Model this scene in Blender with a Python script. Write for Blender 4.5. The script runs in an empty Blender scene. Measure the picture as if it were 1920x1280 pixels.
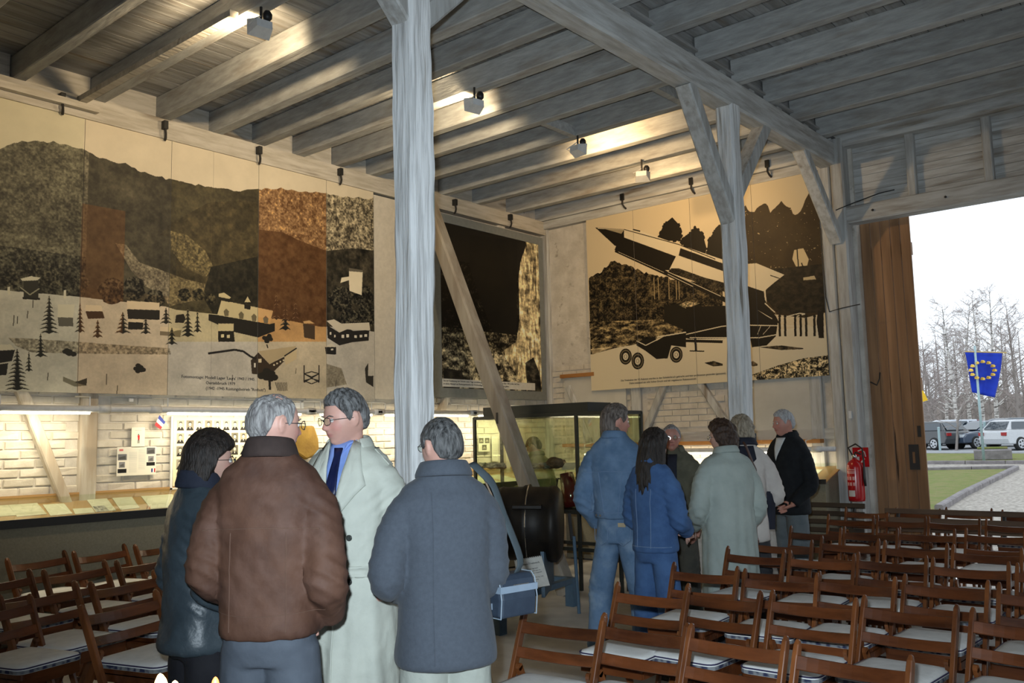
import bpy, bmesh, math, random
import numpy as np
from mathutils import Vector, Matrix, Euler, noise
R = math.radians
random.seed(7)
S = bpy.context.scene
COL = S.collection

# ------------------------------------------------------------------ camera
CAM_F, CAM_YAW, CAM_P, CAM_R, CAM_H = 1678.0, -.7038, .1096, -.02373, 1.57
_cy, _sy = math.cos(CAM_YAW), math.sin(CAM_YAW)
_fwd = np.array([_sy*math.cos(CAM_P), _cy*math.cos(CAM_P), math.sin(CAM_P)])
_rt = np.array([_cy, -_sy, 0.0]); _up = np.cross(_rt, _fwd)
_c, _s = math.cos(CAM_R), math.sin(CAM_R)
CAM_M = np.array([_c*_rt+_s*_up, -_s*_rt+_c*_up, _fwd])
cam_data = bpy.data.cameras.new('camera'); cam = bpy.data.objects.new('camera', cam_data); COL.objects.link(cam)
cam_data.sensor_width = 36.0; cam_data.lens = CAM_F/1920*36.0; cam_data.clip_start = .05; cam_data.clip_end = 400
mw = Matrix.Identity(4)
for i in range(3):
    mw[i][0] = CAM_M[0][i]; mw[i][1] = CAM_M[1][i]; mw[i][2] = -CAM_M[2][i]
mw[2][3] = CAM_H
cam.matrix_world = mw
S.camera = cam
S.view_settings.view_transform = 'Standard'; S.view_settings.look = 'None'
S.view_settings.gamma = 1.0; S.view_settings.use_curve_mapping = False
S.view_settings.exposure = 0.22
S.cycles.use_denoising = True
S.cycles.max_bounces = 7; S.cycles.diffuse_bounces = 4; S.cycles.transparent_max_bounces = 12
S.cycles.sample_clamp_indirect = 4.0
S.cycles.caustics_reflective = False; S.cycles.caustics_refractive = False

def ray(x, y): return CAM_M.T @ np.array([(x-960)/CAM_F, -(y-640)/CAM_F, 1.0])
def _at(d, t): return Vector((d[0]*t, d[1]*t, CAM_H+d[2]*t))
def onx(x, y, X): d = ray(x, y); return _at(d, X/d[0])
def ony(x, y, Y): d = ray(x, y); return _at(d, Y/d[1])
def onz(x, y, Z): d = ray(x, y); return _at(d, (Z-CAM_H)/d[2])
def atd(x, y, D): return _at(ray(x, y), D)

# ------------------------------------------------------------------ world: overcast sky
w = bpy.data.worlds.new('overcast_sky'); S.world = w; w.use_nodes = True
nt = w.node_tree; nt.nodes.clear()
wo = nt.nodes.new('ShaderNodeOutputWorld'); wb = nt.nodes.new('ShaderNodeBackground')
wb.inputs['Color'].default_value = (.84, .92, 1.0, 1); wb.inputs['Strength'].default_value = 1.4
nt.links.new(wb.outputs[0], wo.inputs[0])

def lamp(name, kind, loc, power, color, target=None, size=.1, **kw):
    L = bpy.data.lights.new(name, kind); L.energy = power; L.color = color
    o = bpy.data.objects.new(name, L); COL.objects.link(o); o.location = loc
    if kind in ('SPOT', 'POINT'): L.shadow_soft_size = size
    if kind == 'AREA': L.shape = 'RECTANGLE'; L.size = size if not isinstance(size, tuple) else size[0]; L.size_y = size[1] if isinstance(size, tuple) else size
    for k, v in kw.items(): setattr(L, k, v)
    if target is not None:
        o.rotation_euler = (Vector(target)-Vector(loc)).to_track_quat('-Z', 'Y').to_euler()
    return o
# the photographer's flash, just above and left of the lens
lamp('camera_flash', 'SPOT', (-.05, -.04, CAM_H+.13), 640, (.77, .90, 1.0), target=(-3.55, 5.0, 1.95), size=.03, spot_size=R(82), spot_blend=.85)

# ------------------------------------------------------------------ materials
def _mat(name):
    m = bpy.data.materials.new(name); m.use_nodes = True
    n = m.node_tree; b = n.nodes['Principled BSDF']
    return m, n, b
def _rgb(c): return (c[0], c[1], c[2], 1)
def srgb(r, g, b):
    f = lambda v: ((v/255+.055)/1.055)**2.4 if v/255 > .04045 else v/255/12.92
    return (f(r), f(g), f(b))
def MAT(name, c1, c2=None, rough=.7, scale=6, stretch=(1, 1, 1), bump=.15, bscale=None, spec=.3, metal=0, vary=0, lo=.35, hi=.65, detail=4, c3=None, s3=1.3, lo3=.55, hi3=.7, coord='Object', bdist=.01, sheen=0, coat=0):
    m, n, b = _mat(name); N = n.nodes; Lk = n.links
    b.inputs['Roughness'].default_value = rough; b.inputs['Metallic'].default_value = metal
    b.inputs['Specular IOR Level'].default_value = spec
    if sheen: b.inputs['Sheen Weight'].default_value = sheen
    if coat: b.inputs['Coat Weight'].default_value = coat; b.inputs['Coat Roughness'].default_value = .15
    tc = N.new('ShaderNodeTexCoord'); mp = N.new('ShaderNodeMapping'); mp.inputs['Scale'].default_value = stretch
    Lk.new(tc.outputs[coord], mp.inputs[0])
    src = mp.outputs[0]
    if vary:
        oi = N.new('ShaderNodeObjectInfo'); ad = N.new('ShaderNodeVectorMath'); ad.operation = 'ADD'
        ml = N.new('ShaderNodeVectorMath'); ml.operation = 'SCALE'; ml.inputs['Scale'].default_value = 37.0
        cb = N.new('ShaderNodeCombineXYZ'); Lk.new(oi.outputs['Random'], cb.inputs[0]); Lk.new(oi.outputs['Random'], cb.inputs[1])
        Lk.new(cb.outputs[0], ml.inputs[0]); Lk.new(src, ad.inputs[0]); Lk.new(ml.outputs[0], ad.inputs[1]); src = ad.outputs[0]
    col = None
    nz = N.new('ShaderNodeTexNoise'); nz.inputs['Scale'].default_value = scale; nz.inputs['Detail'].default_value = detail; nz.inputs['Roughness'].default_value = .6
    Lk.new(src, nz.inputs['Vector'])
    rp = N.new('ShaderNodeValToRGB'); rp.color_ramp.elements[0].position = lo; rp.color_ramp.elements[1].position = hi
    rp.color_ramp.elements[0].color = _rgb(c2 if c2 else c1); rp.color_ramp.elements[1].color = _rgb(c1)
    Lk.new(nz.outputs['Fac'], rp.inputs[0]); col = rp.outputs[0]
    if c3:
        n3 = N.new('ShaderNodeTexNoise'); n3.inputs['Scale'].default_value = s3; n3.inputs['Detail'].default_value = 5; Lk.new(src, n3.inputs['Vector'])
        r3 = N.new('ShaderNodeMapRange'); r3.inputs[1].default_value = lo3; r3.inputs[2].default_value = hi3; Lk.new(n3.outputs['Fac'], r3.inputs[0])
        mx = N.new('ShaderNodeMixRGB'); Lk.new(r3.outputs[0], mx.inputs[0]); Lk.new(col, mx.inputs[1]); mx.inputs[2].default_value = _rgb(c3); col = mx.outputs[0]
    if vary:
        mr = N.new('ShaderNodeMapRange'); mr.inputs[3].default_value = 1-vary; mr.inputs[4].default_value = 1+vary
        Lk.new(oi.outputs['Random'], mr.inputs[0])
        hs = N.new('ShaderNodeHueSaturation'); Lk.new(mr.outputs[0], hs.inputs['Value']); Lk.new(col, hs.inputs['Color']); col = hs.outputs[0]
    Lk.new(col, b.inputs['Base Color'])
    if bump:
        n2 = nz
        if bscale:
            n2 = N.new('ShaderNodeTexNoise'); n2.inputs['Scale'].default_value = bscale; n2.inputs['Detail'].default_value = 5; Lk.new(src, n2.inputs['Vector'])
        bp = N.new('ShaderNodeBump'); bp.inputs['Strength'].default_value = bump; bp.inputs['Distance'].default_value = bdist
        Lk.new(n2.outputs['Fac'], bp.inputs['Height']); Lk.new(bp.outputs[0], b.inputs['Normal'])
    return m
def PLAIN(name, c, rough=.5, metal=0, spec=.4, **kw):
    return MAT(name, c, tuple(v*.88 for v in c), rough=rough, metal=metal, spec=spec, bump=kw.pop('bump', .03), scale=kw.pop('scale', 20), **kw)
def EMIT(name, c, s):
    m, n, b = _mat(name); b.inputs['Base Color'].default_value = _rgb(c); b.inputs['Emission Color'].default_value = _rgb(c); b.inputs['Emission Strength'].default_value = s
    return m
def GLASS(name, tint=(.95, .98, .95), rough=.0, refl=.10):
    m = bpy.data.materials.new(name); m.use_nodes = True; n = m.node_tree; n.nodes.clear()
    o = n.nodes.new('ShaderNodeOutputMaterial'); t = n.nodes.new('ShaderNodeBsdfTransparent'); g = n.nodes.new('ShaderNodeBsdfGlossy'); mx = n.nodes.new('ShaderNodeMixShader')
    t.inputs[0].default_value = _rgb(tint); g.inputs['Roughness'].default_value = rough; g.inputs['Color'].default_value = (1, 1, 1, 1)
    f = n.nodes.new('ShaderNodeLayerWeight'); f.inputs[0].default_value = .5; pw = n.nodes.new('ShaderNodeMath'); pw.operation = 'POWER'; pw.inputs[1].default_value = 5
    ml = n.nodes.new('ShaderNodeMath'); ml.operation = 'MULTIPLY_ADD'; ml.inputs[1].default_value = .32; ml.inputs[2].default_value = refl*.4
    n.links.new(f.outputs['Facing'], pw.inputs[0]); n.links.new(pw.outputs[0], ml.inputs[0])
    n.links.new(ml.outputs[0], mx.inputs[0]); n.links.new(t.outputs[0], mx.inputs[1]); n.links.new(g.outputs[0], mx.inputs[2]); n.links.new(mx.outputs[0], o.inputs[0])
    return m

WW1, WW2, WW3 = (.50, .51, .50), (.36, .35, .33), (.20, .165, .125)
def ww(name, st, **kw):
    a = dict(rough=.85, scale=20, bump=.8, bscale=26, bdist=.008, vary=.10, c3=WW3, s3=7, lo3=.60, hi3=.72, lo=.38, hi=.60, detail=8); a.update(kw)
    return MAT(name, a.pop('c1', WW1), a.pop('c2', WW2), stretch=st, **a)
M_wx = ww('whitewashed_timber_x', (.12, 1, 1)); M_wy = ww('whitewashed_timber_y', (1, .12, 1)); M_wz = ww('whitewashed_timber_z', (1, 1, .10))
M_post = ww('peeling_whitewashed_post', (1, 1, .06), c1=(.72, .73, .73), c2=(.50, .505, .50), bump=1.0, bscale=30, bdist=.016, scale=30, lo=.36, hi=.54, detail=9, s3=8, lo3=.60, hi3=.66)
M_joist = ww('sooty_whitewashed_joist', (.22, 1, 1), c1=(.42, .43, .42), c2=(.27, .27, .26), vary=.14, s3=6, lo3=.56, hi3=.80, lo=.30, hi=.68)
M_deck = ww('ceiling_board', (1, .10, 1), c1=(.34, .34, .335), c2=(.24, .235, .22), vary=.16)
M_plate = ww('cream_wall_plate', (1, .12, 1), c1=(.58, .54, .47), c2=(.44, .40, .33))
M_wall = MAT('whitewashed_plaster', (.62, .585, .53), (.47, .44, .39), rough=.9, scale=5, bump=.6, bscale=24, bdist=.012, c3=(.30, .27, .23), s3=9, lo3=.64, hi3=.76, detail=8)
M_brick = MAT('whitewashed_brick', (.62, .58, .51), (.52, .48, .41), rough=.9, scale=9, bump=.5, bscale=40, bdist=.006, vary=.05)
M_peel = ww('bare_and_whitewashed_timber', (1, 1, .12), c1=(.60, .57, .51), c2=(.47, .43, .36), c3=(.36, .30, .23), s3=4, lo3=.50, hi3=.62)
M_floor = MAT('worn_concrete_floor', (.62, .60, .56), (.44, .42, .39), rough=.75, scale=1.6, bump=.15, bscale=25, c3=(.24, .225, .205), s3=.9, lo3=.5, hi3=.75)
M_black = PLAIN('black_metal', (.02, .02, .02), .45)
M_white = PLAIN('white_enamel', (.72, .73, .73), .35)
M_iron = PLAIN('dark_iron', (.035, .032, .03), .6, spec=.3)
M_chrome = PLAIN('chrome', (.7, .7, .7), .2, metal=1)

# ------------------------------------------------------------------ mesh builder
class MB:
    def __init__(s): s.v = []; s.f = []
    def add(s, vs, fs):
        k = len(s.v); s.v += [tuple(v) for v in vs]; s.f += [tuple(i+k for i in f) for f in fs]; return s
    def box(s, c, d, rot=None, ch=0):
        hx, hy, hz = d[0]/2, d[1]/2, d[2]/2
        vs = [Vector((x*hx, y*hy, z*hz)) for z in (-1, 1) for y in (-1, 1) for x in (-1, 1)]
        if rot is not None:
            m = Euler(rot).to_matrix() if not isinstance(rot, Matrix) else rot
            vs = [m @ v for v in vs]
        vs = [v+Vector(c) for v in vs]
        return s.add(vs, [(0, 2, 3, 1), (4, 5, 7, 6), (0, 1, 5, 4), (2, 6, 7, 3), (0, 4, 6, 2), (1, 3, 7, 5)])
    def bb(s, x0, x1, y0, y1, z0, z1):
        return s.box(((x0+x1)/2, (y0+y1)/2, (z0+z1)/2), (x1-x0, y1-y0, z1-z0))
    def cbox(s, c, d, ch, rot=None):
        # chamfered box: 8-gon profile in the two smaller axes, swept along the longest
        ax = max(range(3), key=lambda i: d[i]); o = [i for i in range(3) if i != ax]
        a, b = d[o[0]]/2, d[o[1]]/2; L = d[ax]/2
        prof = [(a, b-ch), (a-ch, b), (-a+ch, b), (-a, b-ch), (-a, -b+ch), (-a+ch, -b), (a-ch, -b), (a, -b+ch)]
        vs = []
        for e, sc in ((-L, 1), (L, 1)):
            for p in prof:
                v = [0, 0, 0]; v[ax] = e; v[o[0]] = p[0]; v[o[1]] = p[1]; vs.append(Vector(v))
        m = Euler(rot).to_matrix() if rot is not None and not isinstance(rot, Matrix) else (rot or Matrix.Identity(3))
        vs = [m @ v+Vector(c) for v in vs]
        fs = [tuple(range(8)), tuple(range(15, 7, -1))]+[(i, 8+i, 8+(i+1) % 8, (i+1) % 8) for i in range(8)]
        return s.add(vs, fs)
    def beam(s, p0, p1, wd, ht, side=(0, 0, 1), ch=0):
        p0, p1 = Vector(p0), Vector(p1); d = p1-p0; L = d.length; d.normalize()
        u = Vector(side); u = (u-d*u.dot(d)).normalized(); r = d.cross(u)
        m = Matrix((r, d, u)).transposed()
        if ch: return s.cbox((p0+p1)/2, (wd, L, ht), ch, m)
        return s.box((p0+p1)/2, (wd, L, ht), m)
    def tube(s, pts, rad, n=10, cap=True):
        pts = [Vector(p) for p in pts]; k = len(pts)
        rads = rad if isinstance(rad, (list, tuple)) else [rad]*k
        prev = None; vs = []
        for i, p in enumerate(pts):
            t = (pts[min(i+1, k-1)]-pts[max(i-1, 0)]).normalized()
            if prev is None:
                a = Vector((0, 0, 1)) if abs(t.z) < .9 else Vector((1, 0, 0)); u = (a-t*a.dot(t)).normalized()
            else: u = (prev-t*prev.dot(t)).normalized()
            prev = u; v = t.cross(u)
            for j in range(n):
                a = 2*math.pi*j/n; r = rads[i]
                rx, ry = r if isinstance(r, (tuple, list)) else (r, r)
                vs.append(p+u*math.cos(a)*rx+v*math.sin(a)*ry)
        fs = [(i*n+j, i*n+(j+1) % n, (i+1)*n+(j+1) % n, (i+1)*n+j) for i in range(k-1) for j in range(n)]
        if cap: fs += [tuple(range(n-1, -1, -1)), tuple((k-1)*n+j for j in range(n))]
        return s.add(vs, fs)
    def lathe(s, prof, n=16, c=(0, 0, 0), m=None):
        vs = []
        for r, z in prof:
            for j in range(n):
                a = 2*math.pi*j/n; v = Vector((r*math.cos(a), r*math.sin(a), z))
                if m is not None: v = m @ v
                vs.append(v+Vector(c))
        k = len(prof)
        fs = [(i*n+j, i*n+(j+1) % n, (i+1)*n+(j+1) % n, (i+1)*n+j) for i in range(k-1) for j in range(n)]
        fs += [tuple(range(n-1, -1, -1)), tuple((k-1)*n+j for j in range(n))]
        return s.add(vs, fs)
    def prism(s, poly, off):
        # poly: list of 3-D points (one planar loop), off: extrusion vector
        n = len(poly); off = Vector(off); a = [Vector(p) for p in poly]; b = [p+off for p in a]
        nrm = Vector((0, 0, 0))
        for i in range(n): nrm += a[i].cross(a[(i+1) % n])
        f1 = tuple(range(n)); f2 = tuple(range(2*n-1, n-1, -1)); sd = [(i, n+i, n+(i+1) % n, (i+1) % n) for i in range(n)]
        if nrm.dot(off) > 0: f1 = f1[::-1]; f2 = f2[::-1]; sd = [q[::-1] for q in sd]
        return s.add(a+b, [f1, f2]+sd)
    def mesh(s, name, mat, smooth=False, origin=None):
        me = bpy.data.meshes.new(name); vs = s.v
        if origin is not None: o = origin; vs = [(x-o[0], y-o[1], z-o[2]) for x, y, z in vs]
        me.from_pydata(vs, [], s.f); me.update()
        if mat: me.materials.append(mat)
        if smooth: me.polygons.foreach_set('use_smooth', [True]*len(me.polygons))
        return me
    def build(s, name, mat, parent=None, smooth=False, origin=None, world=False):
        me = s.mesh(name, mat, smooth, origin)
        return link(name, me, parent, origin, world)
def link(name, me, parent=None, loc=None, world=False):
    o = bpy.data.objects.new(name, me); COL.objects.link(o)
    if loc is not None: o.location = loc
    if parent is not None:
        o.parent = parent
        if world: o.matrix_parent_inverse = WM(parent).inverted()
    return o
def WM(o):
    m = Matrix.LocRotScale(o.location, o.rotation_euler, o.scale)
    if o.parent: m = WM(o.parent) @ o.matrix_parent_inverse @ m
    return m
def tag(o, label=None, cat=None, group=None, kind=None):
    if label: o['label'] = label
    if cat: o['category'] = cat
    if group: o['group'] = group
    if kind: o['kind'] = kind
    return o
def thing(name, label, cat, loc=(0, 0, 0), rz=0, group=None, kind=None):
    o = bpy.data.objects.new(name, None); COL.objects.link(o); o.empty_display_size = .1
    o.location = loc; o.rotation_euler = (0, 0, rz)
    return tag(o, label, cat, group, kind)
def struct(o, label, cat='building'):
    return tag(o, label, cat, kind='structure')
def copy_tree(o, loc=None, rz=None, label=None, group=None):
    r = o.copy(); COL.objects.link(r)
    if loc is not None: r.location = loc
    if rz is not None: r.rotation_euler = (0, 0, rz)
    if label: r['label'] = label
    if group: r['group'] = group
    for ch in o.children:
        c = ch.copy(); COL.objects.link(c); c.parent = r
        for g in ch.children:
            d = g.copy(); COL.objects.link(d); d.parent = c
    return r
def bevel(o, w=.004, seg=2):
    b = o.modifiers.new('bevel', 'BEVEL'); b.width = w; b.segments = seg; b.limit_method = 'ANGLE'; b.angle_limit = R(40); return o
def text_mesh(name, body, size, mat, parent, origin, xdir, ydir, align='LEFT', thick=.0008, spacing=1.0, world=True):
    cu = bpy.data.curves.new(name, 'FONT'); cu.body = body; cu.size = size; cu.align_x = align; cu.extrude = thick; cu.space_line = spacing; cu.resolution_u = 2
    t = bpy.data.objects.new(name, cu); COL.objects.link(t)
    dg = bpy.context.evaluated_depsgraph_get(); me = bpy.data.meshes.new_from_object(t.evaluated_get(dg)); bpy.data.objects.remove(t); 
    x, y = Vector(xdir).normalized(), Vector(ydir).normalized(); z = x.cross(y)
    m = Matrix((x, y, z)).transposed().to_4x4(); m.translation = Vector(origin)
    me.transform(m); me.materials.clear(); me.materials.append(mat)
    o = link(name, me, parent, None, world); o['kind'] = 'stuff'; return o
# ------------------------------------------------------------------ room shell
XW, YB, XG = -8.0, 10.15, -3.67
X1, Y0 = 4.4, -5.0
fl = MB().bb(XW-.3, X1+.3, Y0-.3, YB+.25, -.25, 0).build('floor', M_floor); struct(fl, 'worn grey concrete floor of the barn', 'floor')

# left wall: plaster body, timber frame, bricks
wl = MB().bb(XW-.3, XW, Y0-.3, YB+.3, -.1, 4.95).build('wall_left', M_wall); struct(wl, 'long whitewashed brick and timber wall under the camp mural', 'wall')
# wall plate under the joists
MB().bb(XW-.1, XW+.12, Y0, YB, 4.52, 4.715).build('wall_plate', M_plate, wl)
for y in [.2, 1.9, 3.6, 5.55, 7.35, 9.2]:
    MB().cbox((XW+.01, y, 2.3), (.09, .155, 4.5), .012).build('timber_post', M_peel, wl)
for (ya, za, yb, zb) in ((3.42, 1.12, 3.02, 2.1), (2.0, 1.12, 1.7, 2.1), (7.55, 1.12, 8.1, 2.2)):
    MB().beam((XW+.008, ya, za), (XW+.008, yb, zb), .09, .15, (1, 0, 0), .01).build('timber_brace', M_peel, wl)
brick_me = {}
def brick(name, parent, mesh_key, loc, rot=0, L=.238, H=.066, D=.013):
    if mesh_key not in brick_me:
        rr = random.Random(int(mesh_key[1:])+5); mb = MB()
        j = lambda a: rr.uniform(-a, a)
        a, h = L/2, H/2; e = .006
        vs = [(-a+j(.004), 0, -h+j(.003)), (a+j(.004), 0, -h+j(.003)), (a+j(.004), 0, h+j(.003)), (-a+j(.004), 0, h+j(.003)),
              (-a+e, -D+j(.006), -h+e), (a-e, -D+j(.006), -h+e), (a-e, -D+j(.006), h-e), (-a+e, -D+j(.006), h-e)]
        mb.add(vs, [(4, 5, 6, 7), (0, 1, 5, 4), (1, 2, 6, 5), (2, 3, 7, 6), (3, 0, 4, 7), (0, 3, 2, 1)])
        brick_me[mesh_key] = mb.mesh('brick', M_brick)
    o = bpy.data.objects.new('brick', brick_me[mesh_key]); COL.objects.link(o); o.location = loc; o.rotation_euler = (0, 0, rot); o.parent = parent
    return o
posts_y = [.2, 1.9, 3.6, 5.55, 7.35, 9.2]
cnt = 0; rest = MB(); row = 0; z = 1.16
cand = []
while z < 2.14:
    y = 2.3+(row % 2)*.125
    while y < 10.1:
        if all(abs(y-p) > .16 for p in posts_y): cand.append((y, z))
        y += .25
    z += .077; row += 1
cand.sort(key=lambda q: q[0])
for i, (y, z) in enumerate(cand):
    if i < 290: brick('brick', wl, 'L%d' % (i % 6), (XW, y, z), rot=R(90))
    else: rest.box((XW+.003, y, z), (.018+random.uniform(-.004, .004), .238, .066))
tag(rest.build('brick_courses', M_brick, wl), kind='stuff')

# back wall (left part solid, right part gateway)
wbk = MB()
wbk.bb(XW-.3, -3.45, YB, YB+.3, -.1, 4.95); wbk.bb(1.6, X1+.3, YB, YB+.3, -.1, 5.1)
wb_ = wbk.build('wall_back', M_wall); struct(wb_, 'whitewashed rear wall with the rocket mural and gateway', 'wall')
MB().bb(XW, XG+.05, YB-.14, YB+.05, 4.72, 4.93).build('wall_plate', M_wx, wb_)
MB().bb(XW, XG, YB-.10, YB, 4.60, 4.715).build('wall_plate', M_wx, wb_)
for x in (-7.93, -6.45, -5.0, -4.02):
    MB().cbox((x, YB-.01, 2.3), (.15, .09, 4.6), .012).build('timber_post', M_wz, wb_)
for (xa, za, xb, zb) in ((-6.42, 1.45, -6.0, 2.25), (-5.02, 1.5, -5.5, 2.25), (-7.2, 1.5, -7.55, 2.3)):
    MB().beam((xa, YB-.008, za), (xb, YB-.008, zb), .09, .14, (0, 1, 0), .01).build('timber_brace', M_wz, wb_)
MB().bb(XW, XG, YB-.035, YB+.02, 1.5, 1.62).build('timber_rail', M_wx, wb_)
rest = MB(); row = 0; z = 1.1
while z < 2.6:
    x = -7.8+(row % 2)*.125
    while x < -3.95:
        if all(abs(x-p) > .19 for p in (-6.45, -5.0, -4.02)) and not (1.44 < z < 1.68): rest.box((x, YB-.004, z), (.238, .022+random.uniform(-.004, .004), .066))
        x += .25
    z += .077; row += 1
tag(rest.build('brick_courses', M_brick, wb_), kind='stuff')
# gateway: posts, lintel, boarding above
MB().cbox((-3.735, YB-.06, 2.3), (.13, .16, 4.62), .015).build('gate_post', M_wz, wb_)
MB().cbox((-3.57, YB-.08, 2.45), (.15, .20, 4.9), .02).build('gate_post', M_wz, wb_)
MB().cbox((-.95, YB-.06, 4.0), (5.2, .20, .19), .015).build('lintel', M_wx, wb_)
MB().cbox((-.95, YB-.05, 4.90), (5.2, .22, .20), .03).build('top_beam', M_wx, wb_)
MB().bb(-3.80, 1.7, YB+.02, YB+.30, 4.90, 5.18).build('wall_cap', M_wall, wb_)
z = 4.10; bm_ = None
while z < 4.80:
    MB().bb(-3.45, 1.6, YB+.03+random.uniform(0, .008), YB+.055, z, z+.088).build('board', M_wx, wb_); z += .092
for x in (-2.81, -2.05, -1.2, -.4, .5): MB().cbox((x, YB, 4.45), (.09, .10, .72), .01).build('stud', M_wz, wb_)
for x in (-3.2, -2.45, -1.6, -.8): MB().lathe([(.012, 0), (.014, .012), (.006, .02)], 8, (x, YB-.165, 4.0), Matrix.Rotation(R(90), 3, 'X')).build('bolt', M_iron, wb_)
MB().tube([(-3.60, YB-.19, 4.07), (-3.45, YB-.17, 4.11), (-3.15, YB-.07, 4.20), (-3.0, YB-.02, 4.22)], .006, 6).build('cable', M_black, wb_)
MB().tube([(-3.80, YB-.15, 3.9), (-3.79, YB-.15, 3.1), (-3.76, YB-.15, 2.93), (-3.6, YB-.19, 2.95), (-3.4, YB-.19, 2.97)], .006, 6).build('cable', M_black, wb_)
# rear and right walls (behind the camera)
ws = MB()
ws.bb(XW-.3, X1+.3, Y0-.3, Y0, 0, 5.2)
wr_ = ws.build('wall_front', M_wall); struct(wr_, 'plain whitewashed wall behind the chairs', 'wall')
ws = MB()
ws.bb(X1, X1+.3, Y0, 0, 0, 5.2).bb(X1, X1+.3, 6.0, YB+.3, 0, 5.2).bb(X1, X1+.3, 0, 6.0, 2.7, 5.2)  # opening out of view, added and sized to admit daylight
wr_ = ws.build('wall_right', M_wall); struct(wr_, 'unseen side wall with an opening added to let daylight in', 'wall')

# ceiling: decks, joists, girder
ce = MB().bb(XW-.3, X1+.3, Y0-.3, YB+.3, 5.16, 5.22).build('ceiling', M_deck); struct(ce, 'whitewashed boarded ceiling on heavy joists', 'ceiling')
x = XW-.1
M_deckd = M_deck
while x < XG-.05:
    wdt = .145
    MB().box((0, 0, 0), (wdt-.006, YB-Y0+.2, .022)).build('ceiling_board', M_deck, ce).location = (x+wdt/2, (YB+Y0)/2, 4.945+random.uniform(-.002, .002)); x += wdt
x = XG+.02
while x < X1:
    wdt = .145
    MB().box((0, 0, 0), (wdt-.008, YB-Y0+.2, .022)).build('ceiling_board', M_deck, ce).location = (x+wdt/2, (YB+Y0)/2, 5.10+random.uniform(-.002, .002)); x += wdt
ys = [-4.4, -3.8, -3.2, -2.6, -2.0, -1.4, -.8, -.2, .4, 1.0, 1.6, 2.25, 2.9, 3.58, 4.21, 4.77, 5.27, 5.78, 6.31, 6.82, 7.42, 8.02, 8.66, 9.35]
rj = random.Random(3)
for y in ys:
    h = .215+rj.uniform(-.01, .01); wd = .115+rj.uniform(-.012, .012); L = XG-XW+.1
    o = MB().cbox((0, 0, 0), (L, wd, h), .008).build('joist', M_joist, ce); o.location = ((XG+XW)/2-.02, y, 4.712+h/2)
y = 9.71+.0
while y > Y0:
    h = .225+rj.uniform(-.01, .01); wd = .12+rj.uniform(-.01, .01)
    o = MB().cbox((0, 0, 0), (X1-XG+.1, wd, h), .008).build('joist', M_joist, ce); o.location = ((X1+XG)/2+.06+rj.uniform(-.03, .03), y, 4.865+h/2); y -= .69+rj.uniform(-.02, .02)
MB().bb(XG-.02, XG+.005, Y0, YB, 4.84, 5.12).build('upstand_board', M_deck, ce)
# blocking between joists over the left wall
for a, b in zip(ys[:-1], ys[1:]):
    MB().bb(XW+.02, XW+.06, a+.06, b-.06, 4.71, 4.935).build('blocking', M_plate, ce)
MB().beam((-5.35, 6.86, 4.76), (-5.35, 7.38, 4.76), .07, .10).build('trimmer', M_joist, ce)
MB().beam((-4.05, 6.86, 4.76), (-4.05, 7.38, 4.76), .07, .10).build('trimmer', M_joist, ce)
# electric batten and loose cable troughs
MB().bb(XW+.13, XW+.19, 1.5, 3.55, 4.58, 4.64).build('batten', M_plate, ce)
MB().beam((-7.85, 3.40, 4.66), (-5.45, 3.42, 4.66), .07, .05).build('batten', M_plate, ce)
# girder
gi = MB().cbox((XG-.01, (YB+Y0)/2, 4.735), (.20, YB-Y0, .27), .018).build('girder', M_wy); struct(gi, 'long whitewashed main girder carried on the two posts', 'beam')

def rough_post(name, x, y, z0, z1, wd, seed, parent, mat=None, amp=.008, zp=.05):
    # a hand-hewn square post with irregular edges
    n = int((z1-z0)/zp); rr = random.Random(seed); vs = []; fs = []; prof = []
    ch = .022
    a = wd/2
    base = [(a, -a+ch), (a, 0), (a, a-ch), (a-ch, a), (0, a), (-a+ch, a), (-a, a-ch), (-a, 0), (-a, -a+ch), (-a+ch, -a), (0, -a), (a-ch, -a)]
    k = len(base)
    for i in range(n+1):
        z = z0+(z1-z0)*i/n
        for j, (bx, by) in enumerate(base):
            q = noise.noise(Vector((bx*9+seed, by*9, z*1.1)))*amp*1.6+noise.noise(Vector((bx*30+seed, by*30, z*5)))*amp*.8
            sc = 1+q/a
            vs.append((x+bx*sc+.010*math.sin(z*.9+seed), y+by*sc, z))
    for i in range(n):
        for j in range(k): fs.append((i*k+j, i*k+(j+1) % k, (i+1)*k+(j+1) % k, (i+1)*k+j))
    fs += [tuple(range(k-1, -1, -1)), tuple(n*k+j for j in range(k))]
    mb = MB(); mb.add(vs, fs); return mb.build(name, mat or M_post, parent, world=True)
M_plinth = MAT('flaking_painted_plinth', (.60, .58, .53), (.48, .33, .10), rough=.9, scale=3.5, bump=.8, bscale=18, bdist=.012, lo=.42, hi=.56, c3=(.30, .27, .23), s3=6, lo3=.62, hi3=.7)
M_plinth2 = MAT('whitewashed_rubble_plinth', (.62, .59, .54), (.42, .36, .30), rough=.9, scale=5, bump=.8, bscale=14, bdist=.015)
M_teal = PLAIN('teal_paint', (.05, .26, .22), .7)
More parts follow.
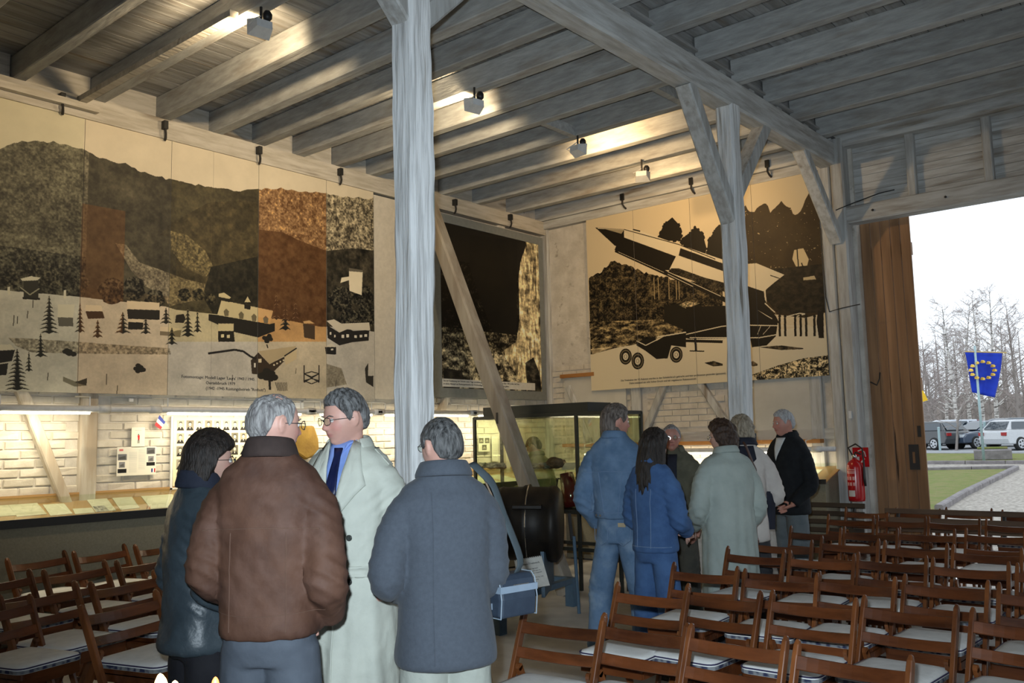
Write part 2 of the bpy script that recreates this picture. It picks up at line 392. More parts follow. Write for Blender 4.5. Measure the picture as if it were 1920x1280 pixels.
def post(name, label, y, seed, pw, ppx, ppy, mat, pl=M_plinth, dx=0):
    t = thing(name, label, 'post', (XG, y, 0))
    rough_post('shaft', XG, y, .70, 4.62, .178, seed, t)
    mb = MB(); n = 8; a0 = pw/2; a1 = pw/2-(.07 if pw < .7 else .03)
    vs = []; fs = []
    for i in range(n+1):
        z = .74*i/n; a = a0+(a1-a0)*i/n
        for sx, sy in ((1, -1), (1, 0), (1, 1), (0, 1), (-1, 1), (-1, 0), (-1, -1), (0, -1)):
            q = 1+.05*noise.noise(Vector((sx*3+seed, sy*3, z*4)))
            vs.append((dx+XG+sx*a*q, y+sy*a*q*ppy, z))
    for i in range(n):
        for j in range(8): fs.append((i*8+j, i*8+(j+1) % 8, (i+1)*8+(j+1) % 8, (i+1)*8+j))
    fs += [tuple(range(7, -1, -1)), tuple(n*8+j for j in range(8))]
    mb.add(vs, fs); o = mb.build('plinth', pl, t, world=True)
    for sg, zb, zt, ln in ppx:
        # one knee brace along the girder (shaped as a real timber, tenoned into both)
        MB().beam((XG, y+sg*.03, zb), (XG, y+sg*(.03+ln), zt), .13, .15, (1, 0, 0), .012).build('knee_brace', M_wz, t, world=True)
    return t
p1 = post('timber_post', 'nearer peeling whitewashed timber post on an ochre flaking plinth', 3.47, 11, .62, ((-1, 4.02, 4.66, .62), (1, 4.02, 4.66, .66)), 1, M_post)
MB().bb(XG+.088, XG+.094, 3.41, 3.56, 4.30, 4.36).build('paint_mark', M_teal, p1, world=True)
MB().bb(XG-.03, XG+.06, 3.376, 3.381, 4.31, 4.37).build('paint_mark', M_teal, p1, world=True)
MB().bb(XG+.089, XG+.095, 3.485, 3.553, 2.76, 3.04).build('worn_patch', PLAIN('grey_green_worn_paint', (.27, .33, .31), .9), p1, world=True)
p2 = post('timber_post', 'farther whitewashed timber post with knee braces, behind the standing group', 7.5, 23, .84, ((-1, 3.52, 4.62, .74), (1, 3.75, 4.62, .74)), .75, M_post, M_plinth2, -.27)
MB().bb(XG+.088, XG+.10, 7.53, 7.56, 1.44, 1.58).build('latch', M_iron, p2, world=True)
MB().beam((XG+.05, YB-.16, 3.72), (XG+.0, YB-.95, 4.62), .12, .14, (1, 0, 0), .012).build('knee_brace', M_wz, wb_)
# raking prop against the left wall
rk = thing('raking_prop', 'slanting bare timber prop leaning from the floor to the wall beside the engine', 'beam', (-5.75, 7.4, 0))
o = MB().beam((-5.62, 7.4, .0), (-7.675, 7.4, 4.69), .17, .17, (0, 1, 0), .02).build('shaft', MAT('bare_grey_timber', (.36, .33, .28), (.25, .215, .175), rough=.85, scale=8, stretch=(1, 1, .12), bump=.5, bscale=16, c3=(.17, .13, .09), s3=4, lo3=.62, hi3=.8), rk, world=True)
MB().bb(-6.46, -6.43, 7.31, 7.312, 1.75, 1.87).build('iron_strap', M_iron, rk, world=True)
# two wall hung ladders of light: fluorescent rails
M_tube = EMIT('fluorescent_tube', (1.0, .90, .66), 9.0)
def rail(label, p0, p1, tubes, ax):
    t = thing('light_rail', label, 'lamp', p0)
    p0, p1 = Vector(p0), Vector(p1); d = (p1-p0).normalized()
    MB().tube([p0, p1], .028, 10).build('housing', M_white, t, world=True, smooth=True)
    off = Vector((.15, 0, .0)) if ax == 'y' else Vector((0, -.15, 0))
    for a, b in tubes:
        q0, q1 = p0+d*a, p0+d*b; dn = Vector((0, 0, -.032))
        MB().tube([q0+dn, q1+dn], .014, 8).build('tube', M_tube, t, world=True, smooth=True)
        for q in (q0-d*.12, q1+d*.12): MB().tube([q-d*.05, q+d*.05], .036, 10).build('joint_sleeve', M_white, t, world=True, smooth=True)
        m = (q0+q1)/2
        side = Vector((-1, 0, 0)) if ax == 'y' else Vector((0, 1, 0))
        lamp('rail_glow', 'AREA', m+dn*1.6, 8.5*(b-a), (1.0, .86, .60), target=m+dn*1.6+Vector((0, 0, -1))+side*.55, size=((b-a), .03) , spread=R(170))
        for q in (q0, q1):
            MB().tube([q+Vector((0, 0, .02)), q+Vector((0, 0, .10)), q+Vector((0, 0, .12))+side*.28], .006, 6).build('bracket', M_white, t, world=True)
    return t
rail('long white fluorescent light rail over the sloping display desk', (-7.62, 1.0, 1.915), (-7.62, 9.3, 1.915), ((.1, 1.45), (1.75, 2.45), (3.15, 4.6), (4.85, 5.55), (5.75, 7.1), (7.3, 8.2)), 'y')
rail('short white fluorescent light rail on the rear wall above the corner desk', (-7.2, 9.82, 1.39), (-3.72, 9.82, 1.39), ((.1, 1.1), (1.15, 2.1), (2.3, 3.15)), 'x')
# floodlights hung from joists
def flood(loc, aim, label, pw, fc=(1.0, .76, .46)):
    t = thing('floodlight', label, 'lamp', loc, group='floodlights hanging from the joists')
    loc = Vector(loc); d = (Vector(aim)-loc).normalized(); q = d.to_track_quat('-Z', 'Y').to_matrix()
    b = MB(); T = lambda x, y, z: loc+q @ Vector((x, y, z))
    # wedge shaped housing
    vs = [T(*v) for v in ((-.085, -.06, -.045), (.085, -.06, -.045), (.085, .06, -.045), (-.085, .06, -.045), (-.06, -.03, .06), (.06, -.03, .06), (.06, .03, .06), (-.06, .03, .06))]
    b.add(vs, [(4, 5, 6, 7), (0, 1, 5, 4), (1, 2, 6, 5), (2, 3, 7, 6), (3, 0, 4, 7)]); o = b.build('housing', M_white, t, world=True)
    sdf = o.modifiers.new('solid', 'SOLIDIFY'); sdf.thickness = .004; sdf.offset = -1
    MB().box(T(0, 0, -.036), (.16, .11, .004), q).build('lens', EMIT('halogen_lens', (1, .78, .45), 14), t, world=True)
    MB().tube([loc+Vector((0, 0, .05)), Vector((loc.x, loc.y, 4.72))], .010, 8).build('hanger', M_iron, t, world=True)
    MB().tube([T(-.09, 0, 0), T(-.09, .0, .08), loc+Vector((0, 0, .085))], .005, 6).build('yoke', M_white, t, world=True)
    MB().lathe([(.02, -.035), (.033, -.02), (.035, .01), (.02, .035)], 12, loc+Vector((.05, .02, .075))).build('adaptor', M_black, t, world=True, smooth=True)
    lamp('flood_beam', 'SPOT', loc+d*.06, pw, fc, target=loc+d*2, size=.05, spot_size=R(150), spot_blend=.5)
flood((-5.31, 3.55, 4.56), (-8.0, 3.9, 4.35), 'floodlight high at the top, nearest of the four, aimed at the camp mural', 110)
flood((-5.22, 5.71, 4.56), (-8.0, 6.2, 4.35), 'floodlight just beside the nearer post, second nearest of the four', 120)
flood((-5.30, 7.38, 4.56), (-4.9, 10.1, 4.25), 'floodlight third from the front, with dark adaptor on its left', 85, (1.0, .66, .32))
flood((-5.27, 8.57, 4.53), (-5.9, 10.1, 4.2), 'floodlight farthest back, nearest the rocket mural', 48, (1.0, .66, .32))
# ------------------------------------------------------------------ printed murals (flat prints painted with numpy)
def vnoise(h, w, cell, seed, octv=4, aspect=1.0):
    rg = np.random.RandomState(seed); out = np.zeros((h, w), np.float32); amp = 1.0; tot = 0
    for o in range(octv):
        ch = max(cell/2**o, 1.0); cw = max(cell*aspect/2**o, 1.0)
        gh, gw = int(h/ch)+3, int(w/cw)+3; g = rg.rand(gh, gw).astype(np.float32)
        yy = np.arange(h)/ch; xx = np.arange(w)/cw; y0 = yy.astype(int); x0 = xx.astype(int)
        fy = (yy-y0)[:, None]; fx = (xx-x0)[None]; fy = fy*fy*(3-2*fy); fx = fx*fx*(3-2*fx)
        a = g[y0][:, x0]; b = g[y0][:, x0+1]; c = g[y0+1][:, x0]; d = g[y0+1][:, x0+1]
        out += amp*((a*(1-fx)+b*fx)*(1-fy)+(c*(1-fx)+d*fx)*fy); tot += amp; amp *= .6
    return out/tot
class Canvas:
    def __init__(s, W, H, mp, bg):
        s.W, s.H, s.mp = W, H, mp; s.a = np.empty((H, W, 3), np.float32); s.a[:] = bg
        s.yy, s.xx = np.mgrid[0:H, 0:W]
    def P(s, pts): return [s.mp(*p) for p in pts]
    def mask(s, pts, raw=False):
        q = np.array(pts if raw else s.P(pts), float); m = np.zeros((s.H, s.W), bool)
        x0, x1 = int(max(q[:, 0].min()-1, 0)), int(min(q[:, 0].max()+2, s.W)); y0, y1 = int(max(q[:, 1].min()-1, 0)), int(min(q[:, 1].max()+2, s.H))
        if x1 <= x0 or y1 <= y0: return m
        X = s.xx[y0:y1, x0:x1]+.5; Y = s.yy[y0:y1, x0:x1]+.5; ins = np.zeros(X.shape, bool)
        for i in range(len(q)):
            ax, ay = q[i]; bx, by = q[(i+1) % len(q)]
            if ay == by: continue
            c = ((ay > Y) != (by > Y)) & (X < (bx-ax)*(Y-ay)/(by-ay)+ax); ins ^= c
        m[y0:y1, x0:x1] = ins; return m
    def poly(s, pts, col, m2=None, raw=False):
        m = s.mask(pts, raw)
        if m2 is not None: m &= m2
        s.a[m] = col; return m
    def line(s, pts, w, col):
        q = s.P(pts)
        for (ax, ay), (bx, by) in zip(q[:-1], q[1:]):
            L = math.hypot(bx-ax, by-ay) or 1; nx, ny = -(by-ay)/L*w/2, (bx-ax)/L*w/2
            s.poly([(ax+nx, ay+ny), (bx+nx, by+ny), (bx-nx, by-ny), (ax-nx, ay-ny)], col, raw=True)
    def ell(s, c, rx, ry, col, hole=0):
        x, y = s.mp(*c); d = ((s.xx-x)/rx)**2+((s.yy-y)/ry)**2; m = (d < 1) & (d >= hole*hole); s.a[m] = col
    def fir(s, x, y0, y1, hw, snow=.5, seed=0, dark=(30, 30, 27), light=(150, 142, 125)):
        # a snow laden fir between photo rows y0 (tip) and y1 (foot)
        rg = random.Random(seed); n = max(4, int((y1-y0)/7))
        for i in range(n):
            f = (i+1)/n; yb = y0+(y1-y0)*f; yt = y0+(y1-y0)*(i/n)-2; h = hw*f**.85
            s.poly([(x, yt), (x+h*rg.uniform(.85, 1.1), yb), (x+h*.4, yb-2), (x, yb+1), (x-h*.4, yb-2), (x-h*rg.uniform(.85, 1.1), yb)], dark)
            if snow > rg.random()*.6: s.line([(x-h*.75, yb-3.2), (x-h*.15, yb-(yb-yt)*.62)], 1.6, light); s.line([(x+h*.2, yb-(yb-yt)*.62), (x+h*.7, yb-3.2)], 1.2, light)
    def image(s, name):
        im = bpy.data.images.new(name, s.W, s.H, alpha=False); a = np.ones((s.H, s.W, 4), np.float32); a[..., :3] = np.clip(s.a[::-1]/255, 0, 1)
        im.pixels.foreach_set(a.ravel()); im.update(); im.pack(); return im
def print_mat(name, im, rough=.55):
    m, n, b = _mat(name); t = n.nodes.new('ShaderNodeTexImage'); t.image = im; t.extension = 'EXTEND'; n.links.new(t.outputs[0], b.inputs['Base Color'])
    b.inputs['Roughness'].default_value = rough; b.inputs['Specular IOR Level'].default_value = .25; return m
def print_panel(name, axis, plane, u0, u1, z0, z1, U0, U1, Z0, Z1, mat, edge, parent, th=.02):
    # one board of a mural; its front face carries the part of the print that belongs there
    if axis == 'x':   # faces +X, u runs along Y
        f = [(plane, u0, z0), (plane, u1, z0), (plane, u1, z1), (plane, u0, z1)]; off = (-th, 0, 0)
    else:
        f = [(u0, plane, z0), (u1, plane, z0), (u1, plane, z1), (u0, plane, z1)]; off = (0, th, 0)
    mb = MB(); mb.prism(f, off); me = mb.mesh(name, mat); me.materials.append(edge)
    uvl = me.uv_layers.new(name='UVMap')
    nr = Vector((1, 0, 0)) if axis == 'x' else Vector((0, -1, 0))
    for p in me.polygons:
        fr = p.normal.dot(nr) > .9
        p.material_index = 0 if fr else 1
        for li in p.loop_indices:
            v = me.vertices[me.loops[li].vertex_index].co; u = v.y if axis == 'x' else v.x
            uvl.data[li].uv = ((u-U0)/(U1-U0), (v.z-Z0)/(Z1-Z0))
    return link(name, me, parent, None, True)
M_edge = PLAIN('board_edge', (.30, .28, .25), .7)
M_ink = PLAIN('printing_ink', (.03, .03, .03), .6)

# ---- 1. the camp mural
U0, U1, Z0, Z1, PL = 1.30, 6.84, 2.065, 4.53, -7.90; SC = 290
W_, H_ = int((U1-U0)*SC), int((Z1-Z0)*SC)
def mp1(x, y):
    p = onx(x, y, PL); return ((p.y-U0)*SC, (Z1-p.z)*SC)
C = Canvas(W_, H_, mp1, (208, 196, 172))
n1 = vnoise(H_, W_, 12, 1, 4); n2 = vnoise(H_, W_, 60, 2, 5); n3 = vnoise(H_, W_, 5, 3, 2); n4 = vnoise(H_, W_, 24, 5, 5)
def ragged(top, amp=5, st=6, seed=1):
    rg = random.Random(seed); out = []
    for (ax, ay), (bx, by) in zip(top[:-1], top[1:]):
        k = max(1, int((bx-ax)/st))
        for i in range(k): f = i/k; out.append((ax+(bx-ax)*f, ay+(by-ay)*f-rg.random()*amp))
    return out+[top[-1]]
hill = C.mask(ragged([(-260, 330), (-100, 300), (0, 280), (40, 268), (100, 268), (160, 284), (200, 303), (235, 310), (265, 325), (330, 342), (390, 352), (450, 360), (484, 358), (520, 354), (560, 360), (612, 364), (650, 372), (706, 374)], 5)+[(706, 640), (-260, 640)])
def tex(m, base, amp, nz, g=2.0):
    v = np.clip((nz-.5)*g, -1, 1)[..., None]; C.a[m] = (np.array(base, np.float32)+v*np.array(amp, np.float32))[m]
tex(hill, (64, 60, 48), (34, 32, 25), n1*.5+n2*.5, 3)
xs = C.xx/SC+U0
def yat(px): return onx(px, 500, PL).y
left = hill & (xs < yat(160)); tex(left, (92, 87, 72), (52, 50, 42), n1*.35+n3*.35+n2*.3, 4.4)
lo = left & (C.yy > C.mp(80, 470)[1]); tex(lo, (56, 54, 45), (60, 57, 48), n1*.5+n3*.5, 4)
rt = hill & (xs > yat(484)); tex(rt, (128, 118, 96), (80, 75, 62), n1*.6+n3*.4, 5)
C.poly([(484, 470), (530, 440), (560, 450), (612, 470), (660, 470), (706, 475), (706, 650), (484, 650)], (0, 0, 0), rt); m = C.mask([(484, 430), (530, 435), (560, 450), (612, 470), (660, 465), (706, 470), (706, 650), (484, 650)]); tex(m, (50, 46, 36), (38, 34, 28), n1*.5+n4*.5, 4)
m = C.mask([(330, 450), (300, 440), (318, 420), (390, 380), (450, 375), (484, 380), (484, 600), (395, 570), (330, 540)]); tex(m & hill, (66, 60, 45), (36, 32, 26), n1*.4+n4*.6, 3.6)
m = C.mask([(318, 432), (322, 470), (345, 500), (385, 520), (400, 500), (385, 470), (350, 440)]); tex(m, (102, 94, 74), (50, 46, 36), n1*.4+n3*.6, 4)
m = C.mask([(216, 455), (236, 458), (262, 492), (300, 505), (345, 522), (385, 532), (380, 560), (330, 570), (318, 575), (305, 552), (270, 535), (245, 505)]); tex(m, (116, 107, 88), (44, 42, 34), n1*.4+n3*.6, 4)
m = C.mask([(395, 500), (440, 490), (484, 480), (484, 605), (400, 590), (380, 555)]); tex(m, (34, 33, 27), (22, 21, 18), n1, 3)
# snow field
gr = [(-260, 560), (-100, 556), (0, 543), (60, 548), (150, 556), (200, 562), (310, 574), (330, 580), (400, 588), (460, 592), (530, 598), (600, 612), (640, 612), (706, 622)]
snow = C.mask(gr+[(706, 790), (-260, 790)]); tex(snow, (190, 184, 172), (22, 21, 19), n2*.7+n3*.3, 2.4)
m = C.mask([(15, 632), (90, 636), (140, 640), (318, 652), (320, 664), (140, 662), (60, 660), (30, 648)]); tex(m, (140, 132, 116), (44, 42, 38), n3, 3)
m = C.mask([(440, 640), (480, 640), (640, 690), (650, 720), (520, 740), (470, 700)]); tex(m & (xs > yat(612)), (138, 130, 112), (30, 30, 26), n3*.6+n2*.4, 3)
D, Lg = (34, 32, 30), (205, 196, 176)
for k, (x, y, r) in enumerate([(20, 522, 18), (100, 520, 22), (150, 530, 18), (60, 500, 20), (210, 545, 25), (250, 540, 22), (290, 560, 18), (345, 552, 12), (372, 552, 12), (395, 560, 10), (690, 590, 22), (640, 560, 24), (655, 598, 20), (680, 555, 20)]):
    m = C.mask([(x+r*math.cos(a)*(1+.15*math.sin(5*a+k)), y+r*math.sin(a)) for a in np.linspace(0, 6.28, 18)]); tex(m, (44, 42, 34), (58, 54, 44), n3*.6+n1*.4, 5)
C.line([(658, 500), (658, 548)], 1, D)
# buildings: (roof polygon, wall polygon)
def house(roof, wall, wins=(), wc=D, rc=Lg):
    C.poly(wall, wc); C.poly(roof, rc)
    for x, y, a, b in wins: C.poly([(x, y), (x+a, y), (x+a, y+b), (x, y+b)], (215, 208, 190))
house([(238, 563), (299, 567), (299, 581), (238, 579)], [(238, 579), (299, 581), (299, 599), (240, 597)])
house([(240, 597), (270, 598), (268, 604), (240, 603)], [(240, 603), (268, 604), (268, 617), (240, 617)])
house([(108, 570), (140, 570), (137, 595), (108, 594)], [(108, 594), (137, 595), (137, 611), (110, 611)], wc=(92, 88, 80))
house([(160, 571), (190, 572), (192, 583), (160, 582)], [(160, 583), (192, 583), (196, 596), (165, 597)])
house([(300, 611), (322, 613), (340, 616), (322, 622), (300, 620)], [(300, 614), (322, 620), (340, 618), (338, 631), (300, 628)], wc=(120, 112, 96))
C.poly([(330, 590), (344, 588), (348, 597), (344, 605), (328, 604)], D)
house([(415, 562), (512, 582), (505, 607), (407, 590)], [(391, 588), (407, 590), (505, 607), (515, 605), (515, 620), (484, 632), (440, 622), (391, 600)])
for x in (419, 447, 471, 493): C.poly([(x, 583+(x-419)*.18), (x+5, 578+(x-419)*.18), (x+10, 583+(x-419)*.18), (x+9, 592+(x-419)*.18), (x+2, 592+(x-419)*.18)], (110, 104, 92))
C.poly([(458, 570), (470, 572), (469, 580), (458, 578)], D); C.poly([(464, 555), (470, 566), (458, 566)], Lg); C.poly([(410, 550), (420, 548), (433, 557), (430, 560), (410, 556)], Lg); C.poly([(408, 556), (430, 560), (430, 566), (412, 562)], D)
house([(409, 606), (438, 606), (438, 620), (409, 620)], [(409, 620), (438, 620), (440, 640), (409, 640)], ((414, 626, 6, 6), (425, 627, 6, 6)))
house([(612, 601), (626, 598), (640, 606), (692, 604), (694, 619), (650, 617), (636, 623)], [(613, 609), (636, 623), (648, 613), (662, 620), (692, 618), (691, 638), (660, 641), (636, 647), (614, 633)], ((618, 622, 3, 5), (626, 627, 3, 5), (640, 627, 5, 6), (649, 626, 5, 6), (664, 628, 5, 5), (674, 627, 5, 5), (683, 626, 5, 5)))
house([(609, 650), (620, 643), (630, 650)], [(609, 650), (620, 643), (630, 650), (630, 664), (611, 663)], ((620, 653, 5, 3),))
house([(484, 658), (555, 648), (552, 655), (505, 682)], [(470, 675), (484, 660), (505, 682), (533, 668), (533, 676), (505, 704), (472, 700)], ((484, 672, 6, 7), (476, 680, 3, 8), (512, 682, 3, 3), (518, 679, 3, 3), (524, 676, 3, 3), (530, 673, 3, 3)), wc=(58, 48, 38), rc=(178, 166, 142))
C.poly([(533, 668), (556, 654), (556, 672), (535, 684)], (200, 188, 162)); C.line([(533, 667), (556, 652)], 4, D)
house([(568, 602), (580, 600), (590, 606), (570, 606)], [(568, 606), (590, 607), (590, 636), (570, 632)], wc=(70, 58, 46))
C.poly([(654, 503), (680, 508), (678, 553), (655, 545), (654, 525), (638, 530), (640, 520), (654, 518)], (222, 210, 182)); C.poly([(654, 502), (680, 506), (680, 510), (654, 508)], (100, 94, 80))
for dx in (0, 28): C.line([(570+dx, 684), (570+dx, 716)], 4, D)
for y in (700, 713): C.line([(570, y), (584, y-4), (598, y), (584, y+6), (570, y)], 3, D)
C.line([(570, 716), (598, 700)], 3, D); C.line([(570, 700), (598, 716)], 3, D)
# watch tower at left, V struts
C.poly([(38, 522), (58, 517), (76, 520), (70, 525), (42, 526)], Lg); C.poly([(44, 526), (72, 526), (72, 560), (44, 560)], (44, 43, 36)); C.line([(38, 538), (56, 552), (74, 540)], 3, (150, 144, 124)); C.line([(42, 558), (75, 560)], 5, D)
C.poly([(14, 537), (19, 537), (19, 552), (14, 552)], Lg); C.poly([(119, 543), (124, 543), (124, 559), (119, 559)], Lg)
C.line([(390, 662), (440, 655), (456, 658), (470, 668), (480, 672)], 6, D)
C.poly([(-60, 645), (20, 645), (28, 655), (-60, 660)], Lg); C.poly([(-60, 660), (28, 655), (22, 676), (-60, 690)], D); C.poly([(-60, 690), (15, 680), (12, 702), (-60, 706)], D)
for i, (x, a, b, hw) in enumerate([(92, 555, 624, 19), (76, 626, 668, 13), (32, 655, 730, 25), (54, 660, 695, 8), (183, 600, 632, 11), (322, 615, 645, 11), (370, 582, 622, 8), (352, 578, 630, 14), (273, 596, 625, 11), (230, 586, 624, 16), (518, 552, 598, 10), (535, 570, 618, 12), (554, 566, 600, 8), (150, 568, 622, 10), (311, 578, 606, 12), (-40, 600, 690, 25)]):
    C.fir(x, a, b, hw, .5, i)
for (x, y, r) in ((130, 660, 13), (262, 690, 13), (500, 632, 14), (502, 704, 22)):
    for k in range(14):
        a = random.uniform(0, 6.28); q = random.uniform(0, r*.7); C.ell((x+q*math.cos(a), y+q*math.sin(a)*.7), r*.45*SC/230, r*.35*SC/230, (38, 36, 32))
C.line([(505, 712), (506, 730)], 8, D); C.line([(500, 645), (502, 652)], 4, D)
for x, y, h in ((26, 590, 20), (33, 592, 14), (52, 582, 14), (62, 562, 14), (90, 698, 14), (200, 700, 20), (220, 722, 16), (436, 702, 12), (630, 712, 12), (555, 690, 10)): C.line([(x, y), (x-1, y+h)], 2, (70, 66, 58))
C.poly([(118, 705), (140, 714), (162, 712), (162, 722), (140, 724), (118, 714)], (120, 114, 98)); C.poly([(140, 716), (163, 708), (162, 722)], (60, 56, 48))
for k in range(8): C.line([(516+k*3, 716), (521+k*2.4, 732)], 2, D)
C.poly([(684, 690), (690, 680), (690, 704), (700, 704), (700, 725), (686, 716)], (50, 48, 44))
# coloured strips of the montage (faded prints of unlike age)
def tint(px0, px1, mul, zmin=None, zmax=None, onlydark=False):
    m = (xs >= yat(px0)) & (xs < yat(px1))
    zz = Z1-C.yy/SC
    if zmin is not None: m &= zz > zmin
    if zmax is not None: m &= zz < zmax
    v = C.a[m]; C.a[m] = v*np.array(mul, np.float32)
tint(-300, 150, (.97, .99, .97)); tint(150, 318, (1.03, .98, .91), zmax=3.0)
m = (xs >= yat(150)) & (xs < yat(232)) & hill & (Z1-C.yy/SC < 3.75) & (C.a.sum(2) < 480)
C.a[m] = C.a[m]*.60+np.array((84, 47, 18))*.55
m = (xs >= yat(484)) & (xs < yat(612)) & (C.a.sum(2) < 520) & hill & ~snow
C.a[m] = C.a[m]*.55+np.array((100, 56, 22))*.62
m = (xs >= yat(484)) & (xs < yat(612)) & hill & (C.a.sum(2) >= 480); C.a[m] *= np.array((1.0, .84, .64))
m = (xs >= yat(484)) & (xs < yat(612)) & snow; C.a[m] *= np.array((1.0, .96, .88))
m = (xs < yat(484)) & (xs > yat(318)); C.a[m & hill] *= np.array((.98, .95, .82))
C.a *= (1+(n2-.5)[..., None]*.10)
for px in (398,): C.a[:, int((yat(px)-U0)*SC)] *= .75
im1 = C.image('camp_mural_print'); MM1 = print_mat('camp_mural', im1)
t = thing('mural', 'huge sepia photo mural of a snowy camp below a wooded hill, on the long wall', 'mural', (PL, 4.0, Z0))
seams = [U0, 2.05, yat(152), yat(318), yat(484), yat(612), U1]
for a, b in zip(seams[:-1], seams[1:]): print_panel('printed_board', 'x', PL, a+.002, b-.002, Z0, Z1, U0, U1, Z0, Z1, MM1, M_edge, t)
pc = onx(340, 708, PL+.002); pr = onx(460, 716, PL+.002)
text_mesh('caption', "Fotomontage: Modell Lager 'Laura' 1943 / 1945\n                      Oertelsbruch 1979\n                      (1942 -1945 Rüstungsbetrieb \"Rotbutt\")", .042, M_ink, t, pc, (0, 1, 0), (0, 0, 1), spacing=1.25)
# blank board and gap right of the mural
q = MB().bb(PL-.04, PL-.02, 6.86, 7.28, 2.08, 4.50).build('blank_board', PLAIN('cream_board', (.62, .57, .48), .7)); tag(q, 'narrow blank cream board right of the camp mural', 'board')

# ---- 2. the tunnel mural
U0, U1, Z0, Z1, PL = 7.80, 10.02, 2.10, 4.50, -7.90; SC = 230
W_, H_ = int((U1-U0)*SC), int((Z1-Z0)*SC)
C = Canvas(W_, H_, lambda x, y: ((onx(x, y, -7.9).y-7.80)*SC, (4.50-onx(x, y, -7.9).z)*SC), (24, 22, 18))
n1 = vnoise(H_, W_, 14, 11, 4, 1.6); n2 = vnoise(H_, W_, 50, 12, 5); n3 = vnoise(H_, W_, 4, 13, 2); n4 = vnoise(H_, W_, 30, 14, 4, .25)
al = np.ones((H_, W_), bool)
fz = (C.yy/H_)
tex(al & (fz > .25), (30, 27, 21), (70, 64, 48), np.maximum(n1*.5+n3*.5-.13, 0), 5)
tex(C.mask([(880, 440), (970, 450), (968, 640), (930, 640), (900, 560), (880, 500)]), (17, 16, 13), (8, 8, 6), n2, 2)
tex(al & (fz > .62), (70, 64, 50), (110, 104, 84), n1*.6+n3*.4, 5)
tex(al & (fz > .74), (120, 112, 90), (120, 114, 94), n1*.7+n3*.3, 5.5)
m = C.mask([(985, 448), (1014, 455), (1016, 745), (990, 735), (940, 660), (968, 640), (974, 600), (972, 520), (976, 490), (986, 460)]); tex(m, (196, 180, 140), (150, 140, 110), n4*.55+n1*.45, 4.5)
tex(C.mask([(985, 680), (1000, 670), (1012, 700), (1016, 745), (990, 745)]), (40, 38, 32), (50, 46, 38), n1, 5)
tex(C.mask([(832, 690), (866, 695), (872, 720), (850, 735), (832, 730)]), (28, 26, 22), (30, 28, 22), n1, 4)
im2 = C.image('tunnel_print'); MM2 = print_mat('tunnel_mural', im2, .4)
t = thing('mural', 'dark photo mural of a rock tunnel in a wide grey frame', 'mural', (PL, 8.9, Z0))
print_panel('printed_board', 'x', PL, 7.93, 9.94, 2.24, 4.36, 7.80, 10.02, 2.10, 4.50, MM2, M_edge, t)
M_gf = PLAIN('grey_frame', (.20, .215, .21), .6)
for a in ((7.80, 7.93, 2.12, 4.47), (9.94, 10.03, 2.12, 4.47), (7.93, 9.94, 2.12, 2.24), (7.93, 9.94, 4.36, 4.47)):
    MB().bb(PL-.03, PL+.012, *a).build('frame_rail', M_gf, t, world=True)
M_card = PLAIN('white_card', (.66, .65, .60), .6)
MB().bb(PL, PL+.004, 7.94, 9.78, 2.255, 2.355).build('caption_card', M_card, t, world=True)
text_mesh('caption', "Bei der Gewinnung von Schiefer unter Tage entstehen große Hohlräume, die sich teilweise über 100 m über die Erde\nin einem Abstand zur Rüstungsindustrie der Förderanlage befinden, weil sie so bombensicher galten.", .031, M_ink, t, (PL+.005, 7.96, 2.32), (0, 1, 0), (0, 0, 1), spacing=1.2)

# ---- 3. the rocket mural on the rear wall
U0, U1, Z0, Z1, PL = -7.13, -3.83, 2.215, 4.66, 10.06; SC = 300
W_, H_ = int((U1-U0)*SC), int((Z1-Z0)*SC)
C = Canvas(W_, H_, lambda x, y: ((ony(x, y, 10.06).x+7.13)*SC, (4.66-ony(x, y, 10.06).z)*SC), (204, 188, 156))
n1 = vnoise(H_, W_, 12, 21, 4, 1.3); n2 = vnoise(H_, W_, 60, 22, 5); n3 = vnoise(H_, W_, 4, 23, 2); n5 = vnoise(H_, W_, 10, 25, 4, 3)
BK, CR = (28, 24, 17), (208, 196, 168)
def z6(pts): return [(1080+x*.3437, 300+y*.3437) for x, y in pts]     # points measured on a close view
C.poly(z6([(60, 980), (300, 1000), (1571, 880), (1571, 1290), (60, 1290)]), (208, 196, 168))
m = C.mask(ragged(z6([(70, 650), (130, 620), (200, 560), (300, 590), (420, 640), (560, 660), (800, 700)]), 6, 4, 3)+z6([(800, 900), (500, 950), (80, 1060)])); tex(m, (48, 41, 28), (70, 62, 44), n3*.45+n1*.55, 4.5)
m = C.mask(z6([(70, 880), (800, 860), (800, 930), (560, 940), (300, 1010), (90, 1040)])); tex(m, (92, 80, 56), (100, 90, 66), n5*.7+n3*.3, 5)
m = C.mask(z6([(80, 1030), (300, 1005), (200, 1020), (90, 1060)])); tex(m, (180, 162, 126), (60, 56, 44), n5, 5)
for pts, sd in ((z6([(450, 415), (480, 350), (525, 312), (560, 350), (578, 410), (560, 440), (470, 440)]), 1), (z6([(565, 440), (610, 410), (650, 362), (690, 400), (712, 480), (705, 520), (600, 480)]), 2), (z6([(715, 500), (720, 440), (760, 380), (800, 340), (820, 600), (715, 520)]), 3)):
    C.poly(pts, BK)
    for k in range(30):
        a = random.random(); i = int(a*len(pts)) % len(pts); p, q = pts[i], pts[(i+1) % len(pts)]; f = random.random(); C.ell((p[0]+(q[0]-p[0])*f, p[1]+(q[1]-p[1])*f), 5, 5, BK)
top = z6([(880, 290), (925, 258), (960, 300), (1000, 260), (1035, 240), (1060, 290), (1085, 262), (1120, 238), (1160, 262), (1195, 310), (1225, 290), (1250, 230), (1270, 190), (1290, 160), (1320, 180), (1345, 190)])
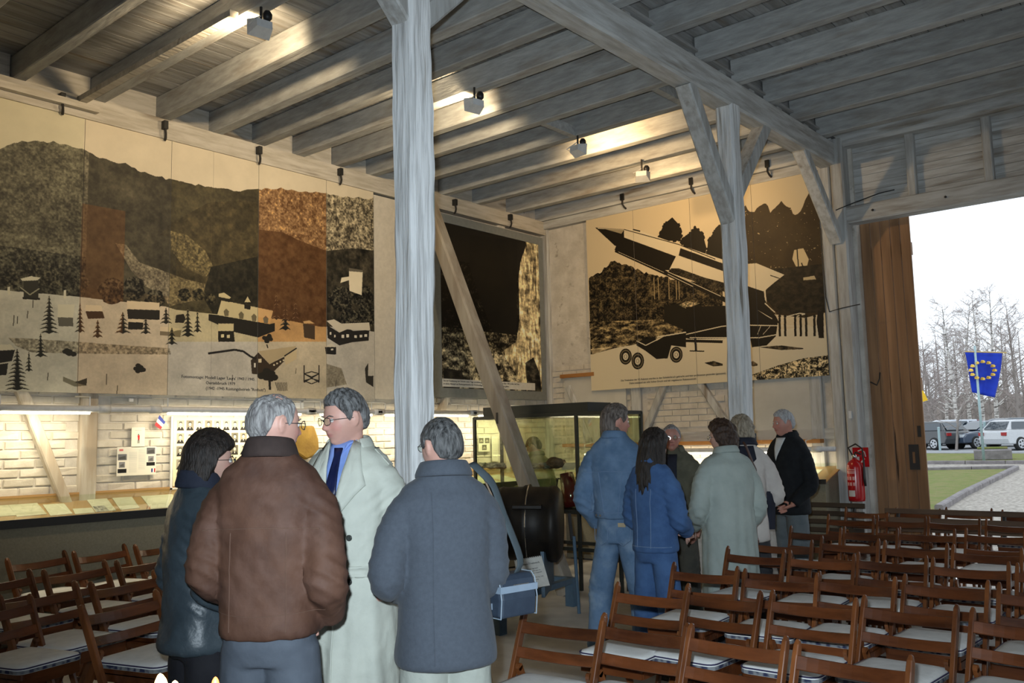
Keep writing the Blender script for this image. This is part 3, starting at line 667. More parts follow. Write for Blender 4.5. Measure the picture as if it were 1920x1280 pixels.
m = C.mask(ragged(top, 6, 4, 8)+z6([(1400, 820), (1250, 860), (1080, 840), (880, 700)])); tex(m, (54, 42, 24), (10, 9, 6), n2, 3)
m2_ = m & (n3*.5+n1*.5 > .735); C.a[m2_] = (190, 170, 130)
C.poly(z6([(1190, 490), (1240, 480), (1270, 540), (1255, 600), (1200, 580), (1180, 540)]), (206, 186, 144)); C.line(z6([(1205, 480), (1215, 600)]), 4, BK); C.line(z6([(1230, 560), (1260, 640)]), 4, BK)
m = C.mask(z6([(1020, 600), (1400, 560), (1400, 820), (1320, 830), (1100, 840), (1040, 760)])); tex(m, (34, 29, 20), (16, 14, 10), n1, 5); C.poly(z6([(1240, 640), (1300, 630), (1310, 650), (1240, 655)]), (190, 172, 134))
# trunks
for x in (425, 448, 505, 545, 560): C.line(z6([(x, 640), (x+4, 760)]), 4, (150, 132, 96))
C.poly(z6([(480, 800), (600, 770), (680, 790), (740, 850), (740, 920), (600, 930), (480, 880)]), (30, 26, 18)); m = C.mask(z6([(600, 770), (680, 780), (600, 810), (560, 790)])); tex(m, (150, 136, 104), (60, 50, 40), n3, 4)
# the rocket
C.poly(z6([(105, 368), (270, 378), (262, 425), (238, 478), (210, 465)]), BK); C.line(z6([(118, 372), (262, 381)]), 3, CR); C.poly(z6([(150, 374), (262, 381), (248, 402)]), (150, 138, 110))
C.poly(z6([(262, 378), (330, 378), (560, 460), (555, 510), (545, 525), (262, 425)]), CR); C.poly(z6([(238, 425), (262, 422), (545, 525), (510, 600), (480, 600), (210, 490)]), BK)
C.poly(z6([(560, 460), (940, 590), (1030, 580), (1110, 620), (1080, 645), (1035, 710), (1040, 790), (930, 760), (510, 595), (545, 525)]), CR)
C.poly(z6([(570, 480), (930, 610), (930, 650), (560, 520)]), BK)
m = C.mask(z6([(520, 590), (560, 590), (700, 640), (930, 700), (1025, 715), (1030, 760), (1050, 800), (930, 760), (500, 610)])); tex(m, (50, 44, 32), (60, 54, 40), n1*.5+n3*.5, 3)
C.poly(z6([(925, 566), (985, 562), (1137, 625), (1085, 665), (1055, 690), (1025, 715), (930, 690)]), CR); C.line(z6([(1060, 628), (1110, 645)]), 3, BK); C.line(z6([(262, 378), (560, 460), (760, 540)]), 3, BK); C.line(z6([(310, 378), (350, 388)]), 5, BK)
C.poly(z6([(930, 685), (1020, 715), (1035, 790), (1090, 850), (1110, 890), (930, 860)]), BK); C.line(z6([(940, 790), (1070, 865)]), 3, CR); C.line(z6([(1030, 780), (1085, 830)]), 4, CR)
C.line(z6([(215, 490), (500, 620), (790, 750), (940, 830)]), 17, BK); C.line(z6([(500, 608), (790, 742)]), 2.5, CR); C.line(z6([(500, 622), (640, 690)]), 2.5, CR); C.line(z6([(230, 500), (480, 612)]), 1.5, CR)
# launcher
C.poly(z6([(600, 800), (950, 790), (1100, 890), (1090, 960), (1040, 1010), (960, 1020), (950, 970), (620, 975), (560, 960), (600, 900)]), BK)
C.line(z6([(600, 950), (800, 905), (950, 900), (1280, 905)]), 4, CR); C.line(z6([(620, 968), (1000, 968), (1130, 945), (1300, 910)]), 4, CR); C.line(z6([(1100, 865), (1220, 835), (1250, 838), (1110, 880)]), 4, CR); C.line(z6([(990, 950), (1010, 900)]), 2, CR); C.line(z6([(1020, 950), (1060, 905)]), 2, CR)
for x in (1110, 1140, 1195, 1225, 1255, 1300, 1335): C.line(z6([(x, 860), (x+2, 960)]), 8, BK); C.ell(z6([(x, 850)])[0], 5, 6, BK)
C.poly(z6([(1320, 820), (1350, 830), (1352, 970), (1325, 970), (1312, 880)]), BK)
# carriage with three wheels
C.poly(z6([(330, 990), (430, 960), (440, 985), (500, 950), (600, 935), (600, 1020), (520, 1010), (500, 1080), (440, 1085), (380, 1040), (330, 1010)]), BK); C.line(z6([(330, 985), (380, 1010), (440, 980)]), 4, CR); C.line(z6([(440, 965), (600, 938)]), 5, CR)
C.line(z6([(650, 970), (655, 1040)]), 9, BK); C.line(z6([(620, 1040), (700, 1042)]), 4, BK); C.line(z6([(600, 985), (800, 990)]), 10, BK)
for (x, y, rx, ry) in ((270, 1070, 40, 48), (336, 1094, 40, 50), (546, 1060, 38, 46)):
    k = .3437*SC/118.0*.83
    C.ell(z6([(x, y)])[0], rx*k, ry*k*.92, BK); C.ell(z6([(x, y)])[0], rx*k*.82, ry*k*.76, (120, 108, 84), .86); C.ell(z6([(x, y)])[0], rx*k*.45, ry*k*.42, CR, .55); C.ell(z6([(x, y)])[0], rx*k*.2, ry*k*.2, CR)
for (a, b, cc, d) in ((700, 1105, 800, 1120), (940, 1105, 990, 1120), (1000, 1020, 1240, 1030)):
    m = C.mask(z6([(a, b), ((a+cc)/2, b-10), (cc, b+5), (cc, d), ((a+cc)/2, d+5)])); tex(m, (60, 52, 38), (60, 52, 40), n1, 4)
m = C.mask(z6([(960, 1170), (1100, 1120), (1240, 1080), (1400, 1060), (1400, 1190), (1000, 1205)])); tex(m, (120, 108, 82), (130, 118, 92), n1*.5+n3*.5, 6)
m = C.mask(z6([(60, 540), (60, 1060), (110, 1060), (120, 640)])); 
im3 = C.image('rocket_print'); MM3 = print_mat('rocket_mural', im3)
t = thing('mural', 'sepia photo mural of a long rocket raised on its wheeled launcher, on the rear wall', 'mural', (-5.5, 10.06, 2.2))
sm = [-7.13, ony(1192, 550, 10.06).x, ony(1300, 550, 10.06).x, ony(1418, 550, 10.06).x, -3.83]
for a, b in zip(sm[:-1], sm[1:]): print_panel('printed_board', 'y', 10.06, a+.002, b-.002, 2.215, 4.66, -7.13, -3.83, 2.215, 4.66, MM3, M_edge, t)
p = ony(1164, 715, 10.056)
text_mesh('caption', "Die Triebsätze der V2-Raketen wurden in den Schieferbruch gebracht und hier probeweise gezündet (getestet).\n              Dabei entstand ein sehr hoher Druck und ein ungeheurer Raketenstrahl.", .034, M_ink, t, p, (1, 0, 0), (0, 0, 1), spacing=1.25)

# black hooks that carry the murals
for k, (x, y) in enumerate(((115, 203), (308, 245), (485, 290), (637, 328), (852, 390), (956, 415))):
    yy = onx(x, y, -7.86).y
    t = thing('hook', 'black iron hook, %s above the %s' % (['leftmost', 'second', 'third', 'fourth', 'left one', 'right one'][k], 'camp mural' if k < 4 else 'tunnel mural'), 'hook', (-7.86, yy, 4.56), group='black hooks over the %s' % ('camp mural' if k < 4 else 'tunnel mural'))
    MB().bb(-7.88, -7.82, yy-.02, yy+.02, 4.60, 4.68).build('clamp', M_black, t, world=True)
    MB().tube([(-7.84, yy, 4.60), (-7.83, yy, 4.55), (-7.85, yy+.01, 4.52), (-7.88, yy+.02, 4.505)], .012, 8).build('hanger', M_iron, t, world=True)
for k, (x, y) in enumerate(((1167, 372), (1296, 345), (1439, 313))):
    xx = ony(x, y, 10.0).x
    t = thing('hook', 'black iron hook above the rocket mural, %s' % ['leftmost of three', 'just left of the farther post', 'right of the farther post'][k], 'hook', (xx, 10.0, 4.72), group='black hooks over the rocket mural')
    MB().bb(xx-.025, xx+.025, 9.98, 10.03, 4.75, 4.84).build('clamp', M_black, t, world=True)
    MB().tube([(xx, 10.0, 4.76), (xx, 9.99, 4.70), (xx+.01, 10.02, 4.66), (xx+.02, 10.05, 4.64)], .013, 8).build('hanger', M_iron, t, world=True)

# ---- small prints on the long wall
def wallprint(name, label, cat, px, cv_w, cv_h, paint, kx=-7.955, z=None, title=None):
    (x0, y0), (x1, y1) = px; a = onx(x0, y0, kx); b = onx(x1, y1, kx)
    C2 = Canvas(cv_w, cv_h, lambda x, y: (x*cv_w, y*cv_h), (222, 218, 205)); paint(C2); im = C2.image(name+'_print')
    t = thing(name, label, cat, (kx, a.y, b.z)); print_panel('printed_sheet', 'x', kx, a.y, b.y, b.z, a.z, a.y, b.y, b.z, a.z, print_mat(name+'_mat', im, .6), M_card, t, th=.006); return t, a, b
def leaflet(c):
    for x, y, a, b, g in ((.02, .25, .24, .46, 110), (.05, .52, .20, .72, 130), (.02, .76, .24, .90, 25), (.75, .04, .97, .27, 100), (.79, .34, .94, .54, 140), (.75, .56, .97, .68, 25)):
        c.poly([(x, y), (a, y), (a, b), (x, b)], (g, g, g+4)); c.poly([(x+.03, (y+b)/2), (a-.03, (y+b)/2-.05), (a-.02, b-.03), (x+.03, b-.03)], (g*.7, g*.7, g*.7))
    for k in range(18): c.line([(.30, .2+k*.04), (.50, .2+k*.04)], 1, (150, 150, 155)); c.line([(.54, .1+k*.04), (.72, .1+k*.04)], 1, (150, 150, 155))
    for i, col in enumerate(((30, 40, 110), (235, 235, 235), (180, 30, 40))): c.poly([(.88+i*.035, .78), (.915+i*.035, .78), (.915+i*.035, .92), (.88+i*.035, .92)], col)
    c.poly([(.05, .07), (.15, .07), (.15, .14), (.05, .14)], (200, 110, 110))
wallprint('leaflet', 'white double leaflet with small dark pictures pinned beside the portrait board', 'poster', ((220, 838), (292, 889)), 240, 170, leaflet)
def litt(c):
    c.line([(.25, .15), (.75, .15)], 2, (170, 170, 165)); c.poly([(.45, .4), (.62, .4), (.60, .65), (.5, .65)], (190, 30, 30)); c.line([(.5, .62), (.48, .8)], 4, (40, 40, 40)); c.line([(.57, .62), (.58, .8)], 4, (40, 40, 40)); c.ell((.52, .36), 4, 4, (60, 40, 30))
wallprint('poster', 'small white poster with a red and black figure above the leaflet', 'poster', ((247, 801), (271, 838)), 90, 130, litt)
def portraits(c):
    c.a[:] = (226, 214, 178); rg = random.Random(5)
    for r in range(5):
        for q in range(9):
            x, y = .035+q*.108, .045+r*.19; g = rg.randint(90, 190); c.poly([(x, y), (x+.085, y), (x+.085, y+.15), (x, y+.15)], (g, g*.96, g*.85))
            c.poly([(x+.0, y+.15), (x+.02, y+.10), (x+.065, y+.10), (x+.085, y+.15)], (36, 34, 30)); c.ell((x+.042, y+.06), 8, 11, (205, 196, 170)); c.poly([(x+.022, y+.05), (x+.03, y+.02), (x+.056, y+.02), (x+.063, y+.05), (x+.05, y+.035), (x+.035, y+.035)], (50, 46, 40)); c.poly([(x+.034, y+.1), (x+.05, y+.1), (x+.042, y+.13)], (220, 214, 196))
t, a, b = wallprint('portrait_board', 'board of small black and white portraits of men behind the group', 'poster', ((326, 782), (480, 902)), 560, 420, portraits)
for (y0_, y1_, z0_, z1_) in ((a.y-.03, a.y-.01, b.z-.03, a.z+.01), (a.y-.03, b.y, b.z-.03, b.z-.015)): MB().bb(-7.96, -7.945, y0_, y1_, z0_, z1_).build('frame_strip', M_white, t, world=True)
def leaf2(c):
    for i, (x, y) in enumerate(((.05, .1), (.55, .1), (.3, .55))): c.poly([(x, y), (x+.4, y), (x+.4, y+.35), (x, y+.35)], (90, 88, 76)); c.poly([(x+.05, y+.25), (x+.2, y+.08), (x+.35, y+.25)], (160, 156, 140))
wallprint('picture_sheet', 'sheet with three small grey pictures seen through the glass case', 'poster', ((897, 818), (919, 846)), 110, 120, leaf2)
t, a, b = wallprint('text_sheet', 'pale printed text sheet hanging behind the glass case', 'poster', ((922, 818), (934, 864)), 60, 160, lambda c: [c.line([(.15, .1+k*.04), (.85, .1+k*.04)], 1, (140, 140, 130)) for k in range(20)])
# the little french paper flag on the wall
t = thing('paper_flag', 'small blue white and red paper flag pinned below the light rail', 'flag', (-7.9, 4.15, 1.75))
p = [onx(x, y, -7.93) for x, y in ((299, 778), (310, 791), (301, 805), (290, 797))]
for i, (nm, col) in enumerate((('blue_stripe', (.03, .05, .30)), ('white_stripe', (.75, .75, .72)), ('red_stripe', (.60, .02, .03)))):
    f0, f1 = i/3, (i+1)/3; q = [p[0].lerp(p[3], f0), p[1].lerp(p[2], f0), p[1].lerp(p[2], f1), p[0].lerp(p[3], f1)]
    MB().prism(q, (.002, 0, 0)).build(nm, PLAIN('flag_'+nm, col, .7), t, world=True)
MB().tube([p[1], onx(316, 800, -7.95)], .003, 5).build('stick', M_white, t, world=True)
# ------------------------------------------------------------------ folding chairs
M_chair = MAT('varnished_beech', (.140, .042, .013), (.052, .015, .005), rough=.27, scale=5, stretch=(.35, 2, 2), bump=.05, spec=.5, vary=.22, detail=6)
M_chairz = MAT('varnished_beech_upright', (.185, .062, .018), (.078, .024, .008), rough=.27, scale=5, stretch=(2, 2, .3), bump=.05, spec=.5, vary=.22, detail=6)
M_cush = MAT('white_seat_fabric', (.76, .76, .74), (.66, .66, .64), rough=.95, scale=14, bump=.5, bscale=120, bdist=.003, vary=.05, c3=(.56, .56, .55), s3=7, lo3=.6, hi3=.8)
M_pipe = PLAIN('navy_piping', (.035, .03, .085), .8)
M_patt = MAT('patterned_cushion_edge', (.025, .03, .07), (.20, .21, .22), rough=.9, scale=30, stretch=(1, 1, .6), lo=.44, hi=.60, bump=0, detail=1)
def rslab(mb, x0, x1, y0, y1, z0, z1, r, n=5, dome=0):
    out = []
    for cx, cy, a0 in ((x1-r, y1-r, 0), (x0+r, y1-r, 90), (x0+r, y0+r, 180), (x1-r, y0+r, 270)):
        for i in range(n): a = R(a0+90*i/(n-1)); out.append((cx+r*math.cos(a), cy+r*math.sin(a)))
    k = len(out); cx, cy = (x0+x1)/2, (y0+y1)/2
    lv = [(1.0, z0), (1.0, z1-.35*(z1-z0))]
    if dome: lv += [(.97, z1), (.80, z1+dome*.6), (.45, z1+dome)]
    else: lv += [(1.0, z1)]
    vs = [(cx+(x-cx)*s, cy+(y-cy)*s, z) for s, z in lv for x, y in out]
    fs = [(i*k+j, i*k+(j+1) % k, (i+1)*k+(j+1) % k, (i+1)*k+j) for i in range(len(lv)-1) for j in range(k)]
    fs += [tuple(range(k-1, -1, -1)), tuple((len(lv)-1)*k+j for j in range(k))]
    mb.add(vs, fs); return out
def make_chair():
    # local: the sitter faces -Y; origin under the top rail
    t = thing('folding_chair', 'x', 'chair')
    W = .205; ZT = .80; ln = .43
    yz = lambda z: (z-ZT)*ln
    for s in (-1, 1):
        mb = MB(); vs = []; pr = []
        prof = [(.0, 0), (.03, .012), (.045, .03)]
        # long upright: top rounded, runs down to the front foot
        d = Vector((0, ln, 1)).normalized(); p0 = Vector((s*W, yz(0), 0)); p1 = Vector((s*W, 0, ZT))
        u = Vector((0, 1, -ln)).normalized()
        ring = []
        for t_, a, b in ((0, .011, .018), (.93, .011, .019), (.975, .010, .017), (1.0, .006, .009)):
            c = p0.lerp(p1, t_)
            ring.append([c+Vector((q*a, 0, 0))+u*w_*b for q, w_ in ((-1, -1), (1, -1), (1, 1), (-1, 1))])
        vs = [v for r_ in ring for v in r_]; fs = [(i*4+j, i*4+(j+1) % 4, (i+1)*4+(j+1) % 4, (i+1)*4+j) for i in range(3) for j in range(4)]+[(3, 2, 1, 0), (12, 13, 14, 15)]
        mb.add(vs, fs); bevel(mb.build('upright', M_chairz, t), .004, 2)
        mb = MB(); xi = s*(W-.026)
        a = Vector((xi, yz(.565), .565)); b = Vector((xi, .17, 0)); mb.beam(a, b, .018, .034, (0, 1, .4)); mb.lathe([(.017, -.009), (.017, .009)], 10, a, Matrix.Rotation(R(90), 3, 'Y'))
        mb.build('leg', M_chairz, t)
    def slat(nm, zc, h, th=.012, bow=.030):
        n = 10; vs = []; un = Vector((0, -1, ln)).normalized(); up = Vector((0, ln, 1)).normalized()
        for i in range(n+1):
            f = i/n*2-1; x = f*(W-.004); c = Vector((x, yz(zc), zc))-un*bow*(1-f*f)+un*.008
            for a, b in ((-1, -1), (1, -1), (1, 1), (-1, 1)): vs.append(c+un*a*th/2+up*b*h/2)
        fs = [(i*4+j, i*4+(j+1) % 4, (i+1)*4+(j+1) % 4, (i+1)*4+j) for i in range(n) for j in range(4)]+[(3, 2, 1, 0), (n*4, n*4+1, n*4+2, n*4+3)]
        bevel(MB().add(vs, fs).build(nm, M_chair, t), .003, 1)
    slat('back_slat', .722, .052); slat('back_slat', .622, .048)
    y1_, y0_ = -.065, -.455
    f = MB(); rslab(f, -.175, .175, y0_, y1_, .470, .497, .02); f.bb(-.175, -.155, y0_+.02, y1_, .435, .475).bb(.155, .175, y0_+.02, y1_, .435, .475).bb(-.17, .17, y0_+.01, y0_+.03, .435, .475)
    f.build('seat', M_chair, t)
    MB().bb(-W, W, yz(.12)-.008, yz(.12)+.008, .105, .135).build('stretcher', M_chair, t)
    MB().bb(-W+.03, W-.03, .115, .131, .10, .13).build('stretcher', M_chair, t)
    c = MB(); o = rslab(c, -.182, .182, y0_-.005, y1_+.02, .499, .531, .045, 5, .016); cu = c.build('cushion', M_cush, t, smooth=True)
    e = MB(); rslab(e, -.184, .184, y0_-.007, y1_+.022, .501, .516, .045); e.build('cushion_edge', M_patt, cu)
    o = rslab(MB(), -.184, .184, y0_-.007, y1_+.022, 0, 1, .045); p = MB(); p.tube([(x, y, .525) for x, y in o+o[:2]], .0035, 5, False); p.build('piping', M_pipe, cu)
    return t
CHR = make_chair()
rowR = {
 'A': [((985, 1140), None, 6), ((1135, 1148), None, 1), ((1298, 1168), None, -1), ((1497, 1198), None, -2)],
 'B': [((1160, 1090), None, 3), ((1292, 1093), None, -2), ((1450, 1105), None, 0), ((1622, 1115), None, -3), ((1825, 1138), None, -5)],
 'C': [((1265, 1053), None, 4), ((1398, 1065), None, 6), ((1537, 1070), None, 0), ((1698, 1075), None, -2), ((1874, 1091), None, 0)],
 'D': [((1366, 1023), None, 0), ((1483, 1031), None, 4), ((1610, 1034), None, 3), ((1750, 1044), None, 2), ((1908, 1055), None, 0)],
 'E': [((1420, 1007), None, 5), ((1542, 1004), None, 2), ((1660, 1012), None, 1), ((1788, 1020), None, 0), ((1922, 1022), None, 0)],
 'F': [((1484, 985), None, 4), ((1584, 986), None, 5), ((1687, 987), None, 2), ((1812, 989), None, 0)],
 'G': [((1554, 963), None, 5), ((1646, 965), None, 5), ((1742, 968), None, 3), ((1850, 972), None, 0)],
 'H': [((1587, 950), None, 4), ((1681, 951), None, 2), ((1775, 950), None, 0), ((1880, 955), None, 0)]}
rows_txt = {'A': 'nearest row of the right block', 'B': 'second row of the right block', 'C': 'third row of the right block', 'D': 'fourth row of the right block', 'E': 'fifth row of the right block', 'F': 'sixth row of the right block', 'G': 'seventh row of the right block', 'H': 'rearmost row before the benches'}
ordn = ['aisle-end', 'second', 'third', 'fourth', 'fifth', 'sixth']
first = True
def put_chair(x, y, rz, label, group):
    global first
    if first: CHR.location = (x, y, 0); CHR.rotation_euler = (0, 0, rz); CHR['label'] = label; CHR['group'] = group; first = False; return CHR
    return copy_tree(CHR, (x, y, 0), rz, label, group)
for rn, lst in rowR.items():
    for i, (a, _, ang) in enumerate(lst):
        P = onz(a[0], a[1], .80); rz = R(ang)
        x, y = P.x+.205*math.cos(rz), P.y+.205*math.sin(rz)
        put_chair(x, y, rz, 'folding chair with white cushion, %s in the %s' % (ordn[i] if i < 5 else 'last', rows_txt[rn]), 'folding chairs of the right block')
rowL = [
 ('row against the long desk', [((57, 1019), 0), ((160, 1008), 0), ((250, 998), 0), ((345, 988), 1)]),
 ('second row from the long desk', [((119, 1031), 0), ((231, 1019), 0), ((335, 1008), 1)]),
 ('middle row at left', [((53, 1066), 0), ((194, 1049), 0), ((315, 1034), 0)]),
 ('nearest row but one at left', [((138, 1088), 0), ((287, 1068), 0)]),
 ('nearest row at left', [((290, 1105), 0)])]
for nm, lst in rowL:
    for i, (b, _) in enumerate(lst):
        Q = onz(b[0], b[1], .80); rz = R(106)   # right-hand upright seen in the photograph
        x, y = Q.x-.24*math.cos(rz), Q.y-.24*math.sin(rz)
        if 'against' in nm: x += .05; y -= .03
        ch_ = put_chair(x, y, rz, 'folding chair with white cushion, %s in the %s' % (['first', 'second', 'third', 'fourth'][i], nm), 'folding chairs of the left block'); ch_.scale = (1.17, 1.08, 1.0)
Q = onz(-12, 1125, .80); put_chair(Q.x, Q.y, R(106), 'brown folding chair cut off by the left edge of the photo', 'folding chairs of the left block')

# ------------------------------------------------------------------ slatted benches by the gate
M_bench = MAT('dark_bench_slat', (.045, .032, .022), (.028, .02, .014), rough=.6, scale=8, stretch=(.2, 1, 1), bump=.2, vary=.2)
M_bench2 = MAT('brown_bench_slat', (.13, .085, .055), (.075, .045, .03), rough=.6, scale=8, stretch=(.2, 1, 1), bump=.2, vary=.2)
def bench(label, x0, x1, y, mat, ztop=.86):
    t = thing('bench', label, 'bench', ((x0+x1)/2, y, 0), group='slatted benches before the gate')
    L = x1-x0; n = 3 if L > 1.5 else 2
    for k in range(4): o = MB().box((0, 0, 0), (L, .022, .05)).build('back_slat', mat, t); bevel(o, .004, 1); o.location = (0, .05-.02*k, ztop-.025-k*.085); o.rotation_euler = (R(-12), 0, 0)
    for k in range(4): o = MB().box((0, 0, 0), (L, .07, .022)).build('seat_slat', mat, t); bevel(o, .004, 1); o.location = (0, -.09-k*.085, .44)
    for i in range(n):
        x = -L/2+.12+i*(L-.24)/(n-1)
        MB().tube([(x, .09, ztop-.02), (x, -.03, .44), (x, .10, 0)], .018, 6).build('leg', M_iron, t)
        MB().tube([(x, -.03, .43), (x, -.37, .425), (x, -.40, 0)], .018, 6).build('leg', M_iron, t)
    return t
bench('dark slatted garden bench standing beside the man in black', -4.35, -3.33, 9.45, M_bench, .83)
bench('long brown slatted bench standing across the open gateway', -3.10, -.95, 9.35, M_bench2, .80)

# ------------------------------------------------------------------ sloping display desks
M_deskfront = MAT('beige_hessian_front', (.235, .215, .155), (.20, .183, .13), rough=.9, scale=60, bump=.2)
M_deskwood = MAT('light_wood_desk', (.40, .24, .10), (.33, .19, .075), rough=.5, scale=6, stretch=(1, .2, 1), bump=.05)
M_paper = MAT('display_paper', (.62, .60, .50), (.55, .53, .43), rough=.8, scale=25, bump=0)
M_glass = GLASS('glass_pane', (.93, .96, .92)); M_glassG = GLASS('greenish_glass', (.90, .93, .84))
dk = thing('display_desk', 'long beige display desk with a sloping glass top along the mural wall', 'display desk', (-7.65, 5, 0))
ya, yb_ = 1.2, 9.45
pr = [(-7.97, .02), (-7.34, .02), (-7.34, 1.0), (-7.97, 1.13)]
MB().prism([(x, ya, z) for x, z in pr], (0, yb_-ya, 0)).build('body', M_deskfront, dk, world=True)
pr = [(-7.97, 1.132), (-7.335, 1.002), (-7.335, 1.012), (-7.97, 1.142)]
MB().prism([(x, ya, z) for x, z in pr], (0, yb_-ya, 0)).build('sloping_board', M_deskwood, dk, world=True)
MB().bb(-7.34, -7.30, ya, yb_, .995, 1.06).build('front_edge', M_black, dk, world=True)
MB().bb(-7.975, -7.95, ya, yb_, 1.14, 1.21).build('back_strip', M_deskwood, dk, world=True)
gp = []
y = ya+.02
while y < yb_-.5:
    pr = [(-7.95, 1.188), (-7.335, 1.056), (-7.335, 1.060), (-7.95, 1.192)]
    MB().prism([(x, y, z) for x, z in pr], (0, 1.0, 0)).build('glass_pane', M_glass, dk, world=True); y += 1.01
def on_desk(px, py):
    # desk plane through (-7.335, 1.012) and (-7.97, 1.142)
    d = ray(px, py); nrm = Vector((.13, 0, .635)).normalized(); p0 = Vector((-7.335, 0, 1.013)); D_ = Vector(d)
    tt = nrm.dot(p0-Vector((0, 0, CAM_H)))/nrm.dot(D_); return Vector((0, 0, CAM_H))+D_*tt
M_docim = MAT('old_document', (.56, .53, .42), (.40, .38, .30), rough=.8, scale=18, lo=.3, hi=.5, bump=0)
M_docbw = MAT('black_and_white_print', (.45, .44, .40), (.05, .05, .045), rough=.6, scale=40, lo=.42, hi=.55, bump=0)
docs = [('pale document sheet at the left end of the desk', [(-30, 945), (12, 943), (30, 966), (-30, 971)], M_docim), ('large grey map sheet on the sloping desk', [(13, 943), (66, 939), (88, 964), (32, 969)], M_docim), ('cream document sheet, third on the desk', [(80, 946), (120, 944), (136, 963), (95, 967)], M_paper),
        ('low cream document sheet, fourth on the desk', [(136, 954), (172, 952), (178, 961), (141, 964)], M_paper), ('document sheet with a dark picture on the desk', [(161, 935), (199, 933), (218, 957), (180, 960)], M_paper), ('cream document sheet beside the bright reflection', [(209, 932), (246, 930), (262, 952), (226, 956)], M_paper), ('wide cream document sheet behind the woman in the dark jacket', [(263, 929), (322, 925), (338, 949), (283, 954)], M_paper), ('dark picture card lying on the desk sheet', [(174, 950), (195, 948), (204, 957), (182, 960)], M_docbw)]
for i, (lb, q, m_) in enumerate(docs):
    o = MB().prism([on_desk(*p) for p in q], (.0006, 0, .003 if i < 7 else .005)).build('document', m_); tag(o, lb, 'document')
y = 4.7; i = 0
while y < 9.0:
    o = MB().prism([(-7.45, y, 1.037), (-7.45, y+.34, 1.037), (-7.86, y+.30, 1.121), (-7.86, y-.02, 1.121)], (.0006, 0, .003)).build('document', (M_paper, M_docim)[i % 2]); tag(o, 'pale document sheet on the desk behind the group and glass case', 'document', 'documents on the desk behind the group'); y += .44; i += 1
# rear desk
rd = thing('display_desk', 'short sloping display desk under the light rail on the rear wall', 'display desk', (-5.6, 9.7, 0))
xa, xb = -7.3, -3.78
pr = [(10.12, .02), (9.62, .02), (9.62, 1.03), (10.12, 1.18)]
MB().prism([(xa, y, z) for y, z in pr], (xb-xa, 0, 0)).build('body', M_deskfront, rd, world=True)
pr = [(10.12, 1.182), (9.60, 1.032), (9.60, 1.044), (10.12, 1.194)]
MB().prism([(xa, y, z) for y, z in pr], (xb-xa+.02, 0, 0)).build('sloping_board', M_deskwood, rd, world=True)
MB().bb(xa, xb+.02, 9.57, 9.60, 1.02, 1.07).build('front_edge', M_black, rd, world=True)
for k in range(3):
    xx = xa+.02+k*1.17; pr = [(10.1, 1.225), (9.6, 1.068), (9.6, 1.072), (10.1, 1.229)]
    MB().prism([(xx, y, z) for y, z in pr], (1.16, 0, 0)).build('glass_pane', M_glass, rd, world=True)
for k in range(7):
    x = -6.9+k*.44; o = MB().prism([(x, 9.68, 1.07), (x+.32, 9.68, 1.07), (x+.32, 9.98, 1.157), (x, 9.98, 1.157)], (0, 0, .003)).build('document', M_paper); tag(o, 'pale document sheet on the rear wall desk', 'document', 'documents on the rear wall desk')
# shelf and panels on the rear wall
M_ledge = MAT('orange_wood_ledge', (.38, .18, .06), (.30, .13, .04), rough=.5, scale=6, stretch=(.2, 1, 1), bump=.05)
o = MB().bb(-7.60, -3.95, 9.98, 10.14, 1.455, 1.50).build('ledge', M_ledge); tag(o, 'long orange brown wooden ledge across the rear wall', 'shelf')
o = MB().bb(-7.66, -7.08, 10.05, 10.14, 2.42, 2.47).build('ledge', M_ledge); tag(o, 'short orange brown wooden ledge left of the rocket mural', 'shelf')
M_panel = MAT('pale_grey_panel', (.52, .51, .47), (.47, .46, .42), rough=.75, scale=4, bump=.05)
o = MB().bb(-7.62, -6.60, 10.10, 10.125, 1.50, 2.42).build('panel', M_panel); tag(o, 'pale grey panel under the left end of the rocket mural', 'panel')
o = MB().bb(-5.0, -4.06, 10.10, 10.125, 1.50, 2.26).build('panel', M_panel); tag(o, 'pale grey panel under the right end of the rocket mural', 'panel')
# switches on the wall
o = MB().bb(-7.97, -7.94, 3.95, 3.99, 2.0, 2.03).build('switch_box', M_white); tag(o, 'tiny white switch box above the light rail near the paper flag', 'switch')
o = MB().bb(-7.97, -7.92, 5.72, 5.86, 1.93, 2.02).build('junction_box', M_white); tag(o, 'white junction box on the wall between the two men', 'switch')

t_ = [onx(x, y, -7.86) for x, y in ((556, 798), (590, 798), (598, 822), (600, 850), (575, 862), (552, 846))]
o = MB().prism(t_, (-.05, 0, 0)).build('hanging_cloth', MAT('mustard_cloth', (.22, .14, .03), (.15, .09, .02), rough=.9, scale=6, bump=.5, bdist=.03)); bevel(o, .02, 2); tag(o, 'mustard yellow cloth hanging on the wall between the two tall men', 'cloth')
o = MB().bb(-3.60, -3.57, 9.95, 9.975, 1.72, 1.80).build('switch_box', M_white); tag(o, 'tiny white switch box on the gate post above the extinguisher sign', 'switch')
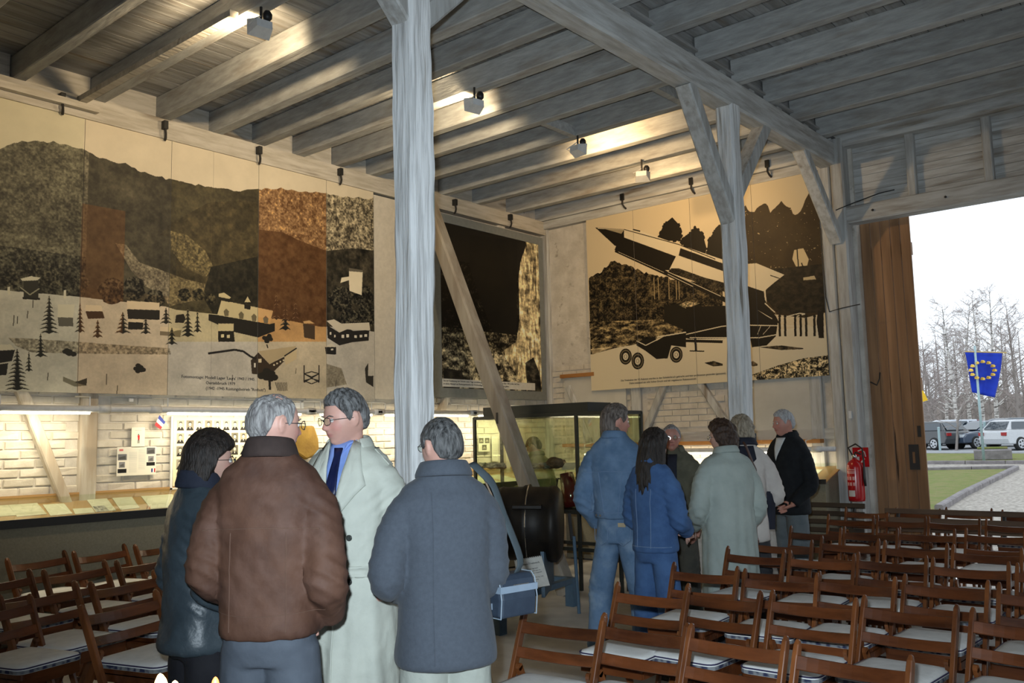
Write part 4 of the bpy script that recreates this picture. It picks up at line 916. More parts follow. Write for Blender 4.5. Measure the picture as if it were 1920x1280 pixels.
# ------------------------------------------------------------------ glass show case
Yf, Yk = 7.68, 8.15; xl, xr_ = -7.12, -5.15
M_vit = PLAIN('dark_green_black_frame', (.018, .022, .020), .45)
vc = thing('show_case', 'black framed glass show case on legs with metal finds inside', 'show case', ((xl+xr_)/2, 7.9, 0))
xm = ony(1083, 870, Yf).x
for x in (xl, xm, xr_):
    for y in (Yf, Yk):
        MB().bb(x-.016, x+.016, y-.016, y+.016, 0, 1.84).build('upright', M_vit, vc, world=True)
for z in (.42, .80, 1.83):
    MB().bb(xl, xr_, Yf-.017, Yf+.017, z-.018, z+.018).build('rail', M_vit, vc, world=True); MB().bb(xl, xr_, Yk-.017, Yk+.017, z-.018, z+.018).build('rail', M_vit, vc, world=True)
    for x in (xl, xr_): MB().bb(x-.016, x+.016, Yf, Yk, z-.018, z+.018).build('rail', M_vit, vc, world=True)
MB().bb(xl+.12, xm+.14, Yf+.02, Yk-.02, 1.85, 1.95).build('top_box', M_vit, vc, world=True)
MB().bb(xl, xr_, Yf, Yk, .80, .825).build('base_board', M_vit, vc, world=True)
MB().bb(xl+.02, xr_-.02, Yf+.02, Yk-.02, 1.225, 1.235).build('glass_shelf', M_glassG, vc, world=True)
MB().bb(xl+.02, xr_-.02, Yf+.02, Yk-.02, 1.815, 1.819).build('glass_pane', M_glassG, vc, world=True)
for a in ((xl+.016, xm-.016), (xm+.016, xr_-.016)):
    MB().bb(a[0], a[1], Yf-.003, Yf+.003, .83, 1.81).build('glass_pane', M_glassG, vc, world=True); MB().bb(a[0], a[1], Yk-.003, Yk+.003, .83, 1.81).build('glass_pane', M_glassG, vc, world=True)
for x in (xl, xr_): MB().bb(x-.003, x+.003, Yf+.02, Yk-.02, .83, 1.81).build('glass_pane', M_glassG, vc, world=True)
# finds
def chunk(name, label, c, s, mat, seed, n=2, grp=None, cat='find'):
    bm = bmesh.new(); bmesh.ops.create_icosphere(bm, subdivisions=n+1, radius=1)
    for v in bm.verts:
        q = 1+.45*noise.noise(v.co*1.7+Vector((seed, 0, 0))); v.co = Vector((v.co.x*s[0]*q, v.co.y*s[1]*q, v.co.z*s[2]*q))
    mz = min(v.co.z for v in bm.verts)
    me = bpy.data.meshes.new(name); bm.to_mesh(me); bm.free(); me.materials.append(mat)
    o = link(name, me, None, (c[0], c[1], c[2]-mz)); tag(o, label, cat, grp); return o
M_scrap = MAT('corroded_grey_metal', (.30, .30, .29), (.07, .07, .07), rough=.5, scale=25, bump=.6, metal=.4)
M_rust = MAT('rusty_stone', (.22, .13, .10), (.10, .06, .05), rough=.9, scale=18, bump=.6)
for i, (px, w_) in enumerate(((903, .10), (925, .12), (938, .09), (1001, .12), (1020, .10))):
    x = ony(px, 862, 7.9).x; chunk('metal_find', 'jagged grey metal find on the glass shelf, %s from the left' % ['first', 'second', 'third', 'fourth', 'fifth'][i], (x, 7.9, 1.236), (w_, .06, .035), M_scrap, i*3.1, grp='metal finds on the glass shelf')
chunk('stone_find', 'reddish stone on the right of the glass shelf', (ony(1042, 862, 7.95).x, 7.95, 1.236), (.13, .08, .065), M_rust, 9)
x = ony(1068, 860, 7.9).x; o = MB().prism([(x-.08, 7.85, 1.236), (x+.09, 7.85, 1.236), (x+.08, 7.91, 1.31), (x-.07, 7.91, 1.31)], (0, .01, 0)).build('label_card', M_card); tag(o, 'white folded card beside the stone on the glass shelf', 'card')
M_red = PLAIN('glossy_dark_red', (.13, .008, .010), .18, spec=.6, coat=1)
t = thing('red_nose_cone', 'glossy dark red cone with a black handle inside the show case', 'find', (-5.72, 7.85, .826))
Pn = [ony(*q, 7.85) for q in ((1035, 945), (1033, 905), (1052, 887), (1057, 890), (1066, 930), (1058, 948))]
def cone_sl(p0, p1, r0, r1): return MB().tube([p0, Vector(p0).lerp(Vector(p1), .4), p1], [r0, (r0+r1)/2, r1], 18)
cone_sl((-5.86, 7.85, .84), (-5.93, 7.85, 1.20), .115, .075).build('shell', M_red, t, smooth=True, world=True)
MB().tube([(-5.965, 7.85, 1.13), (-6.05, 7.85, 1.14), (-6.07, 7.85, 1.06), (-6.02, 7.85, .96), (-5.975, 7.85, .93)], .009, 8).build('handle', M_black, t, smooth=True, world=True)
t2 = MB().tube([(-5.72, 7.92, .92), (-5.55, 7.92, .93), (-5.38, 7.92, .93)], [.09, .095, .05], 18).build('red_canister', M_red, smooth=True); tag(t2, 'short dark red canister lying beside the red cone in the show case', 'find')
MB().bb(-5.34, -5.22, 7.72, 7.80, .826, .93).build('box', M_white); tag(bpy.data.objects['box'], 'small white box at the right end of the show case floor', 'box')

# ------------------------------------------------------------------ rocket engine on its blue stand
M_eng = MAT('burnt_engine_steel', (.022, .018, .014), (.011, .009, .008), rough=.5, scale=6, bump=.35, spec=.35, metal=.3, c3=(.05, .03, .016), s3=4, lo3=.55, hi3=.8)
M_blue = PLAIN('grey_blue_paint', (.085, .145, .21), .5)
ax0 = Vector((-5.72, 5.92, .84)); ax1 = Vector((-4.88, 6.44, .82)); axd = (ax1-ax0).normalized()
mq = axd.to_track_quat('Z', 'Y').to_matrix()
en = thing('rocket_engine', 'big dark burnt engine barrel resting on the blue steel stand', 'engine', (-5.3, 6.2, .5))
L = (ax1-ax0).length
MB().lathe([(.17, 0), (.22, .02), (.235, .05), (.285, .22), (.305, .235), (.305, .25), (.30, .26), (.315, .40), (.325, .415), (.325, .43), (.318, .44), (.325, .60), (.34, .62), (.34, .66), (.325, .68), (.325, .84), (.335, .85), (.335, .90), (.30, .93), (.28, .94)], 32, ax0, mq).build('chamber', M_eng, en, smooth=True, world=True)
MB().lathe([(.10, -.16), (.11, -.02), (.15, .0), (.12, .04)], 20, ax0, mq).build('inlet', M_eng, en, smooth=True, world=True)
for a, l0, l1 in ((60, .18, .46), (150, .55, .8), (20, .5, .72)):
    pp = [ax0+axd*l+mq @ Vector((math.cos(R(a)), math.sin(R(a)), 0))*.335 for l in (l0, l1)]; MB().beam(pp[0], pp[1], .07, .04, (0, 0, 1), .008).build('bracket', M_eng, en, world=True)
MB().tube([(-5.70, 5.82, 1.10), (-5.60, 5.93, 1.155), (-5.35, 6.07, 1.135)], .028, 8).build('pipe', M_eng, en, smooth=True, world=True)
o = ax0+axd*.66; MB().tube([o+mq @ Vector((math.cos(R(a)), math.sin(R(a)), 0))*.345 for a in range(0, 361, 15)], .006, 6, False).build('wire', M_chrome, en, world=True)
st = thing('engine_stand', 'grey blue welded steel stand under the engine barrel', 'stand', (-5.2, 6.4, 0))
zt = .24
c00, c10, c01, c11 = Vector((-5.55, 5.62, zt)), Vector((-4.85, 5.98, zt)), Vector((-5.9, 6.42, zt)), Vector((-5.1, 7.08, zt))
c10, c11 = Vector((-4.98, 5.62, zt)), Vector((-5.23, 6.95, zt)); c00, c01 = Vector((-5.75, 5.55, zt)), Vector((-6.05, 6.8, zt))
for a, b in ((c00, c10), (c10, c11), (c11, c01), (c01, c00)): MB().beam(a, b, .07, .05, (0, 0, 1)).build('rail', M_blue, st, world=True)
for c in (c00, c10, c01, c11): MB().bb(c.x-.045, c.x+.045, c.y-.045, c.y+.045, 0, zt+.02).build('leg', M_blue, st, world=True)
for f in (.22, .80):
    q = ax0+axd*L*f; sd = mq @ Vector((0, 1, 0)); sd = Vector((axd.y, -axd.x, 0)).normalized()
    MB().prism([q+sd*.36+Vector((0, 0, .26-.84)), q-sd*.36+Vector((0, 0, .26-.84)), q-sd*.36+Vector((0, 0, -.20)), q-sd*.24+Vector((0, 0, -.22)), q+Vector((0, 0, -.33)), q+sd*.24+Vector((0, 0, -.22)), q+sd*.36+Vector((0, 0, -.20))], axd*.03).build('cradle_plate', M_blue, st, world=True)
MB().tube([onz(1086, 1150, 0), atd(1076, 1005, 8.2)], .016, 8).build('rod', M_blue, st, world=True)
MB().tube([atd(1073, 1012, 8.2), atd(1067, 963, 8.3)], .018, 8).build('rod', M_iron, st, world=True)
# caption sheet leaning on the stand
q = [atd(x, y, dd) for x, y, dd in ((975, 1107, 7.2), (1031, 1097, 7.25), (1015, 1041, 7.35), (964, 1050, 7.3))]
t = thing('caption_sheet', 'white spiral bound caption sheet leaning on the blue stand', 'sign', tuple(q[0]))
MB().prism(q, Vector((-.006, .006, 0))).build('page', M_card, t, world=True)
xd = (q[1]-q[0]).normalized(); yd = (q[3]-q[0]).normalized(); nn = xd.cross(yd)
text_mesh('lettering', "Raketen-Triebwerk", .022, M_ink, t, q[3]+xd*.03-yd*.055+nn*.001, xd, yd)
text_mesh('lettering', "Brennkammer des Aggregats\nmit Einspritzdüsen, geborgen im\nSchieferbruch und hier ausgestellt\n\nDie Kammer wurde 1943 bis 1945\nauf dem Prüfstand erprobt", .013, M_ink, t, q[3]+xd*.03-yd*.095+nn*.001, xd, yd, spacing=1.4)
for k in range(14):
    c = q[3].lerp(q[2], (k+.5)/14); MB().tube([c+nn*.008+yd*.008*math.cos(a)+nn*.008*math.sin(a) for a in np.linspace(0, 6.28, 9)], .0018, 4, False).build('spiral_ring', M_iron, t, world=True)
# whitewashed bench-like log behind the engine with wooden ledge
M_log = MAT('whitewashed_rubble_block', (.56, .52, .46), (.30, .20, .15), rough=.9, scale=9, bump=.8, bscale=14, lo=.35, hi=.5)
o = MB().cbox((-4.95, 7.95, .40), (.75, .18, .22), .03).build('slate_block', M_log); tag(o, 'whitewashed block under the wooden ledge beside the man in denim', 'block'); o2 = MB().bb(-5.28, -4.6, 7.80, 8.08, .525, .56).build('ledge', M_ledge); tag(o2, 'short orange brown ledge on the whitewashed block', 'shelf')
o = MB().bb(-5.28, -4.62, 7.84, 8.06, .24, .29).build('trestle', M_iron); 
for x in (-5.22, -4.68): MB().bb(x-.02, x+.02, 7.9, 7.95, 0, .25).build('leg', M_iron, o)
tag(o, 'low black iron trestle under the whitewashed block', 'trestle')

# ------------------------------------------------------------------ fire extinguisher and its sign
M_fred = PLAIN('extinguisher_red', (.42, .006, .010), .25, spec=.6)
ex = Vector((-3.535, 9.86, .83))
t = thing('fire_extinguisher', 'red fire extinguisher hanging on the gate post under its red sign', 'fire extinguisher', tuple(ex))
MB().lathe([(.06, -.005), (.083, 0), (.087, .03), (.087, .36), (.078, .40), (.05, .43), (.025, .445), (.02, .46)], 24, (0, 0, 0)).build('cylinder', M_fred, t, smooth=True)
MB().lathe([(.018, .455), (.028, .46), (.028, .49), (.015, .50)], 12).build('valve', M_chrome, t, smooth=True)
MB().tube([(0, 0, .495), (.02, -.02, .52), (.08, -.02, .50)], .008, 6).build('lever', M_black, t, smooth=True)
MB().tube([(-.02, 0, .49), (-.06, .0, .57), (.02, .0, .61), (.09, 0, .56), (.105, -.02, .40), (.10, -.02, .25), (.108, -.02, .16)], [.009, .009, .009, .009, .010, .016, .012], 8).build('hose', M_black, t, smooth=True)
def curved(z0, z1, a0, a1, mat, nm, r=.0885):
    vs = []; n = 8
    for z in (z0, z1):
        for i in range(n+1): a = R(a0+(a1-a0)*i/n); vs.append((r*math.cos(a), r*math.sin(a), z))
    mb = MB().add(vs, [(i, i+1, n+2+i, n+1+i) for i in range(n)]); o = mb.build(nm, mat, t); s_ = o.modifiers.new('s', 'SOLIDIFY'); s_.thickness = .0012
M_exw = PLAIN('label_white', (.62, .60, .58), .6); M_exp = PLAIN('label_print', (.70, .35, .34), .6)
curved(.05, .115, -130, -80, M_exw, 'label')
for z in (.33, .31, .295): curved(z, z+.010, -140, -75, M_exp, 'print_line')
for k in range(3): curved(.225, .262, -140+k*24, -124+k*24, M_exp, 'pictogram'); curved(.165, .20, -138+k*24, -122+k*24, M_exp, 'pictogram')
sg = thing('safety_sign', 'red square fire extinguisher sign on the gate post', 'sign', (-3.50, 9.955, 1.25))
MB().bb(-3.585, -3.415, 9.955, 9.963, 1.19, 1.40).build('plate', M_fred, sg, world=True)
sy = 9.953
MB().bb(-3.545, -3.515, sy, sy+.002, 1.21, 1.30).build('pictogram', M_exw, sg, world=True)
MB().tube([(-3.525, sy, 1.36), (-3.49, sy, 1.375), (-3.455, sy, 1.35), (-3.445, sy, 1.30)], .006, 6).build('pictogram', M_exw, sg, world=True)
MB().beam((-3.51, sy, 1.22), (-3.46, sy, 1.28), .015, .004, (0, 1, 0)).build('pictogram', M_exw, sg, world=True)

# ------------------------------------------------------------------ sliding plank door
M_door = MAT('old_pine_plank', (.36, .20, .10), (.20, .11, .055), rough=.7, scale=5, stretch=(1.5, 1, .10), bump=.3, bscale=12, vary=.12, c3=(.04, .022, .012), s3=7, lo3=.66, hi3=.72)
dr = struct(bpy.data.objects.new('door_1', None), 'open plank gate leaf with an iron handle plate', 'door'); COL.objects.link(dr); dr.location = (-3.18, YB+.12, 0)
x = -3.55
for i in range(6):
    wd = .107; o = MB().cbox((0, 0, 0), (wd-.005, .028, 3.94), .004).build('plank', M_door, dr); o.location = (x+wd/2+3.18, random.uniform(-.003, .003), 1.99); x += wd
for z in (.5, 2.0, 3.5): MB().bb(-.26, .27, .014, .05, z, z+.14).build('batten', M_door, dr)
MB().bb(.10, .20, -.03, -.014, 1.15, 1.42).build('handle_plate', M_iron, dr)
MB().bb(.137, .163, -.033, -.029, 1.22, 1.34).build('handle_slot', M_door, dr)
MB().bb(.20, .235, -.02, .01, 1.50, 1.62).build('catch', M_iron, dr)
MB().tube([(-.25, -.05, 2.12), (-.18, -.06, 2.08), (-.15, -.05, 2.15), (-.15, -.02, 2.22)], .008, 6).build('hook', M_iron, dr)

# ------------------------------------------------------------------ candles close to the lens
M_wax = PLAIN('white_wax', (.75, .68, .52), .5); M_flame = EMIT('flame', (1.0, .62, .22), 14); M_flame2 = EMIT('red_flame', (1.0, .22, .05), 2.2)
CZ = []
def candle(label, px, tip_y, D, hgt, mat, r, tilt, zt):
    b = atd(px, tip_y, D); t = thing('candle', label, 'candle', (b.x, b.y, zt)); wh = b.z-hgt-.004-zt
    MB().lathe([(r, 0), (r, wh-.006), (r*.9, wh-.001), (r*.3, wh-.003)], 20, (0, 0, 0)).build('wax', M_wax, t, smooth=True)
    MB().tube([(-tilt, 0, wh-.005), (-tilt*.8, 0, wh+.008)], .0012, 5).build('wick', M_black, t)
    pr = [(0.001, 0), (.005, .006), (.0074, .014), (.0072, .024), (.0052, .032), (.0025, .0365), (.0004, .038)]
    MB().tube([(tilt*(z/.038-1), 0, wh+.004+z*hgt/.038) for _, z in pr], [q*hgt/.038 for q, _ in pr], 14).build('flame', mat, t, smooth=True)
    return b
zt_ = atd(300, 1262, 1.0).z-.17
b1 = candle('lit candle with the tallest bright flame at the bottom edge', 300, 1262, 1.0, .044, M_flame, .022, -.010, zt_)
b3 = candle('lit candle with a low bright flame, just right of the tallest flame', 328, 1275, 1.05, .040, M_flame, .020, 0, zt_)
b2 = candle('lit candle with a small reddish flame, rightmost of the three', 404, 1268, 1.12, .028, M_flame2, .022, 0, zt_)
c = (b1+b2)/2
t = thing('candle_table', 'small round table with the candles below the bottom edge', 'table', (c.x, c.y, 0))
MB().lathe([(.30, zt_-.03), (.31, zt_-.01), (.30, zt_)], 32).build('top', M_chair, t); MB().lathe([(.03, .02), (.025, zt_-.03)], 12).build('column', M_chair, t); MB().lathe([(.2, 0), (.19, .02), (.04, .04)], 20).build('foot', M_chair, t)
lamp('candle_light', 'POINT', tuple(b1), .35, (1, .6, .25), size=.01)
# ------------------------------------------------------------------ the yard outside
GS = .023
def gz(y): return GS*(y-10.4)
def og(px, py, dz=0):
    d = ray(px, py); t = (GS*(-10.4)-CAM_H+dz)/(d[2]-GS*d[1]); return _at(d, t)
M_gravel = MAT('pale_gravel', (.46, .42, .37), (.26, .24, .21), rough=.95, scale=14, bump=.7, bscale=60, lo=.4, hi=.6, bdist=.02)
M_grass = MAT('short_lawn', (.16, .20, .045), (.22, .21, .075), rough=.95, scale=3, bump=.8, bscale=70, bdist=.03, lo=.4, hi=.6, c3=(.12, .10, .05), s3=9, lo3=.6, hi3=.75)
M_kerb = MAT('kerb_stone', (.26, .24, .24), (.17, .155, .155), rough=.9, scale=5, bump=.4)
M_asph = MAT('parking_asphalt', (.34, .35, .36), (.28, .29, .30), rough=.9, scale=5)
mb = MB(); mb.add([(-60, 10.46, gz(10.46)), (30, 10.46, gz(10.46)), (30, 140, gz(140)), (-60, 140, gz(140))], [(0, 1, 2, 3)])
g = mb.build('ground', M_gravel); struct(g, 'pale gravel yard outside the gateway', 'ground')
def patch(name, pts, dz, mat, label, cat):
    P = [p+Vector((0, 0, dz)) for p in pts]; o = MB().prism(P, (0, 0, -.06-dz)).build(name, mat); return struct(o, label, cat)
# lawn in front (left of the gravel path) and strip behind the path
kc = [og(1560, 905), og(1690, 883.5), og(1875, 881), og(1906, 881), og(1895, 888), og(1858, 905), og(1800, 935), og(1760, 960), og(1700, 1000), og(1600, 980)]
patch('lawn', kc, .03, M_grass, 'patch of short lawn in front of the gravel crossing', 'lawn')
patch('lawn', [og(1500, 868), og(2100, 866), og(2100, 852), og(1740, 851), og(1500, 852)], .03, M_grass, 'strip of lawn between the path and the car park', 'lawn')
patch('car_park', [og(1400, 851), og(2200, 849), og(2200, 831), og(1400, 833)], .035, M_asph, 'grey asphalt of the car park', 'car park')
def kerb(pts, label):
    t = thing('kerb', label, 'kerb', tuple(pts[0]), kind='structure')
    for a, b in zip(pts[:-1], pts[1:]):
        n = max(1, int((b-a).length/1.0))
        for i in range(n):
            p, q = a.lerp(b, i/n), a.lerp(b, (i+1)/n-.03/max((b-a).length, .1)); MB().beam(p+Vector((0, 0, .04)), q+Vector((0, 0, .04)), .14, .14, (0, 0, 1), .02).build('kerb_stone', M_kerb, t, world=True)
kerb([og(1600, 884.5), og(1740, 883), og(1905, 879.5)], 'low kerb along the far side of the front lawn')
kerb([og(1906, 880), og(1862, 902), og(1806, 930), og(1760, 958)], 'stone kerb slanting between lawn and gravel')
kerb([og(1600, 871), og(1740, 870), og(2050, 869)], 'kerb beyond the gravel path')
# stone trough
tr = thing('stone_trough', 'low stone planting trough at the foot of the flag pole', 'trough', tuple(og(1863, 863)))
a, b = og(1827, 863), og(1898, 862)
MB().beam(a+Vector((0, 0, .18)), b+Vector((0, 0, .18)), .8, .38, (0, 0, 1), .05).build('stones', M_kerb, tr, world=True)
MB().beam(a.lerp(b, .1)+Vector((0, 0, .40)), a.lerp(b, .9)+Vector((0, 0, .40)), .5, .08, (0, 0, 1), .03).build('planting', M_grass, tr, world=True)
# flag pole and flag
pb = og(1845, 866); D0 = (pb-Vector((0, 0, CAM_H))).dot(Vector(_fwd))
def atf(px, py):
    d = ray(px, py); nh = Vector((_fwd[0], _fwd[1], 0)).normalized(); return _at(d, nh.dot(Vector((pb.x, pb.y, 0)))/(nh.x*d[0]+nh.y*d[1]))
M_pole = PLAIN('pale_green_pole', (.35, .48, .50), .4)
fp = thing('flag_pole', 'tall pale green pole standing by the stone trough', 'flag pole', tuple(pb))
tp = atf(1848, 648); MB().tube([pb, Vector((pb.x, pb.y, tp.z))], [.045, .035], 10).build('pole', M_pole, fp, world=True, smooth=True)
MB().tube([atf(1810, 659), atf(1887, 661)], .022, 8).build('crossbar', PLAIN('wood_bar', (.5, .36, .15), .6), fp, world=True)
M_eu = MAT('blue_flag_cloth', (.010, .045, .50), (.008, .03, .38), rough=.7, scale=3, bump=.1, bdist=.05); M_star = PLAIN('yellow_star', (.90, .62, .10), .7)
fl_ = thing('flag', 'blue flag with a ring of twelve yellow stars hanging from the pole', 'flag', tuple(atf(1848, 700)))
back = Vector(_fwd)*.09; nx, ny = 16, 16
TL, TR_, BR, BL = (1813, 660), (1883, 661), (1870, 746), (1828, 736)
vs = []
for i in range(ny+1):
    for j in range(nx+1):
        u, v = j/nx, i/ny; l = (TL[0]+(BL[0]-TL[0])*v**.9, TL[1]+(BL[1]-TL[1])*v); r = (TR_[0]+(BR[0]-TR_[0])*v**1.3, TR_[1]+(BR[1]-TR_[1])*v)
        p = atf(l[0]+(r[0]-l[0])*u, l[1]+(r[1]-l[1])*u)+Vector(_fwd)*(.12+.07*math.sin(u*11+v*2)*v); vs.append(p)
mb = MB().add(vs, [(i*(nx+1)+j, (i+1)*(nx+1)+j, (i+1)*(nx+1)+j+1, i*(nx+1)+j+1) for i in range(ny) for j in range(nx)])
o = mb.build('cloth', M_eu, fl_, world=True, smooth=True); sd = o.modifiers.new('s', 'SOLIDIFY'); sd.thickness = .01
for k in range(12):
    a = R(30*k); cx, cy = 1847+22*math.cos(a), 694-16*math.sin(a); pts = []
    for i in range(10):
        r = 2.9 if i % 2 == 0 else 1.1; b = R(90+36*i); pts.append(atf(cx+r*math.cos(b), cy-r*math.sin(b))+Vector((-.04, -.10, 0))-Vector(_fwd)*.08)
    MB().prism(pts, Vector(_fwd)*.19).build('star', M_star, fl_, world=True)
yp = thing('flag', 'yellow tip of a flag showing beside the plank gate leaf', 'flag', tuple(atf(1732, 740)))
MB().prism([atf(1718, 722), atf(1729, 728), atf(1740, 750), atf(1727, 754), atf(1716, 750)], Vector(_fwd)*.02).build('cloth', PLAIN('yellow_flag_cloth', (.80, .50, .02), .7), yp, world=True)
MB().tube([atf(1716, 720), Vector((atf(1716, 720).x, atf(1716, 720).y, gz(pb.y)))], .03, 8).build('pole', M_pole, yp, world=True)
# fence posts
for k, (px, y0, y1) in enumerate(((1763, 800, 846), (1850, 790, 845))):
    a = og(px, y1); D1 = (a-Vector((0, 0, CAM_H))).dot(Vector(_fwd)); b = atd(px, y0, D1)
    t = thing('fence_post', ['pale blue fence post before the parked cars near the gate leaf', 'pale blue fence post directly behind the flag pole'][k], 'post', tuple(a)); MB().tube([a, Vector((a.x, a.y, b.z-.04))], .05, 8).build('pole', M_pole, t, world=True); MB().lathe([(.055, 0), (.055, .03), (.02, .05)], 8, (a.x, a.y, b.z-.05)).build('cap', M_pole, t, world=True)
# ---- cars
M_cg = PLAIN('car_glass', (.03, .045, .06), .05, spec=.9); M_ty = PLAIN('tyre_rubber', (.02, .02, .02), .8); M_rim = PLAIN('alloy_rim', (.55, .57, .60), .3, metal=.6); M_tail = PLAIN('tail_lamp_red', (.35, .01, .01), .2); M_hl = PLAIN('head_lamp', (.7, .75, .8), .1)
def car(label, px, py, col, kind, rz, s=1.0):
    P = og(px, py); t = thing('car', label, 'car', (P.x, P.y, P.z), rz); t.scale = (.84, .84, .84); Mp = PLAIN('car_paint', col, .25, spec=.6, coat=.6)
    # side profiles along x (front = +x); half width w
    if kind == 'hatch': body = [(-1.95, .30), (-2.02, .55), (-1.98, .90), (-1.80, .98), (.70, .95), (1.75, .78), (1.98, .62), (2.0, .32)]; roof = [(-1.86, .96), (-1.50, 1.38), (-1.2, 1.44), (.05, 1.44), (.35, 1.38), (1.05, .92)]
    elif kind == 'sedan': body = [(-2.2, .35), (-2.25, .75), (-2.15, .95), (-1.35, .98), (.85, .95), (1.95, .78), (2.18, .60), (2.2, .30)]; roof = [(-1.65, .97), (-1.05, 1.36), (-.7, 1.42), (.1, 1.41), (.40, 1.35), (1.15, .93)]
    else: body = [(-2.15, .30), (-2.22, .60), (-2.18, .95), (-2.05, 1.0), (.85, .96), (1.85, .80), (2.12, .60), (2.15, .30)]; roof = [(-2.05, .98), (-1.85, 1.36), (-1.6, 1.43), (.15, 1.43), (.45, 1.37), (1.15, .93)]
    def loft(prof, w0, w1, zlo, zhi):
        k = len(prof); f = lambda z: w0+(w1-w0)*max(0, min(1, (z-zlo)/(zhi-zlo)))
        pr = [(x, z, f(z)) for x, z in prof]; a = [(x, w, z) for x, z, w in pr]; b = [(x, -w, z) for x, z, w in pr]
        return MB().add(a+b, [tuple(range(k)), tuple(range(2*k-1, k-1, -1))]+[(i, k+i, k+(i+1) % k, (i+1) % k) for i in range(k)])
    bd = loft(body, .86, .80, .5, 1.0).build('body', Mp, t); bevel(bd, .06, 3)
    rf = loft(roof, .80, .60, .95, 1.44).build('roof', Mp, t); bevel(rf, .03, 2)
    # windows
    xs_ = [x for x, z in roof]
    for s_ in (-1, 1):
        x0, x1 = xs_[1]-.05, xs_[4]+.28
        wd = lambda z: .80+(.60-.80)*(z-.95)/.49+.012
        n = 2
        for a, b in ((x0, (x0+x1)/2-.05), ((x0+x1)/2+.05, x1)):
            q = [(a-.12 if a == x0 else a, 1.0), (b+(.18 if b == x1 else 0), 1.0), (b-(.10 if b == x1 else 0), 1.34), (a+(.05), 1.34)]
            MB().prism([(x, s_*wd(z), z) for x, z in q], (0, s_*.006, 0)).build('side_window', M_cg, t)
        for nm, m_, x, z in (('tail_lamp', M_tail, body[1][0]+.03, .78), ('head_lamp', M_hl, body[-2][0]-.06, .66)): MB().box((x, s_*.66, z), (.14, .26, .15)).build(nm, m_, t)
    (xa, za), (xb, zb_) = roof[0], roof[1]; MB().prism([(xa-.015, -.62, za+.04), (xa-.015, .62, za+.04), (xb-.02, .55, zb_-.03), (xb-.02, -.55, zb_-.03)], (-.012, 0, .006)).build('rear_window', M_cg, t)
    (xa, za), (xb, zb_) = roof[-1], roof[-2]; MB().prism([(xa+.0, -.64, za+.03), (xa+.0, .64, za+.03), (xb+.02, .56, zb_-.02), (xb+.02, -.56, zb_-.02)], (.012, 0, .006)).build('windscreen', M_cg, t)
    for x in (body[0][0]+.72, body[-1][0]-.78):
        for s_ in (-1, 1):
            w_ = MB().lathe([(.24, -.10), (.31, -.09), (.32, -.04), (.32, .04), (.31, .09), (.24, .10)], 22, (x, s_*.78, .32), Matrix.Rotation(R(90), 3, 'X')).build('wheel', M_ty, t, smooth=True)
            r_ = MB().lathe([(.21, -.105), (.22, -.1), (.22, .1), (.21, .105)], 18, (x, s_*.79, .32), Matrix.Rotation(R(90), 3, 'X'))
            r_.build('rim', M_rim, w_)
            for k in range(5):
                a = R(72*k); c = (x+.13*math.cos(a), s_*.90, .32+.13*math.sin(a)); MB().box(c, (.07, .012, .07), (0, -a, 0)).build('rim_gap', M_ty, w_)
    return t
car('silver hatchback with alloy wheels, nearest car at the right frame edge', 1926, 843, (.52, .54, .56), 'hatch', R(58))
car('dark blue grey sedan parked behind the flag pole', 1849, 840, (.05, .075, .12), 'sedan', R(238))
car('pale silver estate car behind the dark sedan', 1814, 834, (.50, .54, .60), 'estate', R(62))
car('black hatchback seen beside the plank gate leaf', 1742, 843, (.02, .025, .03), 'hatch', R(150))
car('dark red small car between black and silver cars', 1786, 835, (.12, .02, .03), 'hatch', R(222))
car('dark estate car with silver roof rails behind the blue grey sedan', 1886, 831, (.06, .08, .10), 'estate', R(240))

